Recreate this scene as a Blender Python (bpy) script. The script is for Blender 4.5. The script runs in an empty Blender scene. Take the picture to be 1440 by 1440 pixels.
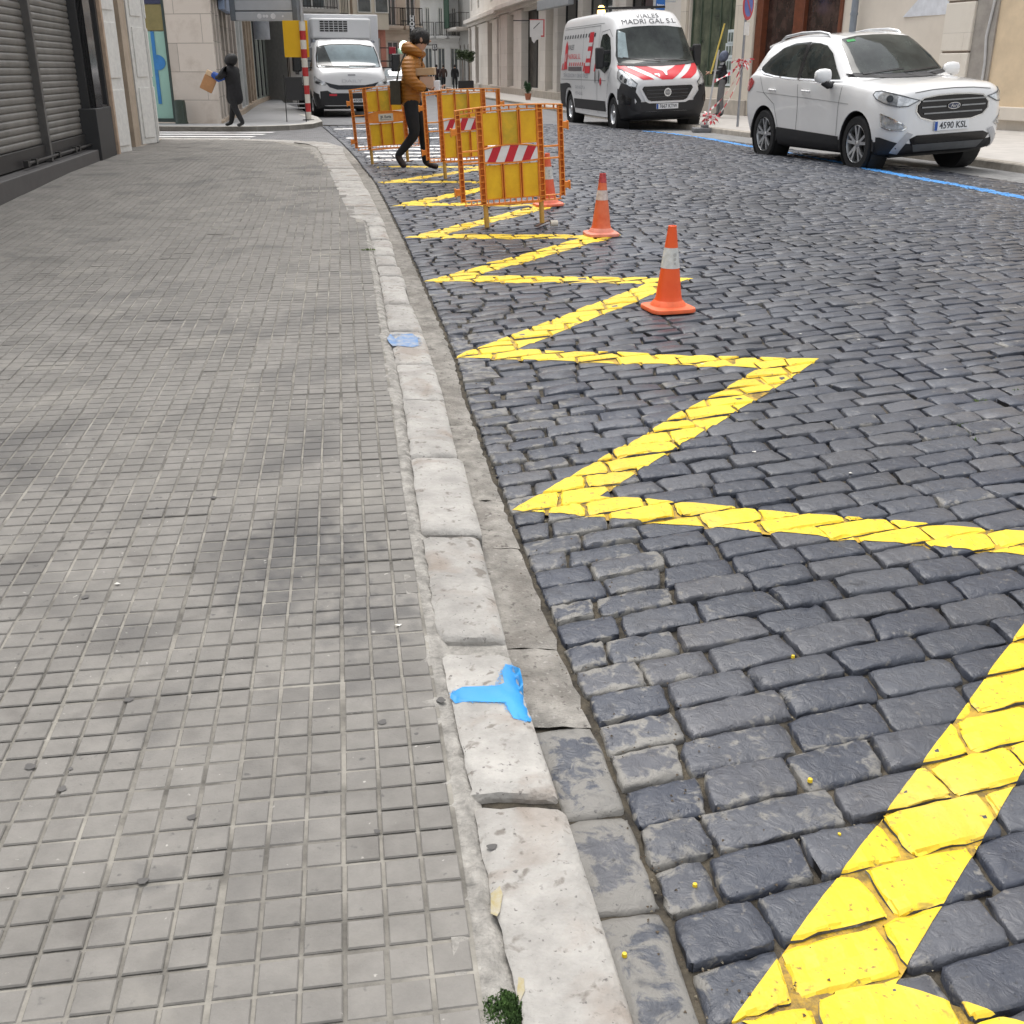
import bpy, bmesh, math, random
import numpy as np
from mathutils import Vector, Matrix
from mathutils.bvhtree import BVHTree
from mathutils.geometry import delaunay_2d_cdt

random.seed(11)
RNG = np.random.default_rng(11)
SC = bpy.context.scene
COL = SC.collection

# ---------------------------------------------------------------- camera, sky, sun, exposure
F = 1498.0
PITCH = math.radians(22.6)
H = 1.27
cam_data = bpy.data.cameras.new('camera')
cam_data.sensor_width = 36.0
cam_data.lens = 36.0 * F / 1440.0
cam_data.clip_start = 0.05
cam_data.clip_end = 2000
cam = bpy.data.objects.new('camera', cam_data)
COL.objects.link(cam)
cam.location = (0, 0, H)
cam.rotation_euler = (math.radians(90) - PITCH, 0, 0)
SC.camera = cam

SUN_EL, SUN_AZ = math.radians(70), math.radians(335)
world = bpy.data.worlds.new('World')
SC.world = world
world.use_nodes = True
wn = world.node_tree
for n in list(wn.nodes): wn.nodes.remove(n)
wo = wn.nodes.new('ShaderNodeOutputWorld')
wb = wn.nodes.new('ShaderNodeBackground')
sky = wn.nodes.new('ShaderNodeTexSky')
sky.sky_type = 'NISHITA'
sky.sun_disc = False
sky.sun_elevation = SUN_EL
sky.sun_rotation = SUN_AZ
sky.air_density = 1.0
sky.dust_density = 3.0
hs = wn.nodes.new('ShaderNodeHueSaturation')
hs.inputs['Saturation'].default_value = 0.16
wn.links.new(sky.outputs[0], hs.inputs['Color'])
wn.links.new(hs.outputs[0], wb.inputs['Color'])
wb.inputs['Strength'].default_value = 0.15
wn.links.new(wb.outputs[0], wo.inputs['Surface'])

sd = bpy.data.lights.new('sun', 'SUN')
sd.energy = 0.85
sd.angle = math.radians(40)
sd.color = (1.0, 0.95, 0.89)
sun = bpy.data.objects.new('sun', sd)
COL.objects.link(sun)
# light from above and slightly ahead of the camera
_d = Vector((math.sin(SUN_AZ) * math.cos(SUN_EL), math.cos(SUN_AZ) * math.cos(SUN_EL), math.sin(SUN_EL)))
sun.rotation_euler = _d.to_track_quat('Z', 'Y').to_euler()
sun.location = (0, 0, 30)

SC.view_settings.view_transform = 'Standard'
SC.view_settings.look = 'None'
SC.view_settings.exposure = 1.0
SC.view_settings.gamma = 1.0
SC.render.engine = 'CYCLES'
SC.cycles.max_bounces = 6
SC.cycles.use_denoising = True

# ---------------------------------------------------------------- ground shape
KY = [-3, 1.14, 1.63, 2.19, 3.12, 4.16, 5.07, 5.84, 7.92, 8.95, 12.36, 15.56, 20, 27, 34, 45, 66, 90]
KX = [.6, .18, .10, 0, -.13, -.27, -.41, -.55, -.88, -1.05, -1.7, -2.32, -3.2, -4.7, -6.3, -9.0, -12.6, -16]
GY = [-5, 2, 6, 12.5, 16, 24, 29, 34, 60, 100, 200]
GZ = [-.09, -.09, -.02, .10, .10, .03, -.02, -.08, -.11, -.10, -.09]
def KR(y): return np.interp(y, KY, KX)
def Gv(x, y):
    u = x - KR(y)
    t = np.clip((u - 5.2) / 3.0, 0, 1)
    return np.interp(y, GY, GZ) - 0.08 * t * t * (3 - 2 * t)
def G(x, y): return float(Gv(x, y))
GRY = [-3, 1.21, 1.70, 2.02, 2.47, 3.10, 3.67, 4.45, 5.14, 6.06, 6.96, 8.63, 10.51, 12.36, 14.35, 15.56, 20, 27, 34]
GRX = [.42, .30, .235, .19, .11, .01, -.08, -.20, -.28, -.43, -.58, -.86, -1.19, -1.52, -1.92, -2.15, -3.04, -4.54, -6.14]
def GR(y): return np.interp(y, GRY, GRX)

_c, _s = math.cos(PITCH), math.sin(PITCH)
def ray(px, py):
    a = (px - 720) / F; b = -(py - 720) / F
    return Vector((a, _c + b * _s, -_s + b * _c))
def P(px, py, off=0.0):
    """the point of the ground seen at a pixel of the photograph"""
    d = ray(px, py); t = H / max(1e-3, -d.z)
    for _ in range(300):
        z = G(d.x * t, d.y * t) + off
        t = t + 0.3 * ((z - H) / d.z - t)
    return Vector((d.x * t, d.y * t, H + d.z * t))

class Frame:
    """a vertical wall line p0 -> p1; local x along it, local -y out of the wall"""
    def __init__(self, p0, p1, z0=0.0):
        self.o = Vector((p0[0], p0[1], z0)); e = Vector((p1[0], p1[1], z0)) - self.o
        self.L = e.length; self.d = e.normalized(); self.ang = math.atan2(e.y, e.x)
        self.n = Vector((self.d.y, -self.d.x, 0))
    def sz(self, px, py, n=0.0):
        r = ray(px, py); o = self.o + self.n * n
        t = (o - Vector((0, 0, H))).dot(self.n) / r.dot(self.n)
        q = Vector((0, 0, H)) + r * t
        return (q - self.o).dot(self.d), q.z - self.o.z
    def pt(self, s, n=0.0, z=0.0): return self.o + self.d * s + self.n * n + Vector((0, 0, z))

# ---------------------------------------------------------------- helpers
def tag(o, label=None, cat=None, group=None, kind=None):
    if label: o['label'] = label
    if cat: o['category'] = cat
    if group: o['group'] = group
    if kind: o['kind'] = kind
    return o
def empty(name, loc=(0, 0, 0), rz=0.0, label=None, cat=None, group=None):
    o = bpy.data.objects.new(name, None); COL.objects.link(o)
    o.location = loc; o.rotation_euler = (0, 0, rz); o.empty_display_size = 0.2
    return tag(o, label, cat, group)
def link_mesh(name, me, mats, parent=None, smooth=None, bevel=0):
    o = bpy.data.objects.new(name, me); COL.objects.link(o)
    if not isinstance(mats, (list, tuple)): mats = [mats]
    for m in mats: me.materials.append(m)
    if parent is not None: o.parent = parent
    if smooth is not None:
        me.polygons.foreach_set('use_smooth', [True] * len(me.polygons))
        if smooth < 180: me.set_sharp_from_angle(angle=math.radians(smooth))
    if bevel:
        b = o.modifiers.new('bevel', 'BEVEL'); b.width = bevel; b.segments = 2; b.limit_method = 'ANGLE'
        b.harden_normals = False
        me.polygons.foreach_set('use_smooth', [True] * len(me.polygons))
        me.set_sharp_from_angle(angle=math.radians(50))
    return o
def copy_tree(o, parent=None):
    c = o.copy(); COL.objects.link(c); c.parent = parent
    for ch in list(o.children): copy_tree(ch, c)
    return c

class MB:
    def __init__(s): s.v = []; s.f = []; s.m = []
    def add(s, vs, fs, mi=0):
        b = len(s.v); s.v += [tuple(v) for v in vs]
        s.f += [tuple(b + i for i in f) for f in fs]; s.m += [mi] * len(fs); return s
    def box(s, x0, x1, y0, y1, z0, z1, mi=0, M=None):
        vs = [Vector((x, y, z)) for z in (z0, z1) for y in (y0, y1) for x in (x0, x1)]
        if M is not None: vs = [M @ v for v in vs]
        return s.add(vs, [(0, 2, 3, 1), (4, 5, 7, 6), (0, 1, 5, 4), (2, 6, 7, 3), (0, 4, 6, 2), (1, 3, 7, 5)], mi)
    def tube(s, pts, r, n=10, mi=0, cap=True):
        pts = [Vector(p) for p in pts]; k = len(pts)
        rs = r if isinstance(r, (list, tuple)) else [r] * k
        rings = []; ref = None
        for i, p in enumerate(pts):
            t = (pts[min(i + 1, k - 1)] - pts[max(i - 1, 0)]).normalized()
            if ref is None:
                ref = t.orthogonal().normalized()
            ref = (ref - t * ref.dot(t)).normalized(); b = t.cross(ref)
            rings.append([p + (ref * math.cos(2 * math.pi * j / n) + b * math.sin(2 * math.pi * j / n)) * rs[i] for j in range(n)])
        vs = [v for rg in rings for v in rg]
        fs = [(i * n + j, i * n + (j + 1) % n, (i + 1) * n + (j + 1) % n, (i + 1) * n + j) for i in range(k - 1) for j in range(n)]
        if cap: fs += [tuple(reversed(range(n))), tuple(range((k - 1) * n, k * n))]
        return s.add(vs, fs, mi)
    def lathe(s, prof, n=24, c=(0, 0, 0), mi=0, axis='Z', sq=0):
        vs = []
        for r, z in prof:
            for j in range(n):
                a = 2 * math.pi * j / n; x, y = r * math.cos(a), r * math.sin(a)
                if axis == 'Z': v = (x, y, z)
                elif axis == 'Y': v = (x, z, y)
                else: v = (z, x, y)
                vs.append((v[0] + c[0], v[1] + c[1], v[2] + c[2]))
        k = len(prof)
        fs = [(i * n + j, i * n + (j + 1) % n, (i + 1) * n + (j + 1) % n, (i + 1) * n + j) for i in range(k - 1) for j in range(n)]
        if axis == 'Y': fs = [tuple(reversed(f)) for f in fs]
        return s.add(vs, fs, mi)
    def prism(s, outline, d0, d1, axis='Y', mi=0):
        """outline in the plane across the axis; Y: (x,z)  X: (y,z)  Z: (x,y)"""
        n = len(outline)
        def mk(p, d):
            return {'Y': (p[0], d, p[1]), 'X': (d, p[0], p[1]), 'Z': (p[0], p[1], d)}[axis]
        vs = [mk(p, d0) for p in outline] + [mk(p, d1) for p in outline]
        fs = [tuple(range(n)), tuple(reversed(range(n, 2 * n)))] + [(j, n + j, n + (j + 1) % n, (j + 1) % n) for j in range(n)]
        return s.add(vs, fs, mi)
    def build(s, name, mats, parent=None, smooth=None, bevel=0, M=None):
        vs = s.v if M is None else [tuple(M @ Vector(v)) for v in s.v]
        me = bpy.data.meshes.new(name); me.from_pydata(vs, [], s.f)
        me.polygons.foreach_set('material_index', s.m)
        me.validate(); me.update()
        bm = bmesh.new(); bm.from_mesh(me); bmesh.ops.recalc_face_normals(bm, faces=bm.faces); bm.to_mesh(me); bm.free()
        return link_mesh(name, me, mats, parent, smooth, bevel)

def np_mesh(name, verts, quads, mats, parent=None, attr=None, smooth=None, mi=None):
    """verts (n,3), quads (m,4) -> object; attr: dict name -> per-vertex float array"""
    me = bpy.data.meshes.new(name)
    nv, nf = len(verts), len(quads)
    me.vertices.add(nv); me.vertices.foreach_set('co', np.asarray(verts, np.float32).ravel())
    k = quads.shape[1]
    me.loops.add(nf * k); me.loops.foreach_set('vertex_index', quads.astype(np.int32).ravel())
    me.polygons.add(nf)
    me.polygons.foreach_set('loop_start', np.arange(0, nf * k, k, dtype=np.int32))
    me.polygons.foreach_set('loop_total', np.full(nf, k, np.int32))
    if mi is not None: me.polygons.foreach_set('material_index', mi.astype(np.int32))
    me.update(calc_edges=True); me.validate()
    if attr:
        for nme, a in attr.items():
            at = me.attributes.new(nme, 'FLOAT', 'POINT'); at.data.foreach_set('value', np.asarray(a, np.float32))
    if smooth is None: me.polygons.foreach_set('use_smooth', [False] * nf)
    return link_mesh(name, me, mats, parent, smooth)

# ---------------------------------------------------------------- materials
_mats = {}
def mat(name, col, rough=0.6, var=0.12, scale=6.0, bump=0.0, bscale=60.0, metal=0.0, coat=0.0, spec=0.5, tint=None,
        attr=None, avar=0.0, trans=0.0, emit=0.0, alpha=1.0, detail=5.0, rvar=0.0, noise2=0.0):
    if name in _mats: return _mats[name]
    m = bpy.data.materials.new(name); m.use_nodes = True; nt = m.node_tree; N = nt.nodes; Lk = nt.links
    b = N['Principled BSDF']
    b.inputs['Roughness'].default_value = rough; b.inputs['Metallic'].default_value = metal
    b.inputs['Coat Weight'].default_value = coat; b.inputs['Coat Roughness'].default_value = 0.05
    b.inputs['Specular IOR Level'].default_value = spec
    b.inputs['Transmission Weight'].default_value = trans
    b.inputs['Alpha'].default_value = alpha
    c = (*col, 1.0)
    tc = N.new('ShaderNodeTexCoord')
    no = N.new('ShaderNodeTexNoise'); no.inputs['Scale'].default_value = scale; no.inputs['Detail'].default_value = detail
    no.inputs['Roughness'].default_value = 0.65
    Lk.new(tc.outputs['Object'], no.inputs['Vector'])
    mx = N.new('ShaderNodeMix'); mx.data_type = 'RGBA'
    t = tint if tint else tuple(min(1, x * (1 + var)) for x in col)
    mx.inputs['A'].default_value = tuple(x * (1 - var) for x in col) + (1,)
    mx.inputs['B'].default_value = (*t, 1)
    rr = N.new('ShaderNodeMapRange'); rr.inputs['From Min'].default_value = 0.32; rr.inputs['From Max'].default_value = 0.68
    Lk.new(no.outputs['Fac'], rr.inputs['Value']); Lk.new(rr.outputs[0], mx.inputs['Factor'])
    out = mx.outputs['Result']
    if attr:
        an = N.new('ShaderNodeAttribute'); an.attribute_name = attr
        mr = N.new('ShaderNodeMapRange'); mr.inputs['To Min'].default_value = 1 - avar; mr.inputs['To Max'].default_value = 1 + avar
        Lk.new(an.outputs['Fac'], mr.inputs['Value'])
        vm = N.new('ShaderNodeVectorMath'); vm.operation = 'SCALE'
        Lk.new(out, vm.inputs[0]); Lk.new(mr.outputs[0], vm.inputs['Scale']); out = vm.outputs[0]
    Lk.new(out, b.inputs['Base Color'])
    if emit:
        b.inputs['Emission Color'].default_value = c; b.inputs['Emission Strength'].default_value = emit
    if rvar:
        r2 = N.new('ShaderNodeMapRange'); r2.inputs['From Min'].default_value = 0.3; r2.inputs['From Max'].default_value = 0.7
        r2.inputs['To Min'].default_value = rough - rvar; r2.inputs['To Max'].default_value = rough + rvar
        Lk.new(no.outputs['Fac'], r2.inputs['Value']); Lk.new(r2.outputs[0], b.inputs['Roughness'])
    if bump:
        n2 = N.new('ShaderNodeTexNoise'); n2.inputs['Scale'].default_value = bscale; n2.inputs['Detail'].default_value = 4
        Lk.new(tc.outputs['Object'], n2.inputs['Vector'])
        bp = N.new('ShaderNodeBump'); bp.inputs['Strength'].default_value = 1.0; bp.inputs['Distance'].default_value = bump
        Lk.new(n2.outputs['Fac'], bp.inputs['Height']); Lk.new(bp.outputs[0], b.inputs['Normal'])
    _mats[name] = m
    return m

def stone_mat(name, col, bw=0.9, bh=0.42, joint=0.008, jcol=None, var=0.12, bump=0.003, rough=0.85, mortar_dark=0.55, plane='XZ', stain=0.35):
    """ashlar: brick texture in the wall's own coordinates plus stains"""
    if name in _mats: return _mats[name]
    m = bpy.data.materials.new(name); m.use_nodes = True; nt = m.node_tree; N = nt.nodes; Lk = nt.links
    b = N['Principled BSDF']; b.inputs['Roughness'].default_value = rough
    tc = N.new('ShaderNodeTexCoord'); mp = N.new('ShaderNodeSeparateXYZ'); cb = N.new('ShaderNodeCombineXYZ')
    Lk.new(tc.outputs['Object'], mp.inputs[0])
    Lk.new(mp.outputs[plane[0]], cb.inputs['X']); Lk.new(mp.outputs[plane[1]], cb.inputs['Y'])
    br = N.new('ShaderNodeTexBrick'); br.inputs['Scale'].default_value = 1.0
    br.inputs['Brick Width'].default_value = bw; br.inputs['Row Height'].default_value = bh
    br.inputs['Mortar Size'].default_value = joint; br.inputs['Mortar Smooth'].default_value = 0.3; br.inputs['Bias'].default_value = 0
    br.inputs['Color1'].default_value = tuple(x * (1 - var) for x in col) + (1,)
    br.inputs['Color2'].default_value = tuple(min(1, x * (1 + var)) for x in col) + (1,)
    jc = jcol or tuple(x * mortar_dark for x in col)
    br.inputs['Mortar'].default_value = (*jc, 1)
    Lk.new(cb.outputs[0], br.inputs['Vector'])
    n1 = N.new('ShaderNodeTexNoise'); n1.inputs['Scale'].default_value = 1.3; n1.inputs['Detail'].default_value = 8; n1.inputs['Roughness'].default_value = 0.7
    Lk.new(tc.outputs['Object'], n1.inputs['Vector'])
    mr = N.new('ShaderNodeMapRange'); mr.inputs['From Min'].default_value = 0.5; mr.inputs['From Max'].default_value = 0.75
    mr.inputs['To Max'].default_value = stain
    Lk.new(n1.outputs['Fac'], mr.inputs['Value'])
    mx = N.new('ShaderNodeMix'); mx.data_type = 'RGBA'
    mx.inputs['B'].default_value = (col[0] * .55, col[1] * .48, col[2] * .42, 1)
    Lk.new(br.outputs['Color'], mx.inputs['A']); Lk.new(mr.outputs[0], mx.inputs['Factor'])
    Lk.new(mx.outputs['Result'], b.inputs['Base Color'])
    n2 = N.new('ShaderNodeTexNoise'); n2.inputs['Scale'].default_value = 25; n2.inputs['Detail'].default_value = 5
    Lk.new(tc.outputs['Object'], n2.inputs['Vector'])
    ma = N.new('ShaderNodeMath'); ma.operation = 'MULTIPLY_ADD'; ma.inputs[1].default_value = -1.5
    Lk.new(br.outputs['Fac'], ma.inputs[0]); Lk.new(n2.outputs['Fac'], ma.inputs[2])
    bp = N.new('ShaderNodeBump'); bp.inputs['Distance'].default_value = bump; bp.inputs['Strength'].default_value = 1
    Lk.new(ma.outputs[0], bp.inputs['Height']); Lk.new(bp.outputs[0], b.inputs['Normal'])
    _mats[name] = m
    return m

def text_obj(body, size, m, parent, M, name='lettering', extrude=0.002, width=None, align='CENTER', shear=0.0, bold=0.0, spacing=1.0):
    """lettering as a mesh; M places the text plane (x right, y up, z out of the surface)"""
    cu = bpy.data.curves.new(name, 'FONT'); cu.body = body; cu.size = size; cu.extrude = extrude; cu.align_x = align; cu.align_y = 'CENTER'
    cu.shear = shear; cu.offset = bold; cu.space_character = spacing; cu.resolution_u = 3
    o = bpy.data.objects.new(name, cu); COL.objects.link(o)
    dg = bpy.context.evaluated_depsgraph_get(); dg.update()
    me = bpy.data.meshes.new_from_object(o.evaluated_get(dg))
    bpy.data.objects.remove(o); bpy.data.curves.remove(cu)
    if width and len(me.vertices):
        xs = [v.co.x for v in me.vertices]; k = width / max(1e-4, max(xs) - min(xs))
        for v in me.vertices: v.co.x *= k
    me.transform(M)
    me.materials.clear()
    return link_mesh(name, me, m, parent)
def wallM(x, y, z):      # text lying on a wall whose outside is local -y
    return Matrix(((1, 0, 0, x), (0, 0, -1, y), (0, 1, 0, z), (0, 0, 0, 1)))
# ================================================================ GROUND
M_bed = mat('joint_dirt', (.022, .019, .016), .95, var=.5, scale=16, tint=(.105, .088, .062), bump=.006, bscale=90)
M_concrete = mat('gutter_concrete', (.25, .235, .21), .95, var=.35, scale=14, bump=.006, bscale=140, attr='rnd', avar=.12)
M_mortar = mat('kerb_mortar', (.32, .305, .275), .95, var=.45, scale=22, tint=(.40, .38, .345), bump=.012, bscale=60)
M_kerb = mat('kerb_stone', (.345, .330, .305), .85, var=.20, scale=9, bump=.005, bscale=70, attr='rnd', avar=.10)
M_asph = mat('parking_lane_surface', (.19, .19, .19), .85, var=.2, scale=5, bump=.004, bscale=70)

def weather(m, items):
    nt = m.node_tree; N = nt.nodes; Lk = nt.links; b = N['Principled BSDF']; out = b.inputs['Base Color'].links[0].from_socket; tc = N.new('ShaderNodeTexCoord')
    for sc_, lo, hi, col, amt, dist in items:
        n = N.new('ShaderNodeTexNoise'); n.inputs['Scale'].default_value = sc_; n.inputs['Detail'].default_value = 7; n.inputs['Distortion'].default_value = dist
        Lk.new(tc.outputs['Object'], n.inputs['Vector'])
        r = N.new('ShaderNodeMapRange'); r.inputs['From Min'].default_value = lo; r.inputs['From Max'].default_value = hi; r.inputs['To Max'].default_value = amt
        Lk.new(n.outputs['Fac'], r.inputs['Value'])
        x = N.new('ShaderNodeMix'); x.data_type = 'RGBA'; x.inputs['B'].default_value = (*col, 1); Lk.new(out, x.inputs['A']); Lk.new(r.outputs[0], x.inputs['Factor']); out = x.outputs['Result']
    Lk.new(out, b.inputs['Base Color'])
weather(M_kerb, ((5, .55, .68, (.25, .20, .16), .6, .8), (30, .60, .69, (.14, .12, .10), .75, .3), (2.2, .56, .66, (.22, .20, .18), .45, 1.5), (90, .64, .72, (.06, .05, .05), .75, 0)))
weather(M_concrete, ((3, .52, .66, (.13, .115, .10), .6, 1), (45, .60, .68, (.07, .06, .055), .7, 0), (60, .62, .70, (.40, .38, .35), .6, 0)))
weather(M_asph, ((8, .5, .6, (.28, .28, .27), .5, .5), (60, .6, .7, (.06, .06, .06), .6, 0)))
def sett_material():
    m = bpy.data.materials.new('basalt_sett'); m.use_nodes = True; nt = m.node_tree; N = nt.nodes; Lk = nt.links
    b = N['Principled BSDF']; b.inputs['Specular IOR Level'].default_value = .5
    tc = N.new('ShaderNodeTexCoord'); at = N.new('ShaderNodeAttribute'); at.attribute_name = 'rnd'
    aw = N.new('ShaderNodeAttribute'); aw.attribute_name = 'worn'
    cr = N.new('ShaderNodeValToRGB'); e = cr.color_ramp.elements
    e[0].position = 0; e[0].color = (.040, .046, .064, 1); e[1].position = 1; e[1].color = (.077, .083, .099, 1)
    e2 = cr.color_ramp.elements.new(.55); e2.color = (.057, .063, .079, 1)
    e3 = cr.color_ramp.elements.new(.93); e3.color = (.082, .084, .095, 1)
    Lk.new(at.outputs['Fac'], cr.inputs['Fac'])
    # lighter mineral crust in patches, more of it on worn stones
    n1 = N.new('ShaderNodeTexNoise'); n1.inputs['Scale'].default_value = 17; n1.inputs['Detail'].default_value = 9; n1.inputs['Roughness'].default_value = .68
    n1.inputs['Distortion'].default_value = .6
    Lk.new(tc.outputs['Object'], n1.inputs['Vector'])
    ad = N.new('ShaderNodeMath'); ad.operation = 'MULTIPLY_ADD'; ad.inputs[1].default_value = .25
    Lk.new(aw.outputs['Fac'], ad.inputs[0]); Lk.new(n1.outputs['Fac'], ad.inputs[2])
    mr = N.new('ShaderNodeMapRange'); mr.inputs['From Min'].default_value = .655; mr.inputs['From Max'].default_value = .74; mr.inputs['To Max'].default_value = .78
    Lk.new(ad.outputs[0], mr.inputs['Value'])
    mx = N.new('ShaderNodeMix'); mx.data_type = 'RGBA'; mx.inputs['B'].default_value = (.245, .232, .205, 1)
    Lk.new(cr.outputs['Color'], mx.inputs['A']); Lk.new(mr.outputs[0], mx.inputs['Factor'])
    # large damp / dusty areas
    n3 = N.new('ShaderNodeTexNoise'); n3.inputs['Scale'].default_value = .7; n3.inputs['Detail'].default_value = 3
    Lk.new(tc.outputs['Object'], n3.inputs['Vector'])
    m3 = N.new('ShaderNodeMapRange'); m3.inputs['From Min'].default_value = .35; m3.inputs['From Max'].default_value = .65; m3.inputs['To Min'].default_value = .72; m3.inputs['To Max'].default_value = 1.14
    Lk.new(n3.outputs['Fac'], m3.inputs['Value'])
    o_ = mx.outputs['Result']
    for sc_, lo, hi, col, amt, dist in ((2.3, .56, .70, (.10, .095, .092), .35, .8), (48, .63, .72, (.20, .185, .165), .6, .3), (75, .66, .72, (.02, .02, .022), .7, 0), (11, .60, .72, (.03, .032, .04), .6, .9)):
        n = N.new('ShaderNodeTexNoise'); n.inputs['Scale'].default_value = sc_; n.inputs['Detail'].default_value = 6; n.inputs['Distortion'].default_value = dist
        Lk.new(tc.outputs['Object'], n.inputs['Vector'])
        r_ = N.new('ShaderNodeMapRange'); r_.inputs['From Min'].default_value = lo; r_.inputs['From Max'].default_value = hi; r_.inputs['To Max'].default_value = amt
        Lk.new(n.outputs['Fac'], r_.inputs['Value'])
        x_ = N.new('ShaderNodeMix'); x_.data_type = 'RGBA'; x_.inputs['B'].default_value = (*col, 1); Lk.new(o_, x_.inputs['A']); Lk.new(r_.outputs[0], x_.inputs['Factor']); o_ = x_.outputs['Result']
    vm = N.new('ShaderNodeVectorMath'); vm.operation = 'SCALE'
    Lk.new(o_, vm.inputs[0]); Lk.new(m3.outputs[0], vm.inputs['Scale'])
    Lk.new(vm.outputs[0], b.inputs['Base Color'])
    rr = N.new('ShaderNodeMapRange'); rr.inputs['To Min'].default_value = .36; rr.inputs['To Max'].default_value = .60
    Lk.new(mr.outputs[0], rr.inputs['Value']); Lk.new(rr.outputs[0], b.inputs['Roughness'])
    # chipped, slightly rippled faces
    n2 = N.new('ShaderNodeTexNoise'); n2.inputs['Scale'].default_value = 26; n2.inputs['Detail'].default_value = 6; n2.inputs['Roughness'].default_value = .6; n2.inputs['Distortion'].default_value = .8
    Lk.new(tc.outputs['Object'], n2.inputs['Vector'])
    vo = N.new('ShaderNodeTexVoronoi'); vo.inputs['Scale'].default_value = 55
    Lk.new(tc.outputs['Object'], vo.inputs['Vector'])
    m4 = N.new('ShaderNodeMapRange'); m4.inputs['From Max'].default_value = .12; m4.inputs['To Min'].default_value = -.25; m4.inputs['To Max'].default_value = 0
    Lk.new(vo.outputs['Distance'], m4.inputs['Value'])
    su = N.new('ShaderNodeMath'); su.operation = 'ADD'; Lk.new(n2.outputs['Fac'], su.inputs[0]); Lk.new(m4.outputs[0], su.inputs[1])
    bp = N.new('ShaderNodeBump'); bp.inputs['Distance'].default_value = .0062; bp.inputs['Strength'].default_value = 1
    Lk.new(su.outputs[0], bp.inputs['Height']); Lk.new(bp.outputs[0], b.inputs['Normal'])
    return m
M_sett = sett_material()

def paint_material(name, col, dirt, thr=.60, bump=.002):
    m = bpy.data.materials.new(name); m.use_nodes = True; nt = m.node_tree; N = nt.nodes; Lk = nt.links
    b = N['Principled BSDF']; b.inputs['Roughness'].default_value = .5
    tc = N.new('ShaderNodeTexCoord')
    n1 = N.new('ShaderNodeTexNoise'); n1.inputs['Scale'].default_value = 15; n1.inputs['Detail'].default_value = 9; n1.inputs['Roughness'].default_value = .75
    Lk.new(tc.outputs['Object'], n1.inputs['Vector'])
    mr = N.new('ShaderNodeMapRange'); mr.inputs['From Min'].default_value = thr; mr.inputs['From Max'].default_value = thr + .11; mr.inputs['To Max'].default_value = .75
    Lk.new(n1.outputs['Fac'], mr.inputs['Value'])
    n0 = N.new('ShaderNodeTexNoise'); n0.inputs['Scale'].default_value = 4; n0.inputs['Detail'].default_value = 4
    Lk.new(tc.outputs['Object'], n0.inputs['Vector'])
    m0 = N.new('ShaderNodeMix'); m0.data_type = 'RGBA'; m0.inputs['A'].default_value = (col[0] * .86, col[1] * .82, col[2] * .8, 1); m0.inputs['B'].default_value = (*col, 1)
    r0 = N.new('ShaderNodeMapRange'); r0.inputs['From Min'].default_value = .35; r0.inputs['From Max'].default_value = .6
    Lk.new(n0.outputs['Fac'], r0.inputs['Value']); Lk.new(r0.outputs[0], m0.inputs['Factor'])
    mx = N.new('ShaderNodeMix'); mx.data_type = 'RGBA'; mx.inputs['B'].default_value = (*dirt, 1)
    Lk.new(m0.outputs['Result'], mx.inputs['A']); Lk.new(mr.outputs[0], mx.inputs['Factor'])
    Lk.new(mx.outputs['Result'], b.inputs['Base Color'])
    n2 = N.new('ShaderNodeTexNoise'); n2.inputs['Scale'].default_value = 28; n2.inputs['Detail'].default_value = 6
    Lk.new(tc.outputs['Object'], n2.inputs['Vector'])
    bp = N.new('ShaderNodeBump'); bp.inputs['Distance'].default_value = bump * 2
    Lk.new(n2.outputs['Fac'], bp.inputs['Height']); Lk.new(bp.outputs[0], b.inputs['Normal'])
    return m
M_yellow = paint_material('yellow_road_paint', (.84, .59, .022), (.33, .23, .04), thr=.60)
M_yellow_joint = paint_material('yellow_paint_in_joints', (.50, .31, .015), (.05, .035, .012), thr=.46)
M_white_line = paint_material('white_road_paint', (.80, .80, .79), (.30, .30, .30), thr=.56)
weather(M_yellow, ((70, .62, .70, (.16, .11, .03), .8, 0), (1.7, .55, .72, (.60, .44, .10), .6, .6), (24, .66, .72, (.12, .09, .04), .55, .5)))
M_blue_line = paint_material('blue_road_paint', (.06, .30, .72), (.14, .20, .28), thr=.53)

def sheet(name, xf0, xf1, ys, off, m, nx=8, kind='structure', zf=None, parent=None):
    """ground sheet between two side curves xf0(y), xf1(y), following the ground"""
    ys = np.asarray(ys, float); A = np.linspace(0, 1, nx + 1)
    x0 = np.array([float(xf0(y)) for y in ys]); x1 = np.array([float(xf1(y)) for y in ys])
    X = x0[:, None] * (1 - A) + x1[:, None] * A; Y = np.repeat(ys[:, None], nx + 1, 1)
    Z = (Gv(X, Y) if zf is None else zf(X, Y)) + off
    V = np.stack([X, Y, Z], -1).reshape(-1, 3); n = nx + 1
    i, j = np.meshgrid(np.arange(len(ys) - 1), np.arange(nx), indexing='ij'); a = (i * n + j).ravel()
    o = np_mesh(name, V, np.stack([a, a + 1, a + n + 1, a + n], -1), m, parent)
    if kind: o['kind'] = kind
    return o

# one big sheet under everything, out to the horizon
_g = MB(); _g.add([(-600, -300, -.42), (600, -300, -.42), (600, 900, -.42), (-600, 900, -.42)], [(0, 1, 2, 3)])
tag(_g.build('ground', mat('earth', (.2, .19, .17), .95)), kind='structure')

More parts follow.
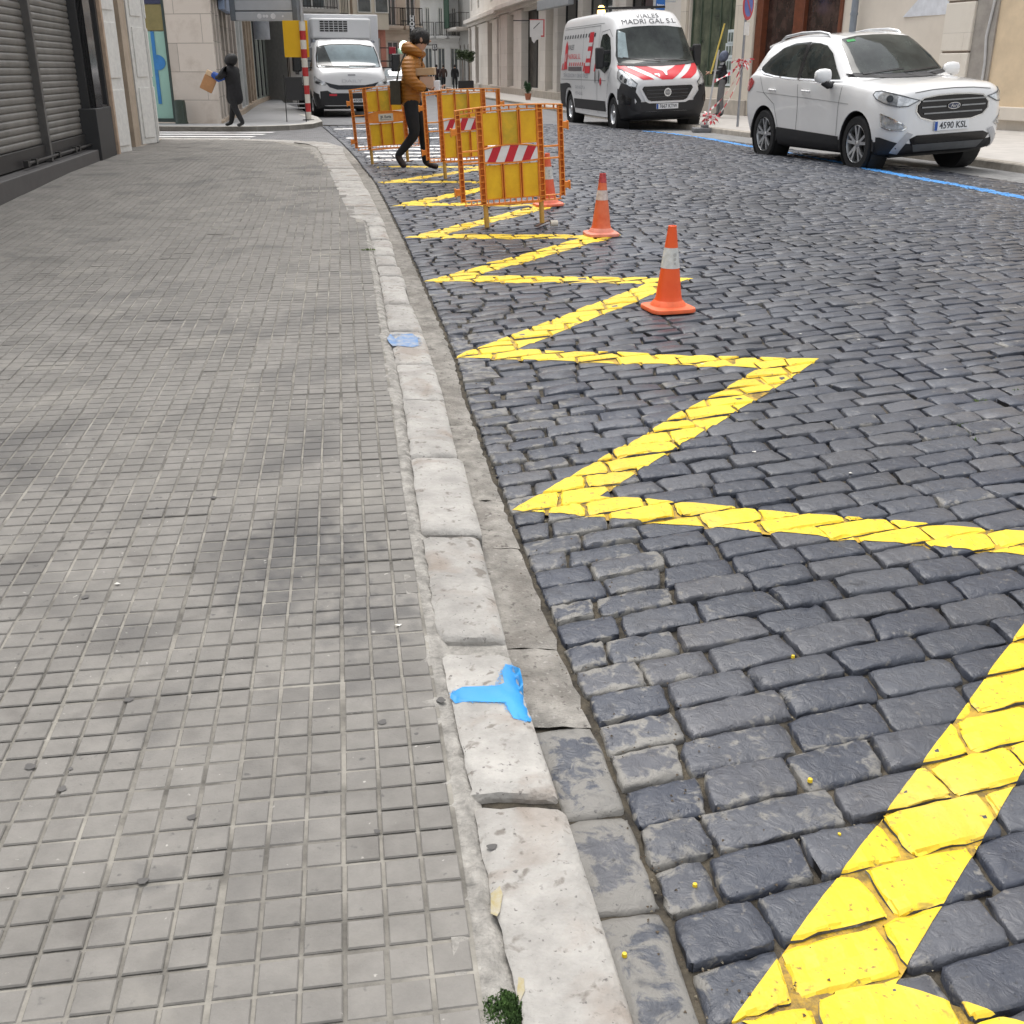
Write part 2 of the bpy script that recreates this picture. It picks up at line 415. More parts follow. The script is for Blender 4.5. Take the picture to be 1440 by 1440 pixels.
# ---- setts
def theta(t): return math.radians(np.interp(t, [0, 1.2, 6.5, 14, 30], [15.5, 16.5, 22.5, 22, 17]))
def right_limit(y): return KR(y) + 7.85
def build_rows():
    C = [np.array([3.3, -2.0])]; ts = []
    rows = []
    while C[-1][1] < 28:
        y = C[-1][1]; w = float(np.clip(RNG.normal(np.interp(y, [0, 2.5, 4.5], [.126, .122, .109]), .007), .09, .14))
        th = theta(max(0, y)); n = np.array([-math.sin(th), math.cos(th)])
        # steer the centre line so that it stays over the carriageway
        target = KR(y + w) + 3.3; c = C[-1] + n * w
        r = (target - c[0]) * .05; c = c + np.array([math.cos(th), math.sin(th)]) * r
        rows.append((C[-1].copy(), c.copy(), th, theta(max(0, c[1])))); C.append(c)
    return rows
ROWS = build_rows()
def line_hit(C, th, f):
    r = 0.0
    for _ in range(40):
        r = r + .7 * ((float(f(C[1] + r * math.sin(th))) - C[0]) / math.cos(th) - r)
    return r
def sett_corners():
    out = []
    for (C0, C1, t0, t1) in ROWS:
        w = np.linalg.norm(C1 - C0)
        l0, l1 = line_hit(C0, t0, GR), line_hit(C1, t1, GR)
        e0, e1 = line_hit(C0, t0, right_limit), line_hit(C1, t1, right_limit)
        # positions along the row as a fraction of its length
        L0 = e0 - l0; cuts = [0.0]; x = RNG.uniform(.09, .21)
        while x < L0 - .1:
            cuts.append(x); x += float(np.clip(RNG.normal(np.interp(C0[1], [0, 2.5, 5], [.232, .225, .205]), .028), .14, .30))
        cuts.append(L0)
        d0 = np.array([math.cos(t0), math.sin(t0)]); d1 = np.array([math.cos(t1), math.sin(t1)])
        sk = RNG.normal(0, .005, len(cuts)); sk[0] = sk[-1] = 0
        for a, b, sa, sb in zip(cuts, cuts[1:], sk, sk[1:]):
            far_ = float(np.interp(C0[1], [3, 7], [0, .0016])); g = .0028 + far_ + abs(RNG.normal(0, .003)); h = .0022 + far_ + abs(RNG.normal(0, .0018))
            q = []
            for (C_, d_, l_, e_, xx, s_, side, lo) in ((C0, d0, l0, e0, a, sa, 1, 1), (C0, d0, l0, e0, b, sb, -1, 1), (C1, d1, l1, e1, b, -sb, -1, -1), (C1, d1, l1, e1, a, -sa, 1, -1)):
                f = xx / L0; r = l_ + f * (e_ - l_) + s_ + side * (g + RNG.uniform(-.002, .003))
                th = np.array([-d_[1], d_[0]])
                q.append(C_ + d_ * r + th * lo * (h + RNG.uniform(-.002, .003)))
            out.append(q)
    return np.array(out)            # (n,4,2) corners: 00,10,11,01
SC4 = sett_corners()
cen = SC4.mean(1)
# only what the street scene can show
keep = (cen[:, 1] > .35) & (cen[:, 0] > -9) & (cen[:, 0] < 9)
SC4 = SC4[keep]; cen = cen[keep]
worn_all = np.clip(.95 - (cen[:, 0] - GR(cen[:, 1])) / .8, 0, 1) * (RNG.random(len(cen)) * .9 + .1) * np.clip(1.6 - cen[:, 1] / 6, .15, 1)
worn_all = np.maximum(worn_all, (RNG.random(len(cen)) > .93) * .35)
def grid_patch(C4, na, nb, bev, inset, seed, noise, skirt=.035, worn=None):
    """setts as little grids with rounded, worn edges -> verts, quads(top), quads(skirt), per vertex random"""
    rg = np.random.default_rng(seed); n = len(C4)
    def ax(k, length):
        if k == 4: return np.array([0, inset / length, 1 - inset / length, 1])
        e = inset / length; return np.concatenate([[0, e * .35], np.linspace(e, 1 - e, k - 4), [1 - e * .35, 1]])
    A = ax(na, .2); B = ax(nb, .1)
    a, b = np.meshgrid(A, B, indexing='ij'); a = a.ravel(); b = b.ravel(); k = na * nb
    W = np.stack([(1 - a) * (1 - b), a * (1 - b), a * b, (1 - a) * b], 1)      # (k,4)
    XY = np.einsum('kc,ncd->nkd', W, C4)
    # round the corners in plan
    ea = np.minimum(a, 1 - a) * .2; eb = np.minimum(b, 1 - b) * .1
    corner = np.clip(1 - ea / .02, 0, 1) * np.clip(1 - eb / .016, 0, 1)
    ctr = C4.mean(1)[:, None, :]
    XY = XY + (ctr - XY) * (corner * .05)[None, :, None] * rg.uniform(.4, 1.5, (n, 1, 1))
    edge = np.minimum(ea, eb)
    prof = -bev * np.clip(1 - edge / inset, 0, 1) ** 2
    Z = prof[None, :] * rg.uniform(.6, 1.5, (n, 1))
    Z = Z + (1 - (2 * a - 1) ** 2)[None] * rg.uniform(0, .003, (n, 1)) + (1 - (2 * b - 1) ** 2)[None] * rg.uniform(0, .0035, (n, 1))
    Z = Z + rg.normal(0, .0022, (n, 1)) + (a - .5)[None] * rg.normal(0, .0035, (n, 1)) + (b - .5)[None] * rg.normal(0, .003, (n, 1))
    Z = Z + rg.normal(0, noise, (n, k))
    XY = XY + rg.normal(0, max(noise, .0012) * 1.5, (n, k, 2)) * (edge[None, :, None] < inset * .9)
    # broken corners and edges
    for _k in range(3):
        ca = rg.choice([0, 1], n) if _k < 2 else rg.random(n); cb = rg.choice([0, 1], n); dd = np.hypot((a[None] - ca[:, None]) * .2, (b[None] - cb[:, None]) * .1); Z = Z - np.clip(1 - dd / rg.uniform(.010, .032, (n, 1)), 0, 1) * rg.uniform(-.004, .008, (n, 1)).clip(0)
    Z = Z + Gv(XY[..., 0], XY[..., 1])
    V = np.concatenate([XY, Z[..., None]], -1)
    # border loop for the skirt
    idx = np.arange(k).reshape(na, nb)
    loop = np.concatenate([idx[:, 0], idx[-1, 1:], idx[-2::-1, -1], idx[0, -2:0:-1]])
    S = V[:, loop].copy(); S[..., 2] -= skirt; S[..., :2] += (S[..., :2] - ctr) * .012
    m = len(loop); VV = np.concatenate([V, S], 1); kk = k + m
    i, j = np.meshgrid(np.arange(na - 1), np.arange(nb - 1), indexing='ij'); q = idx[i, j].ravel()
    top = np.stack([q, q + nb, q + nb + 1, q + 1], -1)
    lp = np.arange(m); sk = np.stack([loop[lp], k + lp, k + (lp + 1) % m, loop[(lp + 1) % m]], -1)
    off = (np.arange(n) * kk)[:, None, None]
    T = (top[None] + off).reshape(-1, 4); K = (sk[None] + off).reshape(-1, 4)
    r = np.repeat(rg.random(n), kk)
    ef = np.concatenate([np.clip(1 - edge / (inset * 2.2), 0, 1), np.ones(m)]); w = (worn[:, None] * (.72 + .75 * ef[None]) + .22 * ef[None]).ravel()
    return VV.reshape(-1, 3), T, K, r, w
_lod = [(cen[:, 1] < 4.2, 12, 9, .0045, .008, .0012), ((cen[:, 1] >= 4.2) & (cen[:, 1] < 9), 7, 6, .0045, .009, .0013), (cen[:, 1] >= 9, 4, 4, .005, .010, .0012)]
SV, ST, SK, SRn, SWn = [], [], [], [], []; _o = 0
for li, (msk, na, nb, bev, ins, nz) in enumerate(_lod):
    v, t, k, r, w = grid_patch(SC4[msk], na, nb, bev, ins, 100 + li, nz, worn=worn_all[msk])
    SV.append(v); ST.append(t + _o); SK.append(k + _o); SRn.append(r); SWn.append(w); _o += len(v)
SV = np.concatenate(SV); ST = np.concatenate(ST); SK = np.concatenate(SK)
road = np_mesh('road_setts', SV, np.concatenate([ST, SK]), M_sett, None, {'rnd': np.concatenate(SRn), 'worn': np.concatenate(SWn)}, smooth=180)
road['kind'] = 'structure'
ysn = np.concatenate([np.arange(.0, 6, .2), np.arange(6, 28.3, .5)])
sheet('road_bed', GR, lambda y: right_limit(y) + .02, ysn, -.017, M_bed, 14)

# ---- paint, laid over every sett that it crosses
def clip_convex(poly, quad):
    """poly: list of 3d points, quad: convex 2d polygon (ccw)"""
    for i in range(len(quad)):
        a = quad[i]; b = quad[(i + 1) % len(quad)]; ex, ey = b[0] - a[0], b[1] - a[1]
        out = []
        dd = [ex * (p[1] - a[1]) - ey * (p[0] - a[0]) for p in poly]
        for j in range(len(poly)):
            p, q = poly[j], poly[(j + 1) % len(poly)]; dp, dq = dd[j], dd[(j + 1) % len(poly)]
            if dp >= 0: out.append(p)
            if (dp > 0 > dq) or (dp < 0 < dq):
                t = dp / (dp - dq); out.append(tuple(p[k] + t * (q[k] - p[k]) for k in range(3)))
        poly = out
        if len(poly) < 3: return None
    return poly
FQ = SV[ST]                      # (m,4,3)
FC = FQ.mean(1)
bedx = None
def paint(name, quads, m, mj=None, lift=.0016, joint=True):
    mb = MB()
    for q in quads:
        q = [tuple(map(float, p)) for p in q]
        area = sum(q[i][0] * q[(i + 1) % len(q)][1] - q[(i + 1) % len(q)][0] * q[i][1] for i in range(len(q)))
        if area < 0: q = q[::-1]
        xs = [p[0] for p in q]; ys = [p[1] for p in q]
        sel = np.where((FC[:, 0] > min(xs) - .15) & (FC[:, 0] < max(xs) + .15) & (FC[:, 1] > min(ys) - .1) & (FC[:, 1] < max(ys) + .1))[0]
        # drop faces clearly outside
        c = FC[sel]; ins = np.ones(len(sel), bool)
        for i in range(len(q)):
            a = q[i]; b = q[(i + 1) % len(q)]; L = math.hypot(b[0] - a[0], b[1] - a[1])
            ins &= ((b[0] - a[0]) * (c[:, 1] - a[1]) - (b[1] - a[1]) * (c[:, 0] - a[0])) / L > -.16
        for fi in sel[ins]:
            pl = clip_convex([tuple(p) for p in FQ[fi].tolist()], q)
            if pl: mb.add([(p[0], p[1], p[2] + lift) for p in pl], [tuple(range(len(pl)))], 0)
        if joint and mj:
            # paint that ran down into the joints: small cells on the bed
            nx, ny = max(1, int((max(xs) - min(xs)) / .25)), max(1, int((max(ys) - min(ys)) / .25))
            for i in range(nx):
                for j in range(ny):
                    x0 = min(xs) + (max(xs) - min(xs)) * i / nx; x1 = min(xs) + (max(xs) - min(xs)) * (i + 1) / nx
                    y0 = min(ys) + (max(ys) - min(ys)) * j / ny; y1 = min(ys) + (max(ys) - min(ys)) * (j + 1) / ny
                    pl = clip_convex([(x, y, G(x, y) - .0062) for x, y in ((x0, y0), (x1, y0), (x1, y1), (x0, y1))], q)
                    if pl: mb.add(pl, [tuple(range(len(pl)))], 1)
    o = mb.build(name, [m, mj or m], smooth=180)
    o['kind'] = 'structure'
    return o
ZL = [(.34, 1.22), (0, 3.23), (-.28, 5.11), (-.57, 6.94), (-.85, 8.63), (-1.15, 10.51), (-1.50, 12.35), (-1.79, 14.35)]
ZR = [(2.12, .62), (1.98, 2.98), (1.49, 5.06), (1.19, 7.05), (.88, 8.78), (.52, 10.62), (.2, 12.5), (-.1, 14.4)]
# order along the line: R0' L0 R0 L1 R1 L2 ...  (outer tips)
tips = []
for i in range(8): tips += [ZR[i], ZL[i]] if i == 0 else [ZR[i], ZL[i]]
W_ = .155
tv = [Vector(p) for p in tips]
inner = []
for i, p in enumerate(tv):
    a = (tv[i - 1] if i else tv[i + 1] + Vector((0, -1.9))) - p
    b = (tv[i + 1] if i + 1 < len(tv) else tv[i - 1] + Vector((0, 1.9))) - p
    a.normalize(); b.normalize(); bis = (a + b).normalized(); half = a.angle(b) / 2
    inner.append(p + bis * (W_ / math.sin(half)))
zq = []
for i in range(len(tv) - 1):
    q = [tv[i], inner[i], tv[i + 1], inner[i + 1]]
    zq.append([tuple(x) for x in q])
# the little square where two strokes overlap at a tip belongs to one of them only
def cut_overlap(zq):
    out = []
    for i, q in enumerate(zq):
        if i + 1 < len(zq):
            # split at the mitre: replace the far end (outer tip, inner corner) by the mitre line
            pass
        out.append(q)
    return out
yellow = paint('yellow_zigzag_marking', cut_overlap(zq), M_yellow, M_yellow_joint)
# thin double line beside the near tip and drips of paint
# ---- blue parking line
bl = [(905, 184), (980, 192), (1050, 205), (1120, 217), (1190, 230), (1250, 243), (1310, 254), (1375, 266), (1440, 278)]
bpts = [P(*p) for p in bl]
bpts.append(bpts[-1] + (bpts[-1] - bpts[-2]) * 3)
bq = []
for a, b in zip(bpts, bpts[1:]):
    d = Vector((b.x - a.x, b.y - a.y)); n = Vector((-d.y, d.x)).normalized() * .10
    bq.append([(a.x - n.x, a.y - n.y), (b.x - n.x, b.y - n.y), (b.x + n.x, b.y + n.y), (a.x + n.x, a.y + n.y)])
paint('blue_parking_line', bq, M_blue_line, joint=False, lift=.0018)
# ---- zebra bars across the street by the corner
wq = []
for yy, dy in ((15.35, .3), (16.05, .32), (16.8, .34), (17.65, .36), (18.5, .36), (21.2, .35), (25.2, .4)):
    k = float(KR(yy)) + .32
    wq.append([(k, yy), (k + 2.3, yy + .22), (k + 2.3, yy + .22 + dy), (k, yy + dy)])
paint('white_crossing_bars', wq, M_white_line, joint=False)

# ---- road further on, side street, parking lane
far_y = np.arange(27.9, 96, 2.0)
def RK(y): return np.interp(y, [-3, 10, 14.3, 18.5, 23, 27.5, 42, 50, 58, 81, 100], [8.6, 7.35, 6.65, 5.8, 4.95, 4.15, 1.5, 0.3, -1.2, -4.4, -7])
sheet('far_road', lambda y: KR(y) - 1.6, lambda y: RK(y), far_y, -.003, mat('far_setts_sheen', (.15, .15, .155), .6, var=.25, scale=3, bump=.004, bscale=9), 10)  # pale grey carries the glancing sheen of distant setts, painted into the colour
M_side = stone_mat('side_street_setts', (.17, .17, .175), .2, .11, .012, (.05, .045, .04), .25, .004, .6, plane='XY', stain=.1)
sheet('side_road', lambda y: -40, lambda y: GR(y) - .01, np.arange(16.5, 29.1, .6), -.006, M_side, 40)
sheet('parking_lane', lambda y: right_limit(y) + .03, lambda y: RK(y) + .02, np.arange(.0, 28.1, .7), -.004, M_asph, 6)
side_q = MB()
for k, (yy, x0, x1) in enumerate(((19.9, -12, -4.4), (20.75, -12, -4.9), (21.65, -12, -5.0), (22.6, -12, -5.0), (23.5, -12, -5.0))):
    n = 14
    for i in range(n):
        a, b = x0 + (x1 - x0) * i / n, x0 + (x1 - x0) * (i + 1) / n
        sk_ = -.05
        vs = [(a, yy + sk_ * (a + 5)), (b, yy + sk_ * (b + 5)), (b, yy + .42 + sk_ * (b + 5)), (a, yy + .42 + sk_ * (a + 5))]
        side_q.add([(x, y, G(x, y) + .002) for x, y in vs], [(0, 1, 2, 3)])
tag(side_q.build('side_street_crossing_bars', M_white_line), kind='structure')

# ---- gutter strip between kerb and setts
def strip_slabs(name, fa, fb, cuts, off, m, skip=None, crown=.0, gap=.006, lift_noise=.002, na=3, nb=5, seed=5):
    rg = np.random.default_rng(seed); V = []; Q = []; R = []
    for a, b in zip(cuts, cuts[1:]):
        if skip and skip(a): continue
        r = rg.random(); dz = rg.normal(0, lift_noise)
        n = max(2, int((b - a) / .04) + 1) if nb == 0 else nb
        base = len(V)
        ys = np.linspace(a + gap, b - gap, n); As = np.linspace(0, 1, na)
        for yy in ys:
            x0, x1 = float(fa(yy)), float(fb(yy))
            for t in As:
                x = x0 + (x1 - x0) * t; e = 0
                if yy in (ys[0], ys[-1]): e -= .003
                x -= (t == 1) * rg.uniform(0, .012)
                V.append((x, yy, G(x, yy) + off + dz + e - (t == 1) * .004 + rg.normal(0, .0016))); R.append(r)
        for i in range(n - 1):
            for j in range(na - 1):
                q = base + i * na + j; Q.append((q, q + 1, q + na + 1, q + na))
    o = np_mesh(name, np.array(V), np.array(Q), m, None, {'rnd': R}, smooth=60); o['kind'] = 'structure'
    return o
rg5 = np.random.default_rng(8)
gcuts = [2.02, 2.36, 2.95, 3.32, 4.1]
while gcuts[-1] < 18: gcuts.append(gcuts[-1] + rg5.uniform(.8, 1.9))
strip_slabs('gutter', lambda y: KR(y) - .02, lambda y: GR(y) - .006, gcuts, -.001, M_concrete, nb=0, na=6, gap=.0012, lift_noise=.0006)
# the long edge stones of basalt at the near end
ec = [.35, .75, 1.16, 1.44, 1.70, 2.015]; eC4 = []
for a, b in zip(ec, ec[1:]):
    eC4.append([(float(KR(a)) + .012, a + .006), (float(GR(a)) - .008, a + .006 + .02), (float(GR(b)) - .008, b - .006 + .02), (float(KR(b)) + .012, b - .006)])
eC4 = np.array(eC4)
v, t, k, r, w = grid_patch(eC4, 9, 9, .008, .014, 77, .0011, worn=np.full(len(eC4), .82))
eo = np_mesh('gutter_edge_stones', v, np.concatenate([t, k]), M_sett, None, {'rnd': r * .8 + .1, 'worn': w}, smooth=180); eo['kind'] = 'structure'
sheet('gutter_bed', lambda y: KR(y) - .03, lambda y: GR(y) + .01, np.arange(.2, 18.1, .3), -.014, M_bed, 2)

# ---- left kerb
KLY = [-3, 1.13, 1.42, 1.68, 2.21, 2.9, 4.36, 5.51, 6.85, 8.95, 9.15, 12.0, 17.2]
KLX = [.48, 0.02, -.04, -.08, -.17, -.27, -.47, -.65, -.85, -1.19, -1.36, -1.95, -2.98]
def KL(y): return np.interp(y, KLY, KLX)
KH = .09
# centre path of the kerb with left/right points, running round the corner
path = [(y, Vector((float(KL(y)), y)), Vector((float(KR(y)), y))) for y in np.concatenate([np.arange(.35, 16.0, .05)])]
cl = [Vector((-2.76, 16.0)), Vector((-2.92, 16.9)), Vector((-3.25, 17.8)), Vector((-3.8, 18.5)), Vector((-4.6, 18.95)), Vector((-5.6, 19.15)), Vector((-9.0, 19.45))]
crr = [Vector((-2.40, 16.0)), Vector((-2.56, 17.0)), Vector((-2.93, 18.0)), Vector((-3.55, 18.8)), Vector((-4.5, 19.3)), Vector((-5.6, 19.52)), Vector((-9.0, 19.8))]
s_acc = 16.0
for i in range(len(cl) - 1):
    n = 12
    for j in range(n):
        f = j / n; path.append((0, cl[i].lerp(cl[i + 1], f), crr[i].lerp(crr[i + 1], f)))
path.append((0, cl[-1], crr[-1]))
arc = [0.0]
for a, b in zip(path, path[1:]): arc.append(arc[-1] + ((a[1] + a[2]) / 2 - (b[1] + b[2]) / 2).length)
arc = np.array(arc)
LA = np.array([[*p[1]] for p in path]); RA = np.array([[*p[2]] for p in path])
def kerb_at(s):
    l = np.array([np.interp(s, arc, LA[:, 0]), np.interp(s, arc, LA[:, 1])]); r = np.array([np.interp(s, arc, RA[:, 0]), np.interp(s, arc, RA[:, 1])])
    return l, r
def s_of_y(y): return float(np.interp(y, (LA[:320, 1] + RA[:320, 1]) / 2, arc[:320]))
joints = [0, s_of_y(.95), s_of_y(1.645), s_of_y(2.22), s_of_y(2.86), s_of_y(3.50), s_of_y(4.15), s_of_y(4.70), s_of_y(5.3)]
sizes = [.52, .34, .46, .36, .42, .55, .5, .62, .34]
while joints[-1] < arc[-1] - .8:
    joints.append(joints[-1] + rg5.choice(sizes) * (1.0 if joints[-1] < 8.6 else 1.45))
joints.append(arc[-1])
def build_kerb():
    V = []; Q = []; R = []; rg = np.random.default_rng(3)
    B = [0.0, .05, .12, .3, .5, .7, .84, .92, .97, 1.0]
    for idx, (a, b) in enumerate(zip(joints, joints[1:])):
        g0 = .012 + rg.uniform(0, .008); g1 = .008 + rg.uniform(0, .008)
        if idx == 3: g0 = .04          # the wide mortar-filled gap before the marked stone ends
        if idx == 2: g1 = .03
        n = max(5, int((b - a) / .05)); S = np.concatenate([[a + g0, a + g0 + .006, a + g0 + .02], np.linspace(a + g0 + .05, b - g1 - .05, n), [b - g1 - .02, b - g1 - .006, b - g1]])
        r = rg.random(); tilt = rg.normal(0, .004); lz = rg.normal(0, .003); base = len(V); nb = len(B) + 1
        inx = rg.uniform(-.008, .008)
        for si, s in enumerate(S):
            l, rr = kerb_at(s); w = np.linalg.norm(rr - l)
            for t in B:
                p = l + (rr - l) * t
                if min(si, len(S) - 1 - si) < 2: dl_ = (kerb_at(min(s + .02, arc[-1]))[0] - l); p = p + dl_ * (.07 * math.sin(t * 9 + idx * 2.1 + (si > 2)) + rg.normal(0, .07))
                e_s = min(si, len(S) - 1 - si); drop = {0: .018, 1: .007, 2: .0015}.get(e_s, 0)
                d_r = (1 - t) * w; d_l = t * w
                z = KH - drop - .013 * max(0, 1 - d_r / .035) ** 2 - .008 * max(0, 1 - d_l / .015) + lz + tilt * (s - a)
                p = p + (rr - l) / w * (inx if t > .5 else rg.normal(0, .002))
                V.append((p[0], p[1], G(float(p[0]), float(p[1])) + z + rg.normal(0, .0011))); R.append(r)
            p = rr + (rr - l) / w * (inx + .004)
            V.append((p[0], p[1], G(float(p[0]), float(p[1])) - .03)); R.append(r)
        for i in range(len(S) - 1):
            for j in range(nb - 1):
                q = base + i * nb + j; Q.append((q, q + 1, q + nb + 1, q + nb))
        for row in (0, len(S) - 1):
            q = base + row * nb; c = len(V)
            l, rr = kerb_at(S[row])
            # end faces
            for j in range(nb - 1):
                for kk in (0, 1):
                    p = V[q + j + kk]; V.append((p[0], p[1], G(p[0], p[1]) - .02)); R.append(r)
                Q.append((q + j, q + j + 1, len(V) - 1, len(V) - 2))
    o = np_mesh('kerb_stones', np.array(V), np.array(Q), M_kerb, None, {'rnd': R}, smooth=50); o['kind'] = 'structure'
    return o
kerb = build_kerb()
# mortar under and beside the kerb stones
TEY = [-3, 1.18, 1.61, 2.39, 3.12, 4.16, 5.07, 6.41, 8.95, 12.4, 16.5, 18.3]
TEX = [.57, -.05, -.11, -.23, -.35, -.49, -.63, -.83, -1.22, -1.98, -3.0, -3.9]
def TE(y): return np.interp(y, TEY, TEX)
def mortar_strip():
    V = []; Q = []; rg = np.random.default_rng(4); na = 9
    ys = np.arange(.3, 17.0, .035)
    for y in ys:
        x0, x1 = float(TE(y)) - .03, float(KR(y)) - .004
        for j in range(na):
            t = j / (na - 1); x = x0 + (x1 - x0) * t
            kl = float(KL(y)); z = KH - .005 + rg.normal(0, .0036)
            if x > kl - .004: z = KH - .026
            V.append((x, y, G(x, y) + z))
    for i in range(len(ys) - 1):
        for j in range(na - 1):
            q = i * na + j; Q.append((q, q + 1, q + na + 1, q + na))
    mi = np.array([1 if (V[q[3]][0] > float(KL(V[q[3]][1])) and not 2.15 < V[q[3]][1] < 2.32) else 0 for q in Q])
    o = np_mesh('kerb_mortar', np.array(V), np.array(Q), [M_mortar, M_bed], smooth=180, mi=mi); o['kind'] = 'structure'
mortar_strip()

# ---- left pavement of small square pads, three by three to a tile
def tile_material():
    m = mat('hydraulic_tile', (.198, .187, .170), .85, var=.13, scale=14, bump=.0012, bscale=170, attr='rnd', avar=.11, detail=8)
    nt = m.node_tree; N = nt.nodes; Lk = nt.links; b = N['Principled BSDF']; src = b.inputs['Base Color'].links[0].from_socket
    tc = N.new('ShaderNodeTexCoord'); out = src
    for sc_, lo, hi, col, amt, dist in ((1.1, .53, .68, (.085, .082, .08), .62, 1.4), (6.5, .60, .72, (.12, .11, .10), .5, .4), (38, .66, .74, (.05, .05, .05), .6, 0), (3.1, .60, .70, (.33, .31, .27), .35, .5), (55, .70, .76, (.55, .53, .48), .7, 0)):
        n = N.new('ShaderNodeTexNoise'); n.inputs['Scale'].default_value = sc_; n.inputs['Detail'].default_value = 6; n.inputs['Distortion'].default_value = dist; n.noise_dimensions = '3D'
        Lk.new(tc.outputs['Object'], n.inputs['Vector'])
        r = N.new('ShaderNodeMapRange'); r.inputs['From Min'].default_value = lo; r.inputs['From Max'].default_value = hi; r.inputs['To Max'].default_value = amt
        Lk.new(n.outputs['Fac'], r.inputs['Value'])
        x = N.new('ShaderNodeMix'); x.data_type = 'RGBA'; x.inputs['B'].default_value = (*col, 1); Lk.new(out, x.inputs['A']); Lk.new(r.outputs[0], x.inputs['Factor']); out = x.outputs['Result']
    # two old dark spills on the tiles
    for px_, py_, r0, amt in ((432, 775, .17, .55), (525, 868, .13, .55), (375, 845, .10, .4), (205, 1235, .04, .4)):
        q = P(px_, py_, .09); vd = N.new('ShaderNodeVectorMath'); vd.operation = 'DISTANCE'; vd.inputs[1].default_value = q; Lk.new(tc.outputs['Object'], vd.inputs[0])
        n = N.new('ShaderNodeTexNoise'); n.inputs['Scale'].default_value = 20; n.inputs['Detail'].default_value = 9; Lk.new(tc.outputs['Object'], n.inputs['Vector'])
        ma = N.new('ShaderNodeMath'); ma.operation = 'MULTIPLY_ADD'; ma.inputs[1].default_value = r0 * 4.0; Lk.new(n.outputs['Fac'], ma.inputs[0]); Lk.new(vd.outputs['Value'], ma.inputs[2])
        r = N.new('ShaderNodeMapRange'); r.inputs['From Min'].default_value = r0 * 2.2; r.inputs['From Max'].default_value = r0 * 3.3; r.inputs['To Min'].default_value = amt; r.inputs['To Max'].default_value = 0; Lk.new(ma.outputs[0], r.inputs['Value'])
        x = N.new('ShaderNodeMix'); x.data_type = 'RGBA'; x.inputs['B'].default_value = (.06, .06, .062, 1); Lk.new(out, x.inputs['A']); Lk.new(r.outputs[0], x.inputs['Factor']); out = x.outputs['Result']
    Lk.new(out, b.inputs['Base Color']); return m
M_pad = tile_material()
M_groove = mat('tile_grooves', (.17, .158, .138), .95, var=.5, tint=(.33, .31, .27), scale=5.5, bump=.002, bscale=120, detail=8)
PD = np.array([-.1475, .98906]); PN = np.array([.98906, .1475])
O_ = np.array([-.035, 1.10])          # a tile corner on the right edge of the tiles
T = .2
def corner_ok(x, y):
    return (x < TE(y)) & ((y < 16.2) | (x < np.interp(y, [16.2, 17.0, 17.9, 18.5, 18.95, 19.15], [-2.8, -2.95, -3.3, -3.85, -4.65, -5.7])))
def build_pads():
    V = []; Q = []; R = []; rg = np.random.default_rng(21)
    I = np.arange(-36, 1); J = np.arange(-5, 95)
    ii, jj = np.meshgrid(I, J, indexing='ij'); ii = ii.ravel(); jj = jj.ravel()
    tr = rg.random(len(ii)); tz = rg.normal(0, .0008, len(ii)); tx = rg.normal(0, .0012, (len(ii), 2)); th = rg.normal(0, .0022, (len(ii), 2))
    # column joints drift a little, as laid
    for a in range(3):
        for b in range(3):
            u0 = ii * T + a * T / 3; v0 = jj * T + b * T / 3
            g = .0032
            uL = u0 + g + (0 if a else .0012); uR = u0 + T / 3 - g; vL = v0 + g + (0 if b else .0012); vR = v0 + T / 3 - g
            cu = (uL + uR) / 2; cv = (vL + vR) / 2
            c = O_ + cu[:, None] * PN + cv[:, None] * PD
            ok = corner_ok(c[:, 0] + .02, c[:, 1]) & (c[:, 1] > .3) & (c[:, 1] < 19.1)
            # stop at the house fronts
            fx = -4.66 + (c[:, 1] - 10.27) * (-.1475 / .989) - .35
            ok &= c[:, 0] > fx
            k = np.where(ok)[0]
            for name_, (uu, vv, zz) in enumerate((((uL, uR), (vL, vR), -.0045), ((uL + .0042, uR - .0042), (vL + .0042, vR - .0042), 0))):
                pass
            e = .0021
            rows = []
            for (du, dv, dz) in ((0, 0, -.0029), (e, e, 0)):
                for (su, sv) in ((0, 0), (1, 0), (1, 1), (0, 1)):
                    U = np.where(su, uR - du, uL + du)[k] if False else ((uR - du) if su else (uL + du))[k]
                    W = ((vR - dv) if sv else (vL + dv))[k]
                    p = O_ + U[:, None] * PN + W[:, None] * PD + tx[k]
                    z = Gv(p[:, 0], p[:, 1]) + KH + dz + tz[k] + (a - 1 + su - .5) * th[k, 0] * .2 + (b - 1 + sv - .5) * th[k, 1] * .2
                    rows.append(np.concatenate([p, z[:, None]], 1))
            rows = np.stack(rows, 1)            # (n,8,3)
            base = (np.arange(len(k)) * 8)[:, None] + len(V) * 0
            V.append(rows.reshape(-1, 3))
            f = np.array([(4, 5, 6, 7), (0, 1, 5, 4), (1, 2, 6, 5), (2, 3, 7, 6), (3, 0, 4, 7)])
            Q.append((f[None] + base[:, :, None]).reshape(-1, 4))
            pr = np.clip(tr[k] * .75 + rg.random(len(k)) * .25, 0, 1); R.append(np.repeat(pr, 8))
    off = 0; QQ = []
    for v, q in zip(V, Q): QQ.append(q + off); off += len(v)
    o = np_mesh('pavement_tiles', np.concatenate(V), np.concatenate(QQ), M_pad, None, {'rnd': np.concatenate(R)}); o['kind'] = 'structure'
build_pads()
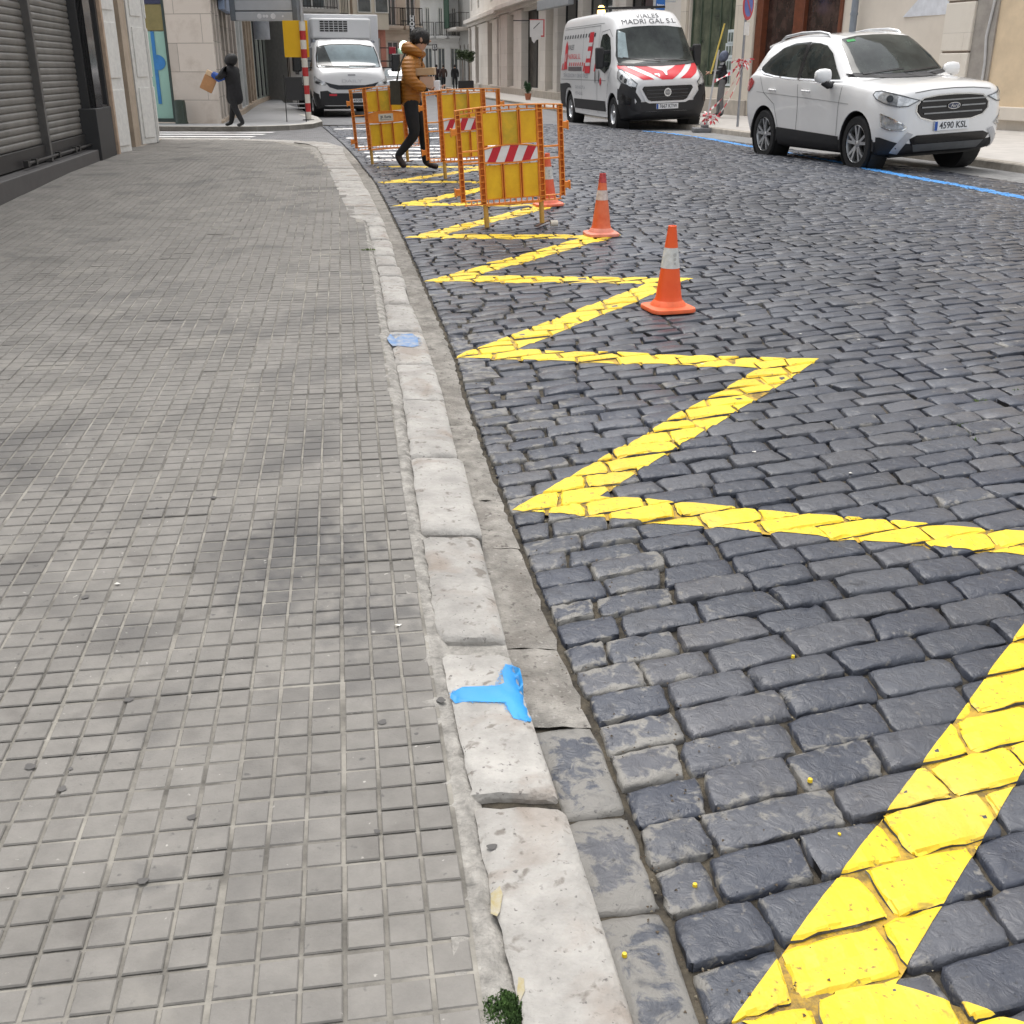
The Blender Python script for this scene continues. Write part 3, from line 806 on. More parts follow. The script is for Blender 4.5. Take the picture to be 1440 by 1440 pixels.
sheet('pavement', lambda y: -4.66 + (y - 10.27) * (-.149) - .6, lambda y: min(float(TE(y)), float(np.interp(y, [15, 16.2, 17.0, 17.9, 18.5, 18.95, 19.15, 19.45], [9, -2.78, -2.93, -3.28, -3.82, -4.62, -5.65, -9]))) + (.006 if y < 15 else .03),
      np.concatenate([np.arange(.2, 8, .3), np.arange(8, 18.9, .3), np.arange(18.9, 19.45, .07)]), KH - .0036, M_groove, 16)
_lf = MB()

# ---- blue spray marks on the kerb, an old blue smear, dabs of yellow
def kerb_z(x, y):
    return G(x, y) + KH
kb = BVHTree.FromPolygons([v.co.copy() for v in kerb.data.vertices], [tuple(p.vertices) for p in kerb.data.polygons])
def kerb_mark(name, outline_px, m, lift=.0022, step=.008, off=KH):
    pts = [P(x, y, off) for x, y in outline_px]
    ol = [Vector((p.x, p.y)) for p in pts]; n = len(ol)
    xs = [p.x for p in ol]; ys = [p.y for p in ol]
    def inside(q):
        c = False
        for i in range(n):
            a, b = ol[i], ol[i - 1]
            if (a.y > q.y) != (b.y > q.y) and q.x < (b.x - a.x) * (q.y - a.y) / (b.y - a.y) + a.x: c = not c
        return c
    V = list(ol); x = min(xs)
    while x < max(xs):
        y = min(ys)
        while y < max(ys):
            q = Vector((x, y))
            if inside(q): V.append(q)
            y += step
        x += step
    r = delaunay_2d_cdt(V, [], [list(range(n))], 1, 1e-5)
    vs = []
    for p in r[0]:
        hit = kb.ray_cast(Vector((p.x, p.y, 3)), Vector((0, 0, -1)))
        z = hit[0].z if hit[0] is not None else G(p.x, p.y) + off
        vs.append((p.x, p.y, max(z, G(p.x, p.y) + KH * .3) + lift))
    mb = MB(); mb.add(vs, [tuple(f) for f in r[2]]); o = mb.build(name, m, smooth=180); o['kind'] = 'structure'; return o
M_spray = paint_material('blue_spray', (.03, .31, .72), (.17, .34, .52), thr=.62, bump=.001)
M_spray_old = mat('worn_blue_spray', (.10, .30, .66), .85, var=.3, scale=26, tint=(.36, .37, .38), detail=9)
kerb_mark('blue_spray_mark', [(634, 973), (650, 968), (700, 966), (709, 962), (706, 945), (711, 934), (720, 932), (731, 941), (735, 958), (737, 972), (744, 990), (749, 1004), (746, 1012), (735, 1014), (722, 1012), (716, 1000), (712, 989), (690, 989), (660, 988), (640, 988), (633, 982)], M_spray)
kerb_mark('old_blue_smear', [(549, 470), (556, 476), (566, 470), (580, 469), (587, 475), (589, 485), (580, 488), (563, 486), (552, 487), (547, 482), (544, 476)], M_spray_old, step=.03)
def overspray(name, outline_px, m, n, spread, size, seed):
    """fine droplets round the edge of a sprayed mark"""
    rg = random.Random(seed); mb = MB(); pts = [P(x, y, KH) for x, y in outline_px]
    for i in range(n):
        k = rg.randrange(len(pts)); a, b = pts[k], pts[(k + 1) % len(pts)]; p = a.lerp(b, rg.random())
        x, y = p.x + rg.gauss(0, spread), p.y + rg.gauss(0, spread); hit = kb.ray_cast(Vector((x, y, 3)), Vector((0, 0, -1)))
        if hit[0] is None: continue
        r = size * rg.uniform(.4, 1.2); z = hit[0].z + .0022; an = rg.uniform(0, 6)
        mb.add([(x + r * math.cos(an + j * 1.257), y + r * math.sin(an + j * 1.257), z) for j in range(5)], [(0, 1, 2, 3, 4)])
    return tag(mb.build(name, m), kind='stuff')
overspray('spray_droplets', [(634, 973), (700, 966), (706, 945), (720, 932), (735, 958), (749, 1004), (735, 1014), (716, 1000), (712, 989), (660, 988)], M_spray, 1500, .0035, .0011, 4)
overspray('spray_droplets', [(549, 470), (566, 470), (587, 475), (589, 485), (563, 486), (547, 482), (568, 478)], M_spray_old, 500, .012, .003, 5)
M_ydab = mat('yellow_dab', (.52, .42, .17), .8, var=.3, scale=60, tint=(.40, .37, .30))
kerb_mark('yellow_paint_dab', [(690, 1258), (703, 1246), (707, 1258), (703, 1280), (699, 1290), (690, 1286)], M_ydab)
kerb_mark('yellow_paint_dab', [(729, 1372), (737, 1376), (738, 1392), (731, 1405), (727, 1392)], M_ydab)
for (px, py, s) in ((1139, 1099, .006), (977, 1247, .005), (878, 1345, .005), (1115, 925, .005), (1180, 1176, .004)):
    q = P(px, py); d = MB(); a0 = random.random() * 6
    d.lathe([(0, .004), (s * .8, .003), (s, -.004)], 7, (q.x, q.y, q.z + .004)); tag(d.build('paint_fleck', M_yellow, smooth=60), kind='structure')

# ---- moss clump and small weeds
M_moss = mat('moss', (.045, .10, .02), .95, var=.5, scale=60, tint=(.09, .17, .04))
def tuft(name, c, rad, n, h, m=M_moss, seed=1, flat=.5):
    rg = random.Random(seed); mb = MB()
    for i in range(n):
        a = rg.uniform(0, 6.283); r = rad * math.sqrt(rg.random()); x, y = c.x + r * math.cos(a), c.y + r * math.sin(a) * flat
        hh = h * rg.uniform(.4, 1) * (1 - .5 * r / rad); w = rg.uniform(.0012, .003); t = rg.uniform(0, 6.283); lean = rg.uniform(0, .6) * hh
        dx, dy = math.cos(t), math.sin(t)
        mb.add([(x - dy * w, y + dx * w, c.z), (x + dy * w, y - dx * w, c.z), (x + dx * lean + dy * w * .6, y + dy * lean - dx * w * .6, c.z + hh), (x + dx * lean * 1.3 - dy * w * .6, y + dy * lean * 1.3 + dx * w * .6, c.z + hh * .9)], [(0, 1, 2, 3)])
    return tag(mb.build(name, m), kind='stuff')
tuft('moss', P(704, 1425, KH - .01), .032, 1500, .014, seed=2, flat=1.3)
tuft('moss', P(752, 1110, KH * .6), .014, 260, .010, seed=3)
M_weed = mat('grass_blades', (.09, .17, .03), .8, var=.3, scale=30, tint=(.17, .24, .06))
for k, (px, py) in enumerate([(1375, 565), (1430, 552), (1350, 610), (1372, 622), (1432, 600), (1212, 488), (1330, 590), (1395, 590), (1360, 600), (518, 352)]):
    q = P(px, py, KH if px < 700 else -.012)
    tuft('grass', q, .05, 60, .022, M_weed, seed=20 + k, flat=.25)
# gum spots and stains on the tiles
M_gum = mat('old_gum', (.105, .10, .095), .85)
for k, (px, py, r) in enumerate([(181, 985, .010), (42, 1079, .011), (99, 1082, .005), (88, 1110, .008), (538, 1016, .009), (586, 1033, .005), (201, 1240, .009), (530, 1170, .006), (300, 700, .010), (620, 985, .01), (120, 840, .01), (270, 1150, .008), (692, 1192, .009)]):
    q = P(px, py, KH); d = MB(); n = 14; ph = k
    vs = [(q.x, q.y, q.z + .0035)] + [(q.x + r * (1 + .25 * math.sin(3 * a + ph)) * math.cos(a), q.y + r * (1 + .2 * math.cos(2 * a + ph)) * math.sin(a), q.z + .0022) for a in [2 * math.pi * i / n for i in range(n)]]
    d.add(vs, [(0, 1 + i, 1 + (i + 1) % n) for i in range(n)]); tag(d.build('gum_spot', M_gum, smooth=180), kind='structure')

# ---- right kerb and pavement, far left pavement
def right_side():
    V = []; Q = []; ys = np.concatenate([np.arange(3, 28, .35), np.arange(28, 96, 2.)])
    for y in ys:
        x = float(RK(y)); g = G(x, y)
        for dx, dz in ((0, -.03), (.006, .085), (.02, .10), (.16, .105), (.17, .103), (.171, .104), (4.5, .13), (14, .13)):
            V.append((x + dx, y, g + dz))
    k = 8
    mi = []
    for i in range(len(ys) - 1):
        for j in range(k - 1):
            q = i * k + j; Q.append((q, q + 1, q + k + 1, q + k)); mi.append(0 if j < 4 else 1)
    o = np_mesh('right_pavement', np.array(V), np.array(Q), [mat('old_kerb', (.33, .30, .26), .85, var=.3, scale=6, bump=.004), mat('pale_pavement', (.42, .40, .375), .85, var=.12, scale=3, bump=.002)], mi=np.array(mi)); o['kind'] = 'structure'
right_side()
def poly_slab(name, pts, off, h, m, mside=None):
    """raised paving with a kerb edge following the ground"""
    n = len(pts); ol = [Vector(p) for p in pts]
    V = list(ol)
    r = delaunay_2d_cdt(V, [], [list(range(n))], 1, 1e-5)
    vs = [(p.x, p.y, G(p.x, p.y) + off) for p in r[0]]
    mb = MB(); mb.add(vs, [tuple(f) for f in r[2]], 0)
    for i in range(n):
        a, b = ol[i], ol[(i + 1) % n]
        mb.add([(a.x, a.y, G(a.x, a.y) + off), (b.x, b.y, G(b.x, b.y) + off), (b.x, b.y, G(b.x, b.y) + off - h), (a.x, a.y, G(a.x, a.y) + off - h)], [(0, 1, 2, 3)], 1)
    o = mb.build(name, [m, mside or m]); o['kind'] = 'structure'; return o
FK = [(-40, 25.6), (-9.5, 24.5), (-8.3, 24.55), (-6.4, 24.25), (-5.5, 24.35), (-4.9, 24.9), (-4.55, 25.9), (-4.6, 27.5), (-5.3, 31), (-6.1, 34), (-7.0, 38), (-9.2, 46), (-13.6, 66), (-17, 90)]
FKi = [(-22, 90), (-18, 66), (-14, 46), (-12, 38), (-11, 34), (-10.5, 31), (-11, 30), (-40, 31)]
poly_slab('pavement_corner_fill', [(-2.6, 15.8), (-2.74, 16.9), (-3.05, 17.85), (-3.65, 18.6), (-4.55, 19.1), (-5.6, 19.3), (-9.0, 19.6), (-8.0, 17.0), (-4.0, 15.8)], KH - .012, .1, M_groove)
poly_slab('far_left_pavement', FK + FKi, .09, .2, mat('far_pavement', (.33, .33, .33), .6, var=.12, scale=1.5), mat('old_kerb', (.33, .30, .26)))
M_kerbfar = mat('pale_kerb', (.5, .48, .44), .8, var=.15, scale=3)
kq = MB()
for a, b in zip(FK[:9], FK[1:10]):
    a = Vector(a); b = Vector(b); d = (b - a).normalized(); n = Vector((-d.y, d.x)) * .3
    vs = [a, b, b + n, a + n]
    kq.add([(p.x, p.y, G(p.x, p.y) + .097) for p in vs] + [(p.x, p.y, G(p.x, p.y) - .02) for p in vs], [(0, 1, 2, 3), (0, 4, 5, 1), (3, 2, 6, 7), (1, 5, 6, 2), (0, 3, 7, 4)])
tag(kq.build('far_corner_kerb', M_kerbfar), kind='structure')

def grit(name, n, area, m, size, seed, off):
    rg = np.random.default_rng(seed); mb = MB()
    for i in range(n):
        y = area[0] + (area[1] - area[0]) * rg.random() ** 1.6; u = rg.random() ** area[3] * area[2]; x = float(GR(y)) + u - .04
        s = size * rg.uniform(.4, 1.3); a = rg.uniform(0, 6.28); z = G(x, y) + off
        vs = [(x + s * math.cos(a + k * 2.1) * rg.uniform(.6, 1), y + s * math.sin(a + k * 2.1) * rg.uniform(.6, 1), z) for k in range(3)] + [(x, y, z + s * rg.uniform(.4, .9))]
        mb.add(vs, [(0, 1, 3), (1, 2, 3), (2, 0, 3)])
    return tag(mb.build(name, m), kind='stuff')
grit('gravel', 1500, (1.1, 7, 2.6, 1.5), mat('pale_grit', (.30, .26, .19), .9, var=.4, scale=80), .0045, 5, -.009)
grit('gravel', 700, (1.1, 9, .30, 1.0), mat('brown_grit', (.13, .10, .07), .9, var=.4, scale=80), .004, 6, .001)
for k, (px, py) in enumerate(((1196, 666), (988, 512), (1207, 478), (693, 1118), (560, 880), (165, 822), (820, 560), (1125, 470), (690, 1118), (1060, 636), (1330, 520))):
    off_ = KH if px < 600 else .004
    q = P(px, py, off_); s_ = .008 + .001 * (k % 4); a = k * 1.3
    mb = MB(); mb.add([(q.x + s_ * math.cos(a + j * 1.57) * (1 + .3 * (j % 2)), q.y + s_ * math.sin(a + j * 1.57) * .7, q.z + .002 + .002 * (j % 2)) for j in range(4)], [(0, 1, 2, 3)])
    tag(mb.build('litter', mat('paper_scrap', (.62, .60, .55), .7)), kind='stuff')
# ================================================================ BUILDINGS
M_glass = mat('shop_glass', (.035, .045, .045), .06, var=.3, scale=.8, tint=(.09, .10, .09), spec=.8)
M_glass_dark = mat('dark_glass', (.02, .023, .025), .05, var=.2, scale=1, spec=.8)
M_glass_far = mat('far_glass', (.10, .115, .12), .12, var=.5, scale=1.5, spec=.8)
M_anthra = mat('anthracite_panel', (.030, .030, .031), .5, var=.10, scale=4)
M_black = mat('black_gloss', (.006, .006, .008), .12, var=.1)
M_iron = mat('dark_iron', (.02, .02, .02), .5)
M_galv = mat('galvanised_steel', (.42, .43, .44), .4, var=.15, scale=12, metal=.7)
M_white_wood = mat('peeling_white_paint', (.72, .71, .68), .7, var=.1, scale=14, tint=(.78, .77, .73), bump=.002, bscale=40)
M_tan = mat('tan_stucco', (.42, .34, .26), .9, var=.2, scale=2.5, bump=.002)
M_greywood = mat('weathered_door', (.33, .33, .29), .7, var=.2, scale=5, bump=.002)

def wall_mesh(L, z0, z1, ops, depth, reveal=.22, shear=0.0):
    """front wall in local coordinates (x along, -y out) with real openings and reveals"""
    xs = sorted({0, L} | {min(max(v, 0), L) for o in ops for v in (o[0], o[1])}); zs = sorted({z0, z1} | {min(max(v, z0), z1) for o in ops for v in (o[2], o[3])})
    mb = MB()
    def solid(xc, zc): return not any(o[0] < xc < o[1] and o[2] < zc < o[3] for o in ops)
    for a, b in zip(xs, xs[1:]):
        if b - a < 1e-6: continue
        for c, d in zip(zs, zs[1:]):
            if d - c < 1e-6: continue
            if solid((a + b) / 2, (c + d) / 2): mb.add([(a, 0, c), (b, 0, c), (b, 0, d), (a, 0, d)], [(0, 1, 2, 3)])
    for o in ops:
        a, b, c, d = max(o[0], 0), min(o[1], L), max(o[2], z0), min(o[3], z1); r = o[4] if len(o) > 4 else reveal
        mb.add([(a, 0, c), (a, 0, d), (a, r, d), (a, r, c)], [(0, 1, 2, 3)]); mb.add([(b, 0, c), (b, r, c), (b, r, d), (b, 0, d)], [(0, 1, 2, 3)])
        mb.add([(a, 0, d), (b, 0, d), (b, r, d), (a, r, d)], [(0, 1, 2, 3)]); mb.add([(a, 0, c), (a, r, c), (b, r, c), (b, 0, c)], [(0, 1, 2, 3)])
        mb.add([(a, r, c), (b, r, c), (b, r, d), (a, r, d)], [(0, 1, 2, 3)])
    mb.add([(0, 0, z0), (0, depth, z0), (0, depth, z1), (0, 0, z1)], [(0, 1, 2, 3)]); mb.add([(L, 0, z0), (L, 0, z1), (L, depth, z1), (L, depth, z0)], [(0, 1, 2, 3)])
    mb.add([(0, 0, z1), (L, 0, z1), (L, depth, z1), (0, depth, z1)], [(0, 1, 2, 3)]); mb.add([(0, depth, z0), (L, depth, z0), (L, depth, z1), (0, depth, z1)], [(0, 1, 2, 3)])
    if shear: mb.v = [(v[0] + shear * v[1], v[1], v[2]) if v[1] > .6 else v for v in mb.v]
    return mb
def window(parent, a, b, c, d, y, mf, mg, bars=1, rails=0, fw=.05, name='window', glaze_off=.0, sub='pane'):
    """a framed window or glazed door: frame (part) with its pane (sub-part)"""
    f = MB(); w = fw
    f.box(a, a + w, y - .04, y + .03, c, d); f.box(b - w, b, y - .04, y + .03, c, d); f.box(a + w, b - w, y - .04, y + .03, d - w, d); f.box(a + w, b - w, y - .04, y + .03, c, c + w)
    for i in range(1, bars + 1):
        x = a + (b - a) * i / (bars + 1); f.box(x - w * .4, x + w * .4, y - .035, y + .02, c + w, d - w)
    for i in range(1, rails + 1):
        z = c + (d - c) * i / (rails + 1); f.box(a + w, b - w, y - .03, y + .015, z - w * .3, z + w * .3)
    fo = f.build(name, mf, parent)
    g = MB(); g.box(a + w * .5, b - w * .5, y + .0, y + .012, c + w * .5, d - w * .5); g.build(sub, mg, fo)
    return fo
def balcony(parent, a, b, z, dep=.7, hgt=1.0, ms=None, mi=None, pitch=.13, name='balcony'):
    s = MB(); s.box(a, b, -dep, 0, z - .14, z); s.box(a + .05, b - .05, -dep + .06, 0, z - .22, z - .14); so = s.build(name, ms, parent)
    r = MB(); r.box(a, b, -dep, -dep + .03, z + hgt - .04, z + hgt); r.box(a, b, -dep, -dep + .03, z + .06, z + .09)
    r.box(a, a + .03, -dep, 0, z + hgt - .04, z + hgt); r.box(b - .03, b, -dep, 0, z + hgt - .04, z + hgt)
    n = int((b - a) / pitch)
    for i in range(n + 1):
        x = a + (b - a) * i / max(1, n); r.box(x - .008, x + .008, -dep + .005, -dep + .022, z, z + hgt - .03)
    for i in range(int(dep / pitch) + 1):
        for x in (a + .01, b - .03): r.box(x, x + .016, -dep + i * pitch, -dep + i * pitch + .016, z, z + hgt - .03)
    r.build('railing', mi or M_iron, so); return so

# ---------------------------------------------------------------- shop with roller shutters, left
FL = Frame((-4.66 + .1475 * 5.0, 10.27 - .98906 * 5.0), (-4.66 - .1475 * 5.12, 10.27 + .98906 * 5.12), .15)
S0 = 5.0                       # measured distances start 5 m along
shop = empty('shop_building', FL.o, FL.ang, 'dark grey shop front with rolled down metal shutters at the left edge', 'shop')
zG = -.25
ops = [(.4, S0 + 4.22, .17, 3.2, .30), (S0 + 4.25, S0 + 5.02, .66, 3.2, .12)]
wall_mesh(FL.L, zG, 9.5, ops, 5.5).build('wall', M_anthra, shop)
st = MB(); st.box(.3, S0 + 3.95, -.02, .30, zG, .175); st.build('sill', mat('step_stone', (.085, .080, .078), .6, var=.12, scale=5), shop, bevel=.008)
pl = MB(); pl.box(S0 + 4.0, S0 + 4.93, -.045, .25, zG, .655); pl.box(S0 + 4.93, S0 + 5.09, -.02, .2, zG, .655); pl.build('plinth', M_anthra, shop, bevel=.006)
bp_ = MB(); bp_.box(S0 + 4.22, S0 + 4.62, -.015, .2, .66, 3.2); bp_.build('pilaster', M_black, shop, bevel=.004)
window(shop, S0 + 4.62, S0 + 5.06, .66, 3.2, .05, M_anthra, mat('reflecting_glass', (.03, .028, .028), .04, var=.4, scale=2, tint=(.10, .09, .085), spec=1), bars=0, fw=.02)
M_shut = mat('shutter_metal', (.19, .18, .165), .5, var=.18, scale=3, metal=.25, bump=.0008, bscale=30)
def shutter(x0, x1):
    mb = MB(); z = .36; hs_ = .070; prof = [(0, 0), (-.007, .006), (-.011, .018), (-.012, .034), (-.011, .050), (-.006, .060), (.002, .064), (.004, .070)]
    pts = []
    k = 0
    while z + k * hs_ < 3.2:
        for (y, dz) in prof: pts.append((.17 + y, z + k * hs_ + dz))
        k += 1
    vs = []
    for (y, zz) in pts: vs += [(x0, y, zz), (x1, y, zz)]
    mb.add(vs, [(2 * i, 2 * i + 1, 2 * i + 3, 2 * i + 2) for i in range(len(pts) - 1)])
    o = mb.build('roller_shutter', M_shut, shop, smooth=50)
    b = MB(); b.box(x0, x1, .13, .18, .19, .355); b.build('bottom_bar', mat('shutter_bar', (.045, .043, .042), .5, metal=.3), o, bevel=.004)
shutter(.42, S0 + 2.02); shutter(S0 + 2.10, S0 + 4.16)
r_ = MB(); r_.box(S0 + 2.02, S0 + 2.10, .08, .2, .175, 3.2); r_.build('guide_rail', mat('guide_rail', (.16, .155, .15), .35, metal=.7), shop, bevel=.004)
r_ = MB(); r_.box(S0 + 4.16, S0 + 4.22, .06, .2, .175, 3.2); r_.build('guide_rail', M_anthra, shop, bevel=.004)
lk = MB(); lk.tube([(S0 + .96, .07, .235), (S0 + 4.1, .07, .235)], .014, 8)
for x in (S0 + .98, S0 + 1.3, S0 + 2.3, S0 + 3.1, S0 + 3.3): lk.box(x - .03, x + .03, .05, .10, .205, .265)
lk.build('lock_bar', mat('lock_bar', (.06, .058, .056), .4, metal=.6), shop)
for z in (4.2, 7.0):
    for x in (1.5, 4.3, 7.1): window(shop, x, x + 1.1, z, z + 1.9, -.01, M_white_wood, M_glass_far, bars=1)

# ---------------------------------------------------------------- old house with peeling white doors
FO = Frame(FL.pt(FL.L).to_2d(), FL.pt(FL.L + 3.75).to_2d(), .15)
old = empty('old_house', FO.o, FO.ang, 'old tan house with three peeling white door leaves beside the shutters', 'house')
dz = -.02
wall_mesh(FO.L, zG, 9.0, [(.16, 1.55, dz, 3.0, .28), (2.05, 3.45, dz, 3.0, .28)], 5.0).build('wall', M_tan, old)
tr = MB(); tr.box(.0, .10, -.05, .1, zG, 3.4); tr.build('jamb', mat('salmon_trim', (.46, .34, .25), .8, var=.2, scale=8), old, bevel=.01)
def door_leaf(x0, x1, y, M=None, m=M_white_wood, name='door_leaf'):
    mb = MB(); mb.box(x0, x1, y, y + .05, .03, 2.95)
    w = x1 - x0
    for (a, b) in ((.12, .85), (1.0, 1.7), (1.85, 2.8)):
        mb.box(x0 + w * .16, x1 - w * .16, y - .018, y, a, b)
    return mb.build(name, m, old, bevel=.006, M=M)
def hinge(x, y, a): return Matrix.Translation((x, y, 0)) @ Matrix.Rotation(a, 4, 'Z') @ Matrix.Translation((-x, -y, 0))
door_leaf(.18, .72, .02, hinge(.18, .02, math.radians(-12)))
door_leaf(.80, 1.28, .12, None, M_greywood)
h_ = MB(); h_.box(1.30, 1.33, .10, .13, .5, 1.9); h_.tube([(.92, .09, 1.2), (.92, .06, 1.25), (.92, .09, 1.3)], .012, 8); h_.build('bolt', M_iron, old)
door_leaf(2.18, 2.62, .0, hinge(2.18, .0, math.radians(-20)))
door_leaf(2.72, 3.42, -.06, hinge(3.42, -.06, math.radians(8)))
h_ = MB(); h_.box(2.64, 2.69, -.05, -.01, .1, 2.6); h_.tube([(2.66, -.08, 1.15), (2.66, -.11, 1.25), (2.66, -.08, 1.35)], .012, 8); h_.build('bolt', M_iron, old)
ss = MB(); ss.box(.1, 3.7, -.06, .1, zG, .03); ss.build('doorstep', mat('worn_doorstep', (.33, .29, .24), .85, var=.3, scale=6), old, bevel=.01)
for x in (.8, 2.3): window(old, x, x + 1.0, 4.2, 6.0, -.01, M_white_wood, M_glass_far)

# ---------------------------------------------------------------- corner building of pale ashlar, across the side street
M_ashlar = stone_mat('pale_ashlar', (.60, .54, .48), 1.25, .60, .006, var=.10, mortar_dark=.5, stain=.55)
pc0 = P(228, 172, .09); pc1 = P(312, 174, .09)
pc0 = Vector((-8.35, 26.45)); pc1 = Vector((-6.72, 26.2))
dcor = (pc1 - pc0).normalized()
FCn = Frame(pc1 - dcor * 9.0, pc1, .0)
corner = empty('corner_building', FCn.o, FCn.ang, 'pale stone corner building behind the dark green bollard', 'building')
s1, _z = FCn.sz(246, 150); s0 = s1 - 1.6
wall_mesh(9.0, -.2, 11, [(s0, s1, .12, 4.2, .10), (s0 - 3.4, s0 - .5, .12, 3.2, .1), (1.0, 2.4, 4.9, 7), (3.6, 5.0, 4.9, 7), (6.2, 7.6, 4.9, 7)], 3.0, shear=-.55).build('wall', M_ashlar, corner)
M_mint = mat('mint_glass', (.30, .50, .43), .25, var=.07, scale=.8)
zt = FCn.sz(232, 44)[1]
g = MB(); g.box(s0 + .02, s1 - .06, .05, .07, .2, zt); go = g.build('mint_window', M_mint, corner)
g = MB(); g.box(s0 + .02, s1 - .06, .048, .068, zt + .02, FCn.sz(232, 6)[1]); g.build('upper_pane', mat('olive_glass', (.24, .20, .075), .25), corner)
g = MB(); g.box(s0 + .02, s1 - .06, .046, .066, FCn.sz(232, 5)[1], 4.15); g.build('sign_band', mat('dark_blue_sign', (.03, .035, .09), .4), corner)
f = MB(); f.box(s1 - .06, s1 - .0, -.01, .1, .12, 4.2); f.box(s0, s1 - .06, -.0, .1, .12, .2); f.build('window_frame', mat('dark_green_frame', (.03, .05, .045), .4), corner)
M_logo = mat('blue_vinyl', (.03, .20, .50), .4)
cx, cz = FCn.sz(221, 88)
lg = MB(); lg.prism([(cx - .02 + .20 * math.cos(a), cz + .165 * math.sin(a)) for a in [-math.pi / 2 + math.pi * i / 16 for i in range(17)]] , .035, .047, 'Y')
za, zb = FCn.sz(212, 44)[1], FCn.sz(218, 146)[1]
lg.box(cx - .10, cx - .02, .035, .047, zb, za); lg.build('blue_emblem', M_logo, go)
bsm = MB(); bsm.box(0, 9.0, -.04, .0, -.2, .1); bsm.build('plinth', mat('stone_base', (.42, .37, .31), .85, var=.2), corner)
for (a, b, c, d) in ((s0 - 3.4, s0 - .5, .12, 3.2), (1.0, 2.4, 4.9, 7), (3.6, 5.0, 4.9, 7), (6.2, 7.6, 4.9, 7)): window(corner, a, b, c, d, .06, M_white_wood, M_glass_far)

# street side of the same block: row of narrow shop bays running away
M_pier = stone_mat('pier_stone', (.44, .39, .34), .6, .55, .005, var=.08, stain=.5)
row_pts = [(-6.72, 26.2), (-7.14, 28.5), (-7.55, 31), (-8.05, 34), (-8.77, 38), (-9.82, 44), (-11.3, 54), (-13.3, 68)]
piers_px = [(306, 345), (345, 398)]
def bay_house(i, a, b, label, mwall, nb, h, mg, sign=None, zb=3.0, pier=.32, cat='building'):
    Fm = Frame(a, b, .05); o = empty('row_house', Fm.o, Fm.ang, label, cat, 'houses along the left side of the street')
    w = (Fm.L - pier) / nb; ops_ = []
    for k in range(nb): ops_.append((pier + k * w, k * w + w, .12, zb, .22))
    up = []
    for lvl in range(int((h - 3.6) / 2.9)):
        z = 3.95 + lvl * 2.9
        for k in range(max(1, int(Fm.L / 2.0))):
            ww = Fm.L / max(1, int(Fm.L / 2.0)); up.append((k * ww + ww * .25, k * ww + ww * .75, z, z + 2.1, .18))
    wall_mesh(Fm.L, -.25, h, ops_ + up, 3.0, shear=.45).build('wall', mwall, o)
    for (x0, x1, c, d, r) in ops_: window(o, x0, x1, c, d, .12, M_iron, mg, bars=0, rails=0)
    for (x0, x1, c, d, r) in up:
        window(o, x0, x1, c, d, .08, M_white_wood, M_glass_far, bars=1)
        balcony(o, x0 - .2, x1 + .2, c, .45, .95, mwall, M_iron)
    bs = MB(); bs.box(0, Fm.L, -.05, 0, -.25, .1); bs.build('plinth', M_tan, o)
    return o, Fm
M_darkshop = mat('dark_shop_interior', (.045, .055, .055), .15, var=.5, scale=2.5, tint=(.12, .14, .13), spec=.8)
ro, rF = bay_house(0, row_pts[0], row_pts[1], 'stone house at the corner with dark bays and a blue grey shop sign', M_ashlar, 2, 11, M_darkshop)
sg = MB(); sg.box(.34, rF.L + .2, -.14, -.02, 2.75, 4.0); so_ = sg.build('shop_sign', mat('dark_navy_sign', (.04, .05, .10), .4), ro, bevel=.01)
ro, rF = bay_house(1, row_pts[1], row_pts[2], 'narrow house with brown stone piers next to the corner house', M_pier, 2, 11, M_darkshop)
sg = MB(); sg.box(.1, rF.L - .1, -.16, -.02, 2.55, 3.6); so_ = sg.build('shop_sign', mat('pale_blue_sign', (.26, .34, .48), .4, var=.2, scale=1.2), ro, bevel=.01)
ro, rF = bay_house(2, row_pts[2], row_pts[3], 'house with a violet blue window display behind a brown pier', M_pier, 2, 11, mat('violet_display', (.07, .08, .20), .3, var=.5, scale=2.2, tint=(.30, .26, .36)))
ro, rF = bay_house(3, row_pts[3], row_pts[4], 'house with a white painted shutter below a round red shop sign', mat('white_wall', (.58, .58, .56), .8, var=.08, scale=2), 2, 12, mat('white_board', (.60, .61, .60), .6, var=.05))
M_redsign = mat('red_sign', (.70, .04, .03), .35)
for (px_, py_, rr_, tx_) in ((377, 60, .28, 'ria'),):
    s_, z_ = rF.sz(px_, py_, .35)
    c_ = rF.pt(s_, .35, z_)
    e = empty('round_shop_sign', c_, 0, 'round red sign with white letters hanging over the far left pavement', 'sign')
    d = MB(); d.lathe([(0, -.04), (rr_, -.04), (rr_, .04), (0, .04)], 28, axis='Y'); do = d.build('disc', M_redsign, e, smooth=40)
    a = MB(); a.box(-rr_ - .35, -rr_ * .6, -.015, .015, .12, .15); a.build('arm', M_iron, e)
    text_obj(tx_, .30, mat('white_letter', (.8, .8, .8), .5), e, wallM(0, -.045, .03), bold=.008)
ro, rF = bay_house(4, row_pts[4], row_pts[5], 'tan house with a carved wooden shop front beyond the white shutter', M_tan, 3, 12, mat('carved_wood', (.26, .16, .08), .6, var=.4, scale=9))
for k, (a, b) in enumerate(zip(row_pts[5:], row_pts[6:])):
    bay_house(5 + k, a, b, ['grey green town house hidden behind the white box truck', 'distant cream town house behind the small parked car'][k], [mat('grey_green_wall', (.33, .35, .31), .85), mat('cream_wall', (.62, .57, .48), .85)][k], 4, 13, M_glass_far)

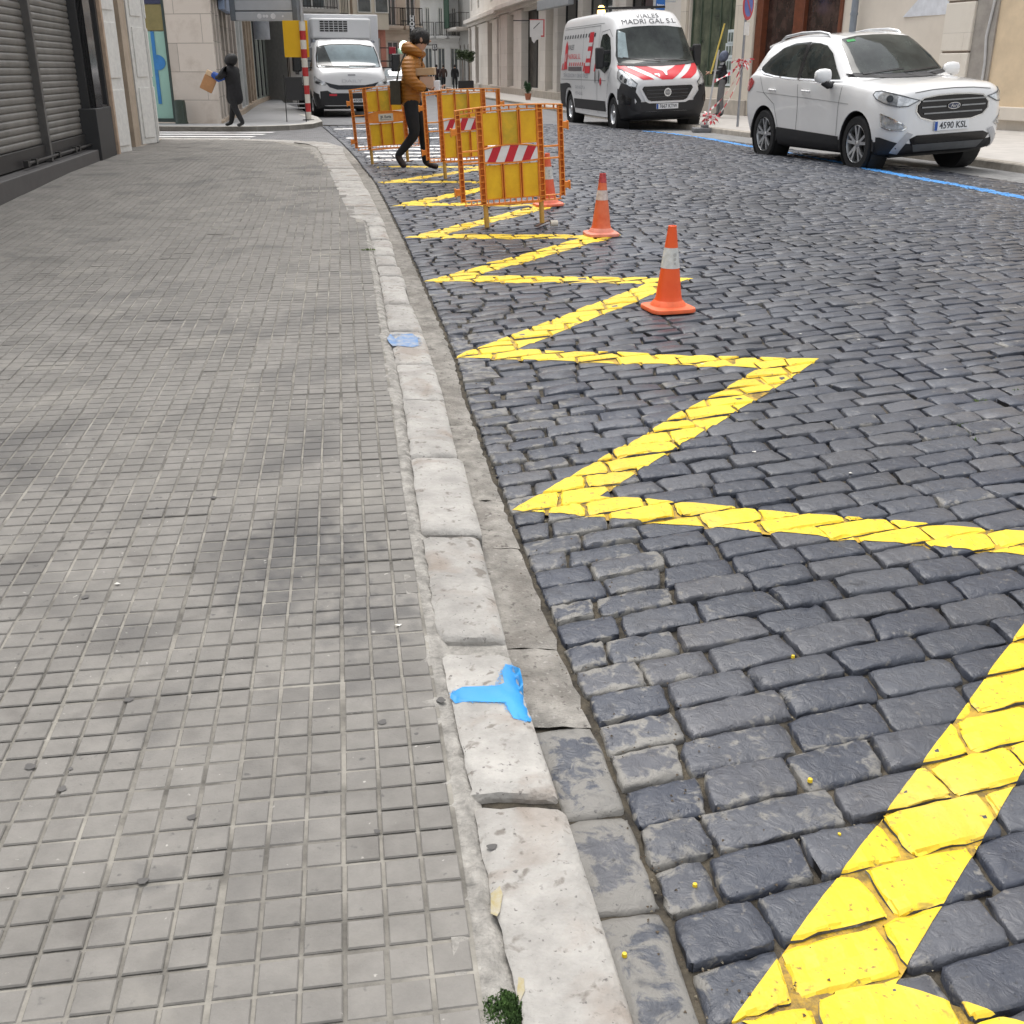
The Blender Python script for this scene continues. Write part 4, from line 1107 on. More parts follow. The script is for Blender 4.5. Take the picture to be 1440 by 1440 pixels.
# big grey projecting sign box over the pavement
sF = Frame(row_pts[2], row_pts[3])
q0 = P(330, 150, .09)
bxo = empty('projecting_sign_box', Vector((-7.75, 29.0, 0)), 0, 'large pale grey slatted sign box hanging over the left pavement', 'sign')
def at_y(px, py, Y):
    d = ray(px, py); t = Y / d.y; return Vector((d.x * t, Y, H + d.z * t))
a0, a1 = at_y(332, 29, 29.0), at_y(412, 29, 29.0)
mb = MB(); zb_, x0_, x1_ = a0.z, a0.x + 7.75, a1.x + 7.75
mb.box(x0_, x1_, -.02, .35, zb_, zb_ + .20); mb.box(x0_, x1_, .0, .35, zb_ + .23, zb_ + .46); mb.box(x0_, x1_, .0, .35, zb_ + .49, zb_ + .95); mb.box(x0_, x1_, .0, .35, zb_ + .98, zb_ + 1.5)
mb.build('panel', mat('pale_grey_panel', (.50, .52, .54), .45, var=.08, scale=2), bxo, bevel=.01)
mb = MB(); mb.box(x0_ - .13, x0_, -.03, .38, zb_, zb_ + 1.6); mb.box(x1_, x1_ + .12, -.03, .38, zb_, zb_ + 1.6); mb.box(x0_, x1_, .05, .3, zb_ + .01, zb_ + 1.5); mb.build('frame', mat('slate_frame', (.16, .18, .20), .5), bxo, bevel=.01)
dots = MB()
for i, (xx, ss_) in enumerate(((.42, .05), (.5, .03), (.55, .03), (.66, .055), (.83, .02))):
    dots.lathe([(0, 0), (ss_ * 1.2, 0)], 10, (x0_ + (x1_ - x0_) * xx, -.025, zb_ + .1), axis='Y')
dots.build('emblem', mat('sign_marks', (.75, .76, .78), .4), bxo)
lamp = empty('hanging_drum_sign', at_y(368, 45, 31.0), 0, 'grey drum shaped sign hanging under the large grey sign box', 'sign')
d = MB(); d.lathe([(0, -.18), (.21, -.18), (.21, .42), (0, .42)], 24); d.build('drum', mat('drum_grey', (.30, .32, .35), .5, var=.15), lamp, smooth=40)
d = MB(); d.box(-.9, .3, -.03, .03, .42, .48); d.build('bracket', M_iron, lamp)

# ---------------------------------------------------------------- far end of the street, left of centre
M_iv = [mat('ivory_render', (.66, .60, .50), .85, var=.08, scale=1), mat('salmon_render', (.58, .26, .20), .85, var=.1), mat('white_render', (.74, .74, .73), .85, var=.04), mat('grey_stone_far', (.44, .42, .39), .85, var=.12)]
def far_house(Y, x0, x1, h, m, label, cols, rows_, z1=3.6, zs=3.0, skew=0.25, bal=True, door=True, wd=.5, mframe=M_white_wood, mrail=M_iron, group=None):
    Fm = Frame((x0, Y), (x1, Y + (x1 - x0) * skew), -.1); o = empty('town_house', Fm.o, Fm.ang, label, 'building', group)
    w = Fm.L / cols; ops_ = []
    for k in range(cols):
        if door: ops_.append((k * w + w * .2, k * w + w * .8, .1, z1 - .7, .25))
        for r in range(rows_): ops_.append((k * w + w * (.5 - wd / 2), k * w + w * (.5 + wd / 2), z1 + .15 + r * zs, z1 + r * zs + 2.2, .2))
    wall_mesh(Fm.L, -.3, h, ops_, 8).build('wall', m, o)
    for (a, b, c, d, r) in ops_:
        window(o, a, b, c, d, .1, mframe, M_glass_far, bars=1, fw=.07)
        if c > z1 and bal: balcony(o, a - .25, b + .25, c, .5, 1.0, m, mrail, pitch=.16)
    cn = MB(); cn.box(-.05, Fm.L + .05, -.28, 0, h - .3, h + .05); cn.build('cornice', m, o); cn = MB(); cn.box(0, Fm.L, -.15, 0, z1 - .25, z1 - .05); cn.build('string_course', m, o)
    return o, Fm
far_house(50, -9.6, -7.6, 16, M_iv[3], 'grey stone house directly behind the truck roof', 1, 4, skew=.9)
far_house(56, -9.9, -7.9, 15, M_iv[0], 'tan house with dark balconies above the white truck box', 1, 4, skew=.7)
o_, F_ = far_house(62, -9.6, -6.9, 15, M_iv[1], 'salmon pink house with a cream bay window left of the hotel sign', 2, 4, skew=.6, wd=.42)
by = MB(); by.box(1.0, F_.L - .1, -.7, 0, 3.3, 6.6); byo = by.build('bay_window', M_iv[0], o_)
for k in range(2): window(byo, 1.25 + k * 1.0, 2.05 + k * 1.0, 4.1, 6.1, -.72, M_white_wood, M_glass_far, bars=0)
o_, F_ = far_house(70, -8.9, -5.6, 17, M_iv[0], 'cream house with grey balcony rails behind the hotel sign', 3, 4, skew=.5)
far_house(92, -10.2, -4.1, 22, M_iv[2], 'bright white house with tall narrow windows closing the street', 6, 5, skew=.12, wd=.36)
o_, F_ = far_house(96, -4.0, 4.0, 20, M_iv[2], 'white house with a slate balcony at the far end of the street', 5, 4, skew=-.1, wd=.3)

def proj_sign(name, px0, py0, px1, py1, Y, m, label, txt=None, msize=None, mt=None, th=.12, vertical=False, cat='sign', emit=0):
    a = at_y(px0, py1, Y); b = at_y(px1, py0, Y); w, h = b.x - a.x, b.z - a.z
    e = empty(name, (a.x, Y, a.z), 0, label, cat)
    mb = MB(); mb.box(0, w, 0, th, 0, h); mb.build('panel', m, e, bevel=min(.02, th * .2))
    ar = MB(); ar.box(-.4, 0, th * .3, th * .5, h * .8, h * .8 + .04); ar.build('arm', M_iron, e)
    if txt and vertical:
        for i, c in enumerate(txt):
            text_obj(c, msize, mt, e, wallM(w / 2, -.012, h - (i + .5) * h / len(txt)), bold=.02)
    elif txt: text_obj(txt, msize, mt, e, wallM(w / 2, -.012, h / 2), width=w * .8)
    return e
M_wl = mat('white_letter', (.8, .8, .8), .5)
proj_sign('hotel_sign', 576.5, 22, 583, 62, 58, mat('black_sign', (.015, .015, .018), .4), 'tall black sign with white letters HOTEL above the walking person', 'HOTEL', .30, M_wl, vertical=True)
proj_sign('shop_sign', 547, 66, 556, 76, 52, mat('dull_red_sign', (.45, .03, .05), .5), 'small dark red sign near the right side of the truck')
M_lit = mat('lit_sign_face', (.75, .95, .75), .4, emit=2.2)
e = proj_sign('lit_round_sign', 559, 68, 572, 76, 54, mat('pale_green_sign', (.45, .60, .50), .4), 'pale sign with a glowing round lamp behind the orange jacket')
d = MB(); d.lathe([(0, 0), (.22, 0), (.22, .05), (0, .05)], 18, (.32, -.08, .35), axis='Y'); d.build('lamp_disc', M_lit, e)
e = proj_sign('hanging_black_sign', 608, 62, 614.5, 71, 60, mat('black_sign', (.015, .015, .018), .4), 'small square black sign on a post above the far walkers', 'B', .3, M_wl, th=.15)
pp_ = MB(); q = at_y(611.5, 71, 60); pp_.box(.10, .15, .03, .08, -(q.z + .1), 0); pp_.build('post', M_iron, e)

# ---------------------------------------------------------------- right side: light stone houses, far to near
M_rs = stone_mat('light_limestone', (.68, .64, .59), 1.1, .7, .004, var=.05, stain=.3, mortar_dark=.7)
M_rs2 = mat('warm_render', (.66, .60, .52), .85, var=.07, scale=1.2, bump=.001)
RB = [(-5.0, 96), (-3.16, 88), (-.61, 70), (2.07, 53.5), (4.03, 44.5), (5.6, 38.5), (10.3, 23.6), (13.2, 15.0)]
def rhouse(i, label, m, h):
    Fm = Frame(RB[i], RB[i + 1], -.02); return Fm, empty('street_house', Fm.o, Fm.ang, label, 'building', 'houses along the right side of the street')
# 0: shaded house with green balcony blind
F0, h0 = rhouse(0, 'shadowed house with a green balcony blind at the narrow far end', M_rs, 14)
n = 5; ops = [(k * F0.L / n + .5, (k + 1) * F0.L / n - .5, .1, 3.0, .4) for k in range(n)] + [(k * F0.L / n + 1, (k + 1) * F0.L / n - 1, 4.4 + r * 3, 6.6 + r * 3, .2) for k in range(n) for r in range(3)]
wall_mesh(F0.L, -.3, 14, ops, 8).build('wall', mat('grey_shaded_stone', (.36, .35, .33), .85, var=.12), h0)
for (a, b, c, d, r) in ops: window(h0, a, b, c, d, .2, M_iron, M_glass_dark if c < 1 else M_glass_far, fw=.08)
balcony(h0, F0.L * .3, F0.L - .3, 4.2, 1.0, 1.0, M_rs, M_iron, pitch=.2)
s_, z_ = F0.sz(627, 20, 1.1)
g = MB(); g.box(s_ - 1.2, s_ + 1.2, -1.15, -1.05, 4.2, 6.6); g.build('blind', mat('green_blind', (.04, .09, .06), .7, var=.2), h0)
# 1+2: stone colonnade
def colonnade(Fm, root, piers, zt, h, mw, shopm, upper=True):
    """piers: list of (s0,s1); openings between them"""
    ops_ = []
    for (a, b), (c, d) in zip(piers, piers[1:]): ops_.append((b, c, .35, zt, .45))
    up = []
    if upper:
        z = zt + 1.2
        while z + 2.3 < h:
            for (a, b), (c, d) in zip(piers, piers[1:]):
                m_ = (b + c) / 2; up.append((m_ - .5, m_ + .5, z, z + 2.1, .2))
            z += 3.1
    wall_mesh(Fm.L, -.3, h, ops_ + up, 8).build('wall', mw, root)
    for (a, b) in piers:
        pb = MB(); pb.box(a, b, -.12, 0, -.3, zt + .1); pb.build('pilaster', mw, root)
    sl = MB(); sl.box(0, Fm.L, -.22, 0, -.3, .28); sl.build('plinth', mat('plinth_stone', (.42, .38, .33), .85, var=.15, scale=3), root, bevel=.015)
    cn = MB(); cn.box(-.1, Fm.L + .1, -.5, 0, zt + .35, zt + .6); cn.box(-.1, Fm.L + .1, -.25, 0, zt + .15, zt + .35); cn.build('cornice', mw, root, bevel=.02)
    for i_, (x0, x1, c, d, r) in enumerate(ops_): window(root, x0, x1, c, d, .30, M_iron, shopm[i_ % len(shopm)], bars=1 if x1 - x0 > 1.2 else 0, rails=0)
    for (x0, x1, c, d, r) in up: window(root, x0, x1, c, d, .1, M_white_wood, M_glass_far)
M_gap = mat('dim_shop_interior', (.035, .034, .032), .6, var=.5, scale=2, spec=.2, tint=(.09, .085, .075))
def piers_from_px(Fm, lst, z=0.6):
    return [(Fm.sz(a, 100)[0], Fm.sz(b, 100)[0]) for a, b in lst]
M_warm = mat('warm_display', (.30, .24, .15), .3, var=.5, scale=2.5, tint=(.55, .46, .28), spec=.6)
F1, h1 = rhouse(1, 'pale stone house with slim pilasters just right of the potted trees', M_rs, 13)
colonnade(F1, h1, [(0, .5)] + piers_from_px(F1, [(666, 671), (676, 688.5), (695, 702)]) + [(F1.L - .5, F1.L)], 4.0, 13, M_rs, [M_gap])
F2, h2 = rhouse(2, 'pale stone house with a dark doorway beneath the hanging white notice', M_rs, 13)
colonnade(F2, h2, piers_from_px(F2, [(707, 716), (725, 736), (760, 770)]) + [(F2.L - .3, F2.L)], 4.1, 13, M_rs, [M_warm, M_gap])
F3, h3 = rhouse(3, 'stone house with a grey awning box just above the rear of the work van', M_rs, 13)
colonnade(F3, h3, [(0, .5), (F3.L * .42, F3.L * .5), (F3.L - .4, F3.L)], 4.3, 13, M_rs, [M_glass_dark, M_glass])
aw = MB(); aw.box(-.9, F3.L * .5, -.75, -.5, 3.75, 4.15); aw.build('awning_box', mat('grey_awning', (.36, .38, .40), .5, var=.1), h3, bevel=.02)
# notice with red corners hanging out over the pavement
Yn = 49
a = at_y(745, 52, Yn); b = at_y(766, 27, Yn)
e = empty('hanging_notice', (a.x, Yn, a.z), 0, 'square white notice with a red border hanging over the right pavement', 'sign')
mb = MB(); w, h = b.x - a.x, b.z - a.z; mb.box(0, w, 0, .06, 0, h); mb.build('panel', mat('white_panel', (.74, .71, .69), .6, var=.05), e)
mb = MB(); t_ = w * .1
mb.box(.0, w, -.012, 0, h - t_ * .5, h); mb.box(w - t_, w, -.012, 0, 0, h - t_ * .5); mb.box(w * .75, w - t_, -.012, 0, 0, t_)
mb.build('red_border', mat('notice_red', (.55, .12, .12), .6), e)
mb = MB(); mb.prism([(w * .1, 0), (w * .85, 0), (w * .7, -h * .12), (w * .45, -h * .16), (w * .3, -h * .36), (w * .15, -h * .22)], .01, .05); mb.build('torn_lower_edge', mat('white_panel', (.74, .71, .69), .6), e)
text_obj('NOTARIA', w * .16, M_iron, e, wallM(w * .45, -.012, h * .45) @ Matrix.Rotation(math.radians(48), 4, 'Z'), width=w * .7) if False else None
mb = MB(); mb.box(w * .2, w * .75, -.014, -.002, -.012, .012); lo = mb.build('diagonal_line', M_iron, e, M=Matrix.Translation((w * .1, 0, h * .35)) @ Matrix.Rotation(math.radians(-42), 4, 'Y'))
mb = MB(); mb.box(-.7, 0, .02, .05, h * .9, h * .95); mb.build('arm', M_iron, e)
for (px, py) in ((746, 46), (759, 49), (750, 31)):
    pass
F4, h4 = rhouse(4, 'stone house with a wide opening partly hidden by the work van', M_rs, 13)
ops = [(.8, 3.0, .3, 3.8, .5)] + [(1.0 + k * 2.6, 2.2 + k * 2.6, 5.4, 7.6, .2) for k in range(2)]
wall_mesh(F4.L, -.3, 12, ops, 8).build('wall', M_rs, h4)
for (a, b, c, d, r) in ops: window(h4, a, b, c, d, .3 if c < 1 else .1, M_iron, M_glass_dark if c < 1 else M_glass_far)
cn = MB(); cn.box(0, F4.L, -.35, 0, 4.5, 4.8); cn.build('cornice', M_rs, h4)
# 5: estate-agent window and pilasters behind van and sign post
F5, h5 = rhouse(5, 'beige house with a wide dark shop window behind the no parking sign', M_rs2, 12)
sa, sb = F5.sz(968, 60)[0], F5.sz(1036, 60)[0]; sc_, sd_ = F5.sz(1072, 60)[0], F5.sz(1178, 60)[0]
sa = max(.4, sa); sd_ = min(sd_, F5.L - .15)
ops = [(sa, sb, .75, 3.55, .25), (sc_, sd_, -.05, 3.7, .35)] + [(sa + .2 + k * 2.8, sa + 1.6 + k * 2.8, 5.2, 7.4, .2) for k in range(3)]
wall_mesh(F5.L, -.3, 12, ops, 8).build('wall', M_rs2, h5)
window(h5, sa, sb, .75, 3.55, .12, mat('green_metal_frame', (.07, .10, .07), .4), mat('greenish_shop_glass', (.075, .10, .07), .1, var=.5, scale=1.6, tint=(.16, .18, .12), spec=.8), bars=4)
pb = MB(); pb.box(sb + .02, sc_ - .35, -.14, 0, -.3, 4.2); M_bp = stone_mat('beige_pier', (.66, .60, .51), 2.0, 1.5, .006, var=.03, stain=.2); pb.build('pilaster', M_bp, h5, bevel=.02)
pb = MB(); pb.box(sa - .5, sa - .1, -.1, 0, -.3, 4.2); pb.build('pilaster', M_bp, h5, bevel=.02)
pb = MB(); pb.box(0, sc_ - .4, -.2, 0, -.3, .42); pb.build('plinth', mat('plinth_stone', (.42, .38, .33)), h5, bevel=.02)
M_brown = mat('mahogany_frame', (.15, .045, .02), .4, var=.25, scale=7)
fr = MB(); fr.box(sc_ - .34, sc_ + .02, -.08, .2, -.2, 3.9); fr.box(sc_ + .02, sd_ + .1, -.08, .2, 3.45, 3.9); fr.box(sd_, sd_ + .12, -.06, .2, -.2, 3.45)
sm_ = (sc_ + sd_) / 2 - .25
fr.box(sm_ - .06, sm_ + .45, -.02, .2, -.2, 3.45); fr.box(sc_ + .02, sd_, 0, .18, -.2, .45); fr.build('shop_front', M_brown, h5, bevel=.012)
gl = MB(); gl.box(sc_, sd_, .1, .12, .4, 3.5); gl.build('shop_glass', mat('brown_shop_glass', (.03, .022, .02), .1, var=.6, scale=2, tint=(.10, .06, .05), spec=.8), h5)
for k in range(3): window(h5, sa + .2 + k * 2.8, sa + 1.6 + k * 2.8, 5.2, 7.4, .1, M_white_wood, M_glass_far)
# property notices in the shop window
M_paper = mat('paper_notice', (.62, .68, .70), .6, var=.1, scale=3)
pn = MB(); pi_ = MB()
for (px, py, w, h) in ((1027, 52, .55, .42), (1024, 71, .6, .42), (1024, 92, .55, .40), (1022, 112, .5, .36)):
    s_, z_ = F5.sz(px, py, .0); pn.box(s_ - w / 2, s_ + w / 2, .06, .075, z_ - h / 2, z_ + h / 2)
    for j in range(3): pi_.box(s_ - w / 2 + .05 + j * w * .3, s_ - w / 2 + .05 + j * w * .3 + w * .22, .055, .06, z_ - h * .3, z_ + h * .3)
pn.build('window_notice', M_paper, h5); pi_.build('notice_picture', mat('notice_print', (.12, .15, .13), .5, var=.6, scale=8), h5)
# blue shop sign above the van
s_, z_ = F4.sz(931, 6, .5)
q = F4.pt(s_, .6, z_)
Yb = 34
a = at_y(922, 14, Yb); b = at_y(936, -8, Yb)
e = empty('blue_shop_sign', (a.x, Yb, a.z), 0, 'blue sign with white letters seen just above the van roof', 'sign')
w, h = b.x - a.x, b.z - a.z
mb = MB(); mb.box(0, w, 0, .1, 0, h); mb.build('panel', mat('blue_sign', (.01, .14, .50), .35), e, bevel=.01)
text_obj('bimo', w * .36, M_wl, e, wallM(w / 2, -.014, h * .30), width=w * .78, bold=.004)
mb = MB(); mb.box(-.28, -.08, .0, .1, .1, h); mb.build('side_strip', mat('dark_strip', (.05, .03, .03), .5), e); mb = MB(); mb.box(-.08, .0, .0, .1, -.05, h); mb.box(w, w + .3, .03, .07, h * .5, h * .5 + .05); mb.build('bracket', M_galv, e)

# 6: near right house: drainpipe, window with rolled blind, rusticated pier, stained wall
F6, h6 = rhouse(6, 'pale rendered house with a rusticated stone pier behind the parked car', M_rs2, 12)
def s6(px, py=60): return F6.sz(px, py)[0]
wa, wb_ = s6(1256, 40), s6(1332, 40)
ops = [(wa, wb_, .9, 3.0, .3), (1.0, 2.3, 5.2, 7.4, .2), (4.4, 5.7, 5.2, 7.4, .2)]
wall_mesh(F6.L, -.3, 12, ops, 8).build('wall', M_rs2, h6)
window(h6, wa, wb_, .9, 3.0, .18, mat('grey_frame', (.2, .22, .24), .4), mat('display_glass', (.06, .065, .08), .1, var=.6, scale=3, tint=(.16, .17, .2), spec=.8), bars=0)
bl_ = MB(); zc_ = F6.sz(1300, 22)[1]
prof = [(wa + .25 + (wb_ - wa - .25) * t, zc_ + .72 * math.sin(math.pi * .5 * min(1, t * 1.1))) for t in [i / 12 for i in range(13)]] + [(wb_, zc_)]
bl_.prism(prof, .04, .12, 'Y'); bl_.build('curved_blind', mat('white_blind', (.66, .68, .72), .5), h6)
for k in range(2): window(h6, 1.0 + k * 3.4, 2.3 + k * 3.4, 5.2, 7.4, .1, M_white_wood, M_glass_far)
pa, pb_ = s6(1332, 60), s6(1372, 60)
pr = MB(); z = -.3; hb = .92
k = 0; zz = [-.3, .62, 1.62, 2.62, 3.62, 4.6]
for c, d in zip(zz, zz[1:]): pr.box(pa, pb_, -.16, 0, c + .02, d - .02)
pr.build('rusticated_pier', stone_mat('pier_white', (.70, .65, .57), 3, 2, .002, var=.02, stain=.25), h6, bevel=.02)
gr = MB(); gr.box(pa + .03, pb_ - .03, -.12, 0, -.3, 4.6); gr.build('pier_core', mat('pier_joint', (.25, .2, .16), .9), h6)
sg_ = MB(); ga, gb = pb_, s6(1402, 60); sg_.box(ga, gb, -.10, 0, -.3, 4.6); sg_.build('cement_panel', mat('cement_render', (.30, .275, .25), .9, var=.15, scale=2.5, tint=(.40, .37, .33)), h6)
ow = MB(); ow.box(gb, F6.L, -.06, 0, .55, 4.6); ow.build('ochre_panel', mat('ochre_render', (.64, .51, .35), .85, var=.12, scale=1.6), h6)
ow = MB(); ow.box(gb, F6.L, -.16, 0, .30, .56); ow.build('sill_course', M_rs2, h6, bevel=.015)
ow = MB(); ow.box(gb - .1, F6.L, -.12, 0, -.3, .10); ow.build('plinth', mat('brown_plinth', (.20, .12, .08), .8, var=.2), h6)
pp = MB(); xs_ = s6(1206, 20); pp.tube([(xs_, -.10, -.2), (xs_, -.10, 8)], .085, 14)
for z in (.8, 2.5, 4.3, 6.0): pp.tube([(xs_, -.10, z), (xs_, -.10, z + .06)], .098, 14)
pp.build('drainpipe', mat('grey_pipe', (.22, .25, .29), .5, var=.1), h6, smooth=40)
pp = MB(); xg = s6(1402, 20); pp.tube([(xg, -.12, -.2), (xg + .02, -.13, 1.4), (xg - .06, -.13, 1.9), (xg + .03, -.13, 2.6), (xg + .03, -.13, 4.5)], .028, 10); pp.build('cable', mat('cable_grey', (.5, .5, .5), .5), h6, smooth=60)
# ================================================================ VEHICLES
M_carwhite = mat('white_car_paint', (.78, .78, .775), .28, var=.01, coat=1.0)
M_vanwhite = mat('white_van_paint', (.74, .745, .75), .32, var=.02, coat=.7)
M_plastic = mat('dark_bumper_plastic', (.024, .024, .026), .65, var=.1, scale=8)
M_carglass = mat('car_glass', (.010, .014, .014), .05, var=.4, scale=2.2, tint=(.045, .055, .05), spec=.45)
M_rubber = mat('tyre_rubber', (.016, .016, .017), .8, var=.2, scale=15)
M_rim = mat('alloy_rim', (.55, .56, .57), .3, metal=.9, var=.1)
M_rimdark = mat('wheel_recess', (.02, .02, .02), .6)
M_chrome = mat('chrome', (.75, .76, .77), .15, metal=1.0)
M_lampglass = mat('headlamp_glass', (.42, .44, .46), .08, var=.35, scale=14, tint=(.75, .77, .78), metal=.4, coat=1)
M_lampdark = mat('headlamp_inner', (.05, .055, .06), .15, var=.3, scale=12, coat=1)
M_blackgloss = mat('grille_black', (.008, .008, .009), .25)
M_plate = mat('number_plate', (.78, .79, .80), .4, var=.02)
M_plateblue = mat('plate_blue', (.01, .08, .38), .4)
M_red = mat('red_livery', (.62, .02, .035), .35, var=.05)
M_redlamp = mat('tail_lamp_red', (.45, .01, .015), .15, coat=1)
M_lettergrey = mat('dark_lettering', (.045, .05, .06), .5)
M_seam = mat('panel_seam', (.05, .05, .05), .7)

def crom(p0, p1, p2, p3, t):
    return [.5 * ((2 * b) + (-a + c) * t + (2 * a - 5 * b + 4 * c - d) * t * t + (-a + 3 * b - 3 * c + d) * t ** 3) for a, b, c, d in zip(p0, p1, p2, p3)]
def densify(rows, n):
    out = []
    for i in range(len(rows) - 1):
        p0 = rows[max(i - 1, 0)]; p1 = rows[i]; p2 = rows[i + 1]; p3 = rows[min(i + 2, len(rows) - 1)]
        for k in range(n): out.append(crom(p0, p1, p2, p3, k / n))
    out.append(list(rows[-1])); return out
def loft_body(stations, nx=4, ns=4):
    """stations: (X, [(y,z)... bottom to top on the +y side])"""
    rows = [[s[0]] + [c for p in s[1] for c in p] for s in stations]
    rows = densify(rows, nx); rings = []
    for r in rows:
        x = r[0]; pts = [(r[1 + 2 * i], r[2 + 2 * i]) for i in range((len(r) - 1) // 2)]
        pts = densify(pts, ns); pts[0] = [pts[0][0], pts[0][1]]
        half = [(x, y, z) for y, z in pts]
        ring = half + [(x, -y, z) for (x, y, z) in reversed(half) if y > 1e-4]
        rings.append(ring)
    n = len(rings[0]); V = [v for rg in rings for v in rg]
    Fc = [(i * n + j, i * n + (j + 1) % n, (i + 1) * n + (j + 1) % n, (i + 1) * n + j) for i in range(len(rings) - 1) for j in range(n)]
    Fc += [tuple(range(n)), tuple(reversed(range((len(rings) - 1) * n, len(rings) * n)))]
    me = bpy.data.meshes.new('body'); me.from_pydata(V, [], Fc); me.validate()
    bm = bmesh.new(); bm.from_mesh(me); bmesh.ops.recalc_face_normals(bm, faces=bm.faces); bm.to_mesh(me); bm.free()
    return me
def cut_arches(me, cyls):
    """cut wheel arches (x, z, r) through both sides of the body"""
    o = bpy.data.objects.new('tmp_body', me); COL.objects.link(o); tmp = [o]
    for (x, z, r, y0, y1) in cyls:
        mb = MB(); mb.lathe([(0, y0), (r, y0), (r, y1), (0, y1)], 36, (x, 0, z), axis='Y')
        c = mb.build('tmp_cut', []); tmp.append(c)
        md = o.modifiers.new('b', 'BOOLEAN'); md.operation = 'DIFFERENCE'; md.object = c; md.solver = 'EXACT'
    dg = bpy.context.evaluated_depsgraph_get(); dg.update()
    out = bpy.data.meshes.new_from_object(o.evaluated_get(dg))
    for t in tmp: bpy.data.objects.remove(t)
    return out
class Skin:
    """projects outlines onto a body mesh"""
    def __init__(s, me): s.b = BVHTree.FromPolygons([v.co.copy() for v in me.vertices], [tuple(p.vertices) for p in me.polygons])
    def patch(s, name, outlines, view, m, parent, off=.004, step=.05, th=.0, smooth=35, far=6.0):
        """view: 'R' from -y side, 'L' from +y, 'F' from +x, 'B' from -x, 'T' from above, or a yaw angle in degrees (0 = front)"""
        if isinstance(view, str):
            d, u, v = {'R': ((0, 1, 0), (1, 0, 0), (0, 0, 1)), 'L': ((0, -1, 0), (1, 0, 0), (0, 0, 1)), 'F': ((-1, 0, 0), (0, 1, 0), (0, 0, 1)), 'B': ((1, 0, 0), (0, 1, 0), (0, 0, 1)), 'T': ((0, 0, -1), (1, 0, 0), (0, 1, 0))}[view]
            d, u, v = Vector(d), Vector(u), Vector(v)
        else:
            a = math.radians(view); d = -Vector((math.cos(a), math.sin(a), 0)); u = Vector((-math.sin(a), math.cos(a), 0)); v = Vector((0, 0, 1))
        mb = MB()
        for ol in outlines:
            P2 = []
            for p, q in zip(ol, ol[1:] + ol[:1]):
                L = math.hypot(q[0] - p[0], q[1] - p[1]); k = max(1, int(L / step))
                for i in range(k): P2.append(Vector((p[0] + (q[0] - p[0]) * i / k, p[1] + (q[1] - p[1]) * i / k)))
            nb = len(P2); xs = [p.x for p in P2]; ys = [p.y for p in P2]
            x = min(xs) + step * .5
            while x < max(xs):
                y = min(ys) + step * .5
                while y < max(ys):
                    c = False
                    for i in range(nb):
                        a, b = P2[i], P2[i - 1]
                        if (a.y > y) != (b.y > y) and x < (b.x - a.x) * (y - a.y) / (b.y - a.y) + a.x: c = not c
                    if c: P2.append(Vector((x, y)))
                    y += step
                x += step
            r = delaunay_2d_cdt(P2, [], [list(range(nb))], 1, 1e-6)
            vs = []; last = None
            for p in r[0]:
                o = u * p.x + v * p.y - d * far; hit = s.b.ray_cast(o, d)
                if hit[0] is None: hit = s.b.find_nearest(u * p.x + v * p.y - d * 2.0)
                nrm = hit[1] if hit[1].dot(d) < 0 else -hit[1]
                vs.append(hit[0] + nrm * off)
            mb.add(vs, [tuple(f) for f in r[2]])
        o = mb.build(name, m, parent, smooth=180)
        if th:
            sm = o.modifiers.new('solid', 'SOLIDIFY'); sm.thickness = th; sm.offset = 0
        return o
    def stroke(s, name, pts, w, view, m, parent, off=.004, step=.05, closed=False):
        """thin line of width w along pts, projected"""
        q = []; pp = [Vector(p) for p in pts]; outl = []
        n = len(pp)
        for i in range(n if closed else n - 1):
            a, b = pp[i], pp[(i + 1) % n]; t = (b - a).normalized(); nn = Vector((-t.y, t.x)) * w / 2; e = t * w * .3
            outl.append([tuple(a - nn - e), tuple(b - nn + e), tuple(b + nn + e), tuple(a + nn - e)])
        return s.patch(name, outl, view, m, parent, off, step)
    def text(s, body, size, m, parent, at, view='R', off=.006, width=None, shear=0, bold=0, name='lettering'):
        """lettering projected on the side ('R': seen from -y) or the front ('F')"""
        if view == 'R': M = Matrix(((1, 0, 0, at[0]), (0, 0, -1, 0), (0, 1, 0, at[1]), (0, 0, 0, 1))); d = Vector((0, 1, 0))
        else: M = Matrix(((0, 0, 1, 0), (1, 0, 0, at[0]), (0, 1, 0, at[1]), (0, 0, 0, 1))); d = Vector((-1, 0, 0))
        o = text_obj(body, size, m, parent, M, name, extrude=0, width=width, shear=shear, bold=bold)
        for v in o.data.vertices:
            h = s.b.ray_cast(v.co - d * 6, d)
            if h[0] is not None: v.co = h[0] - d * off
        return o
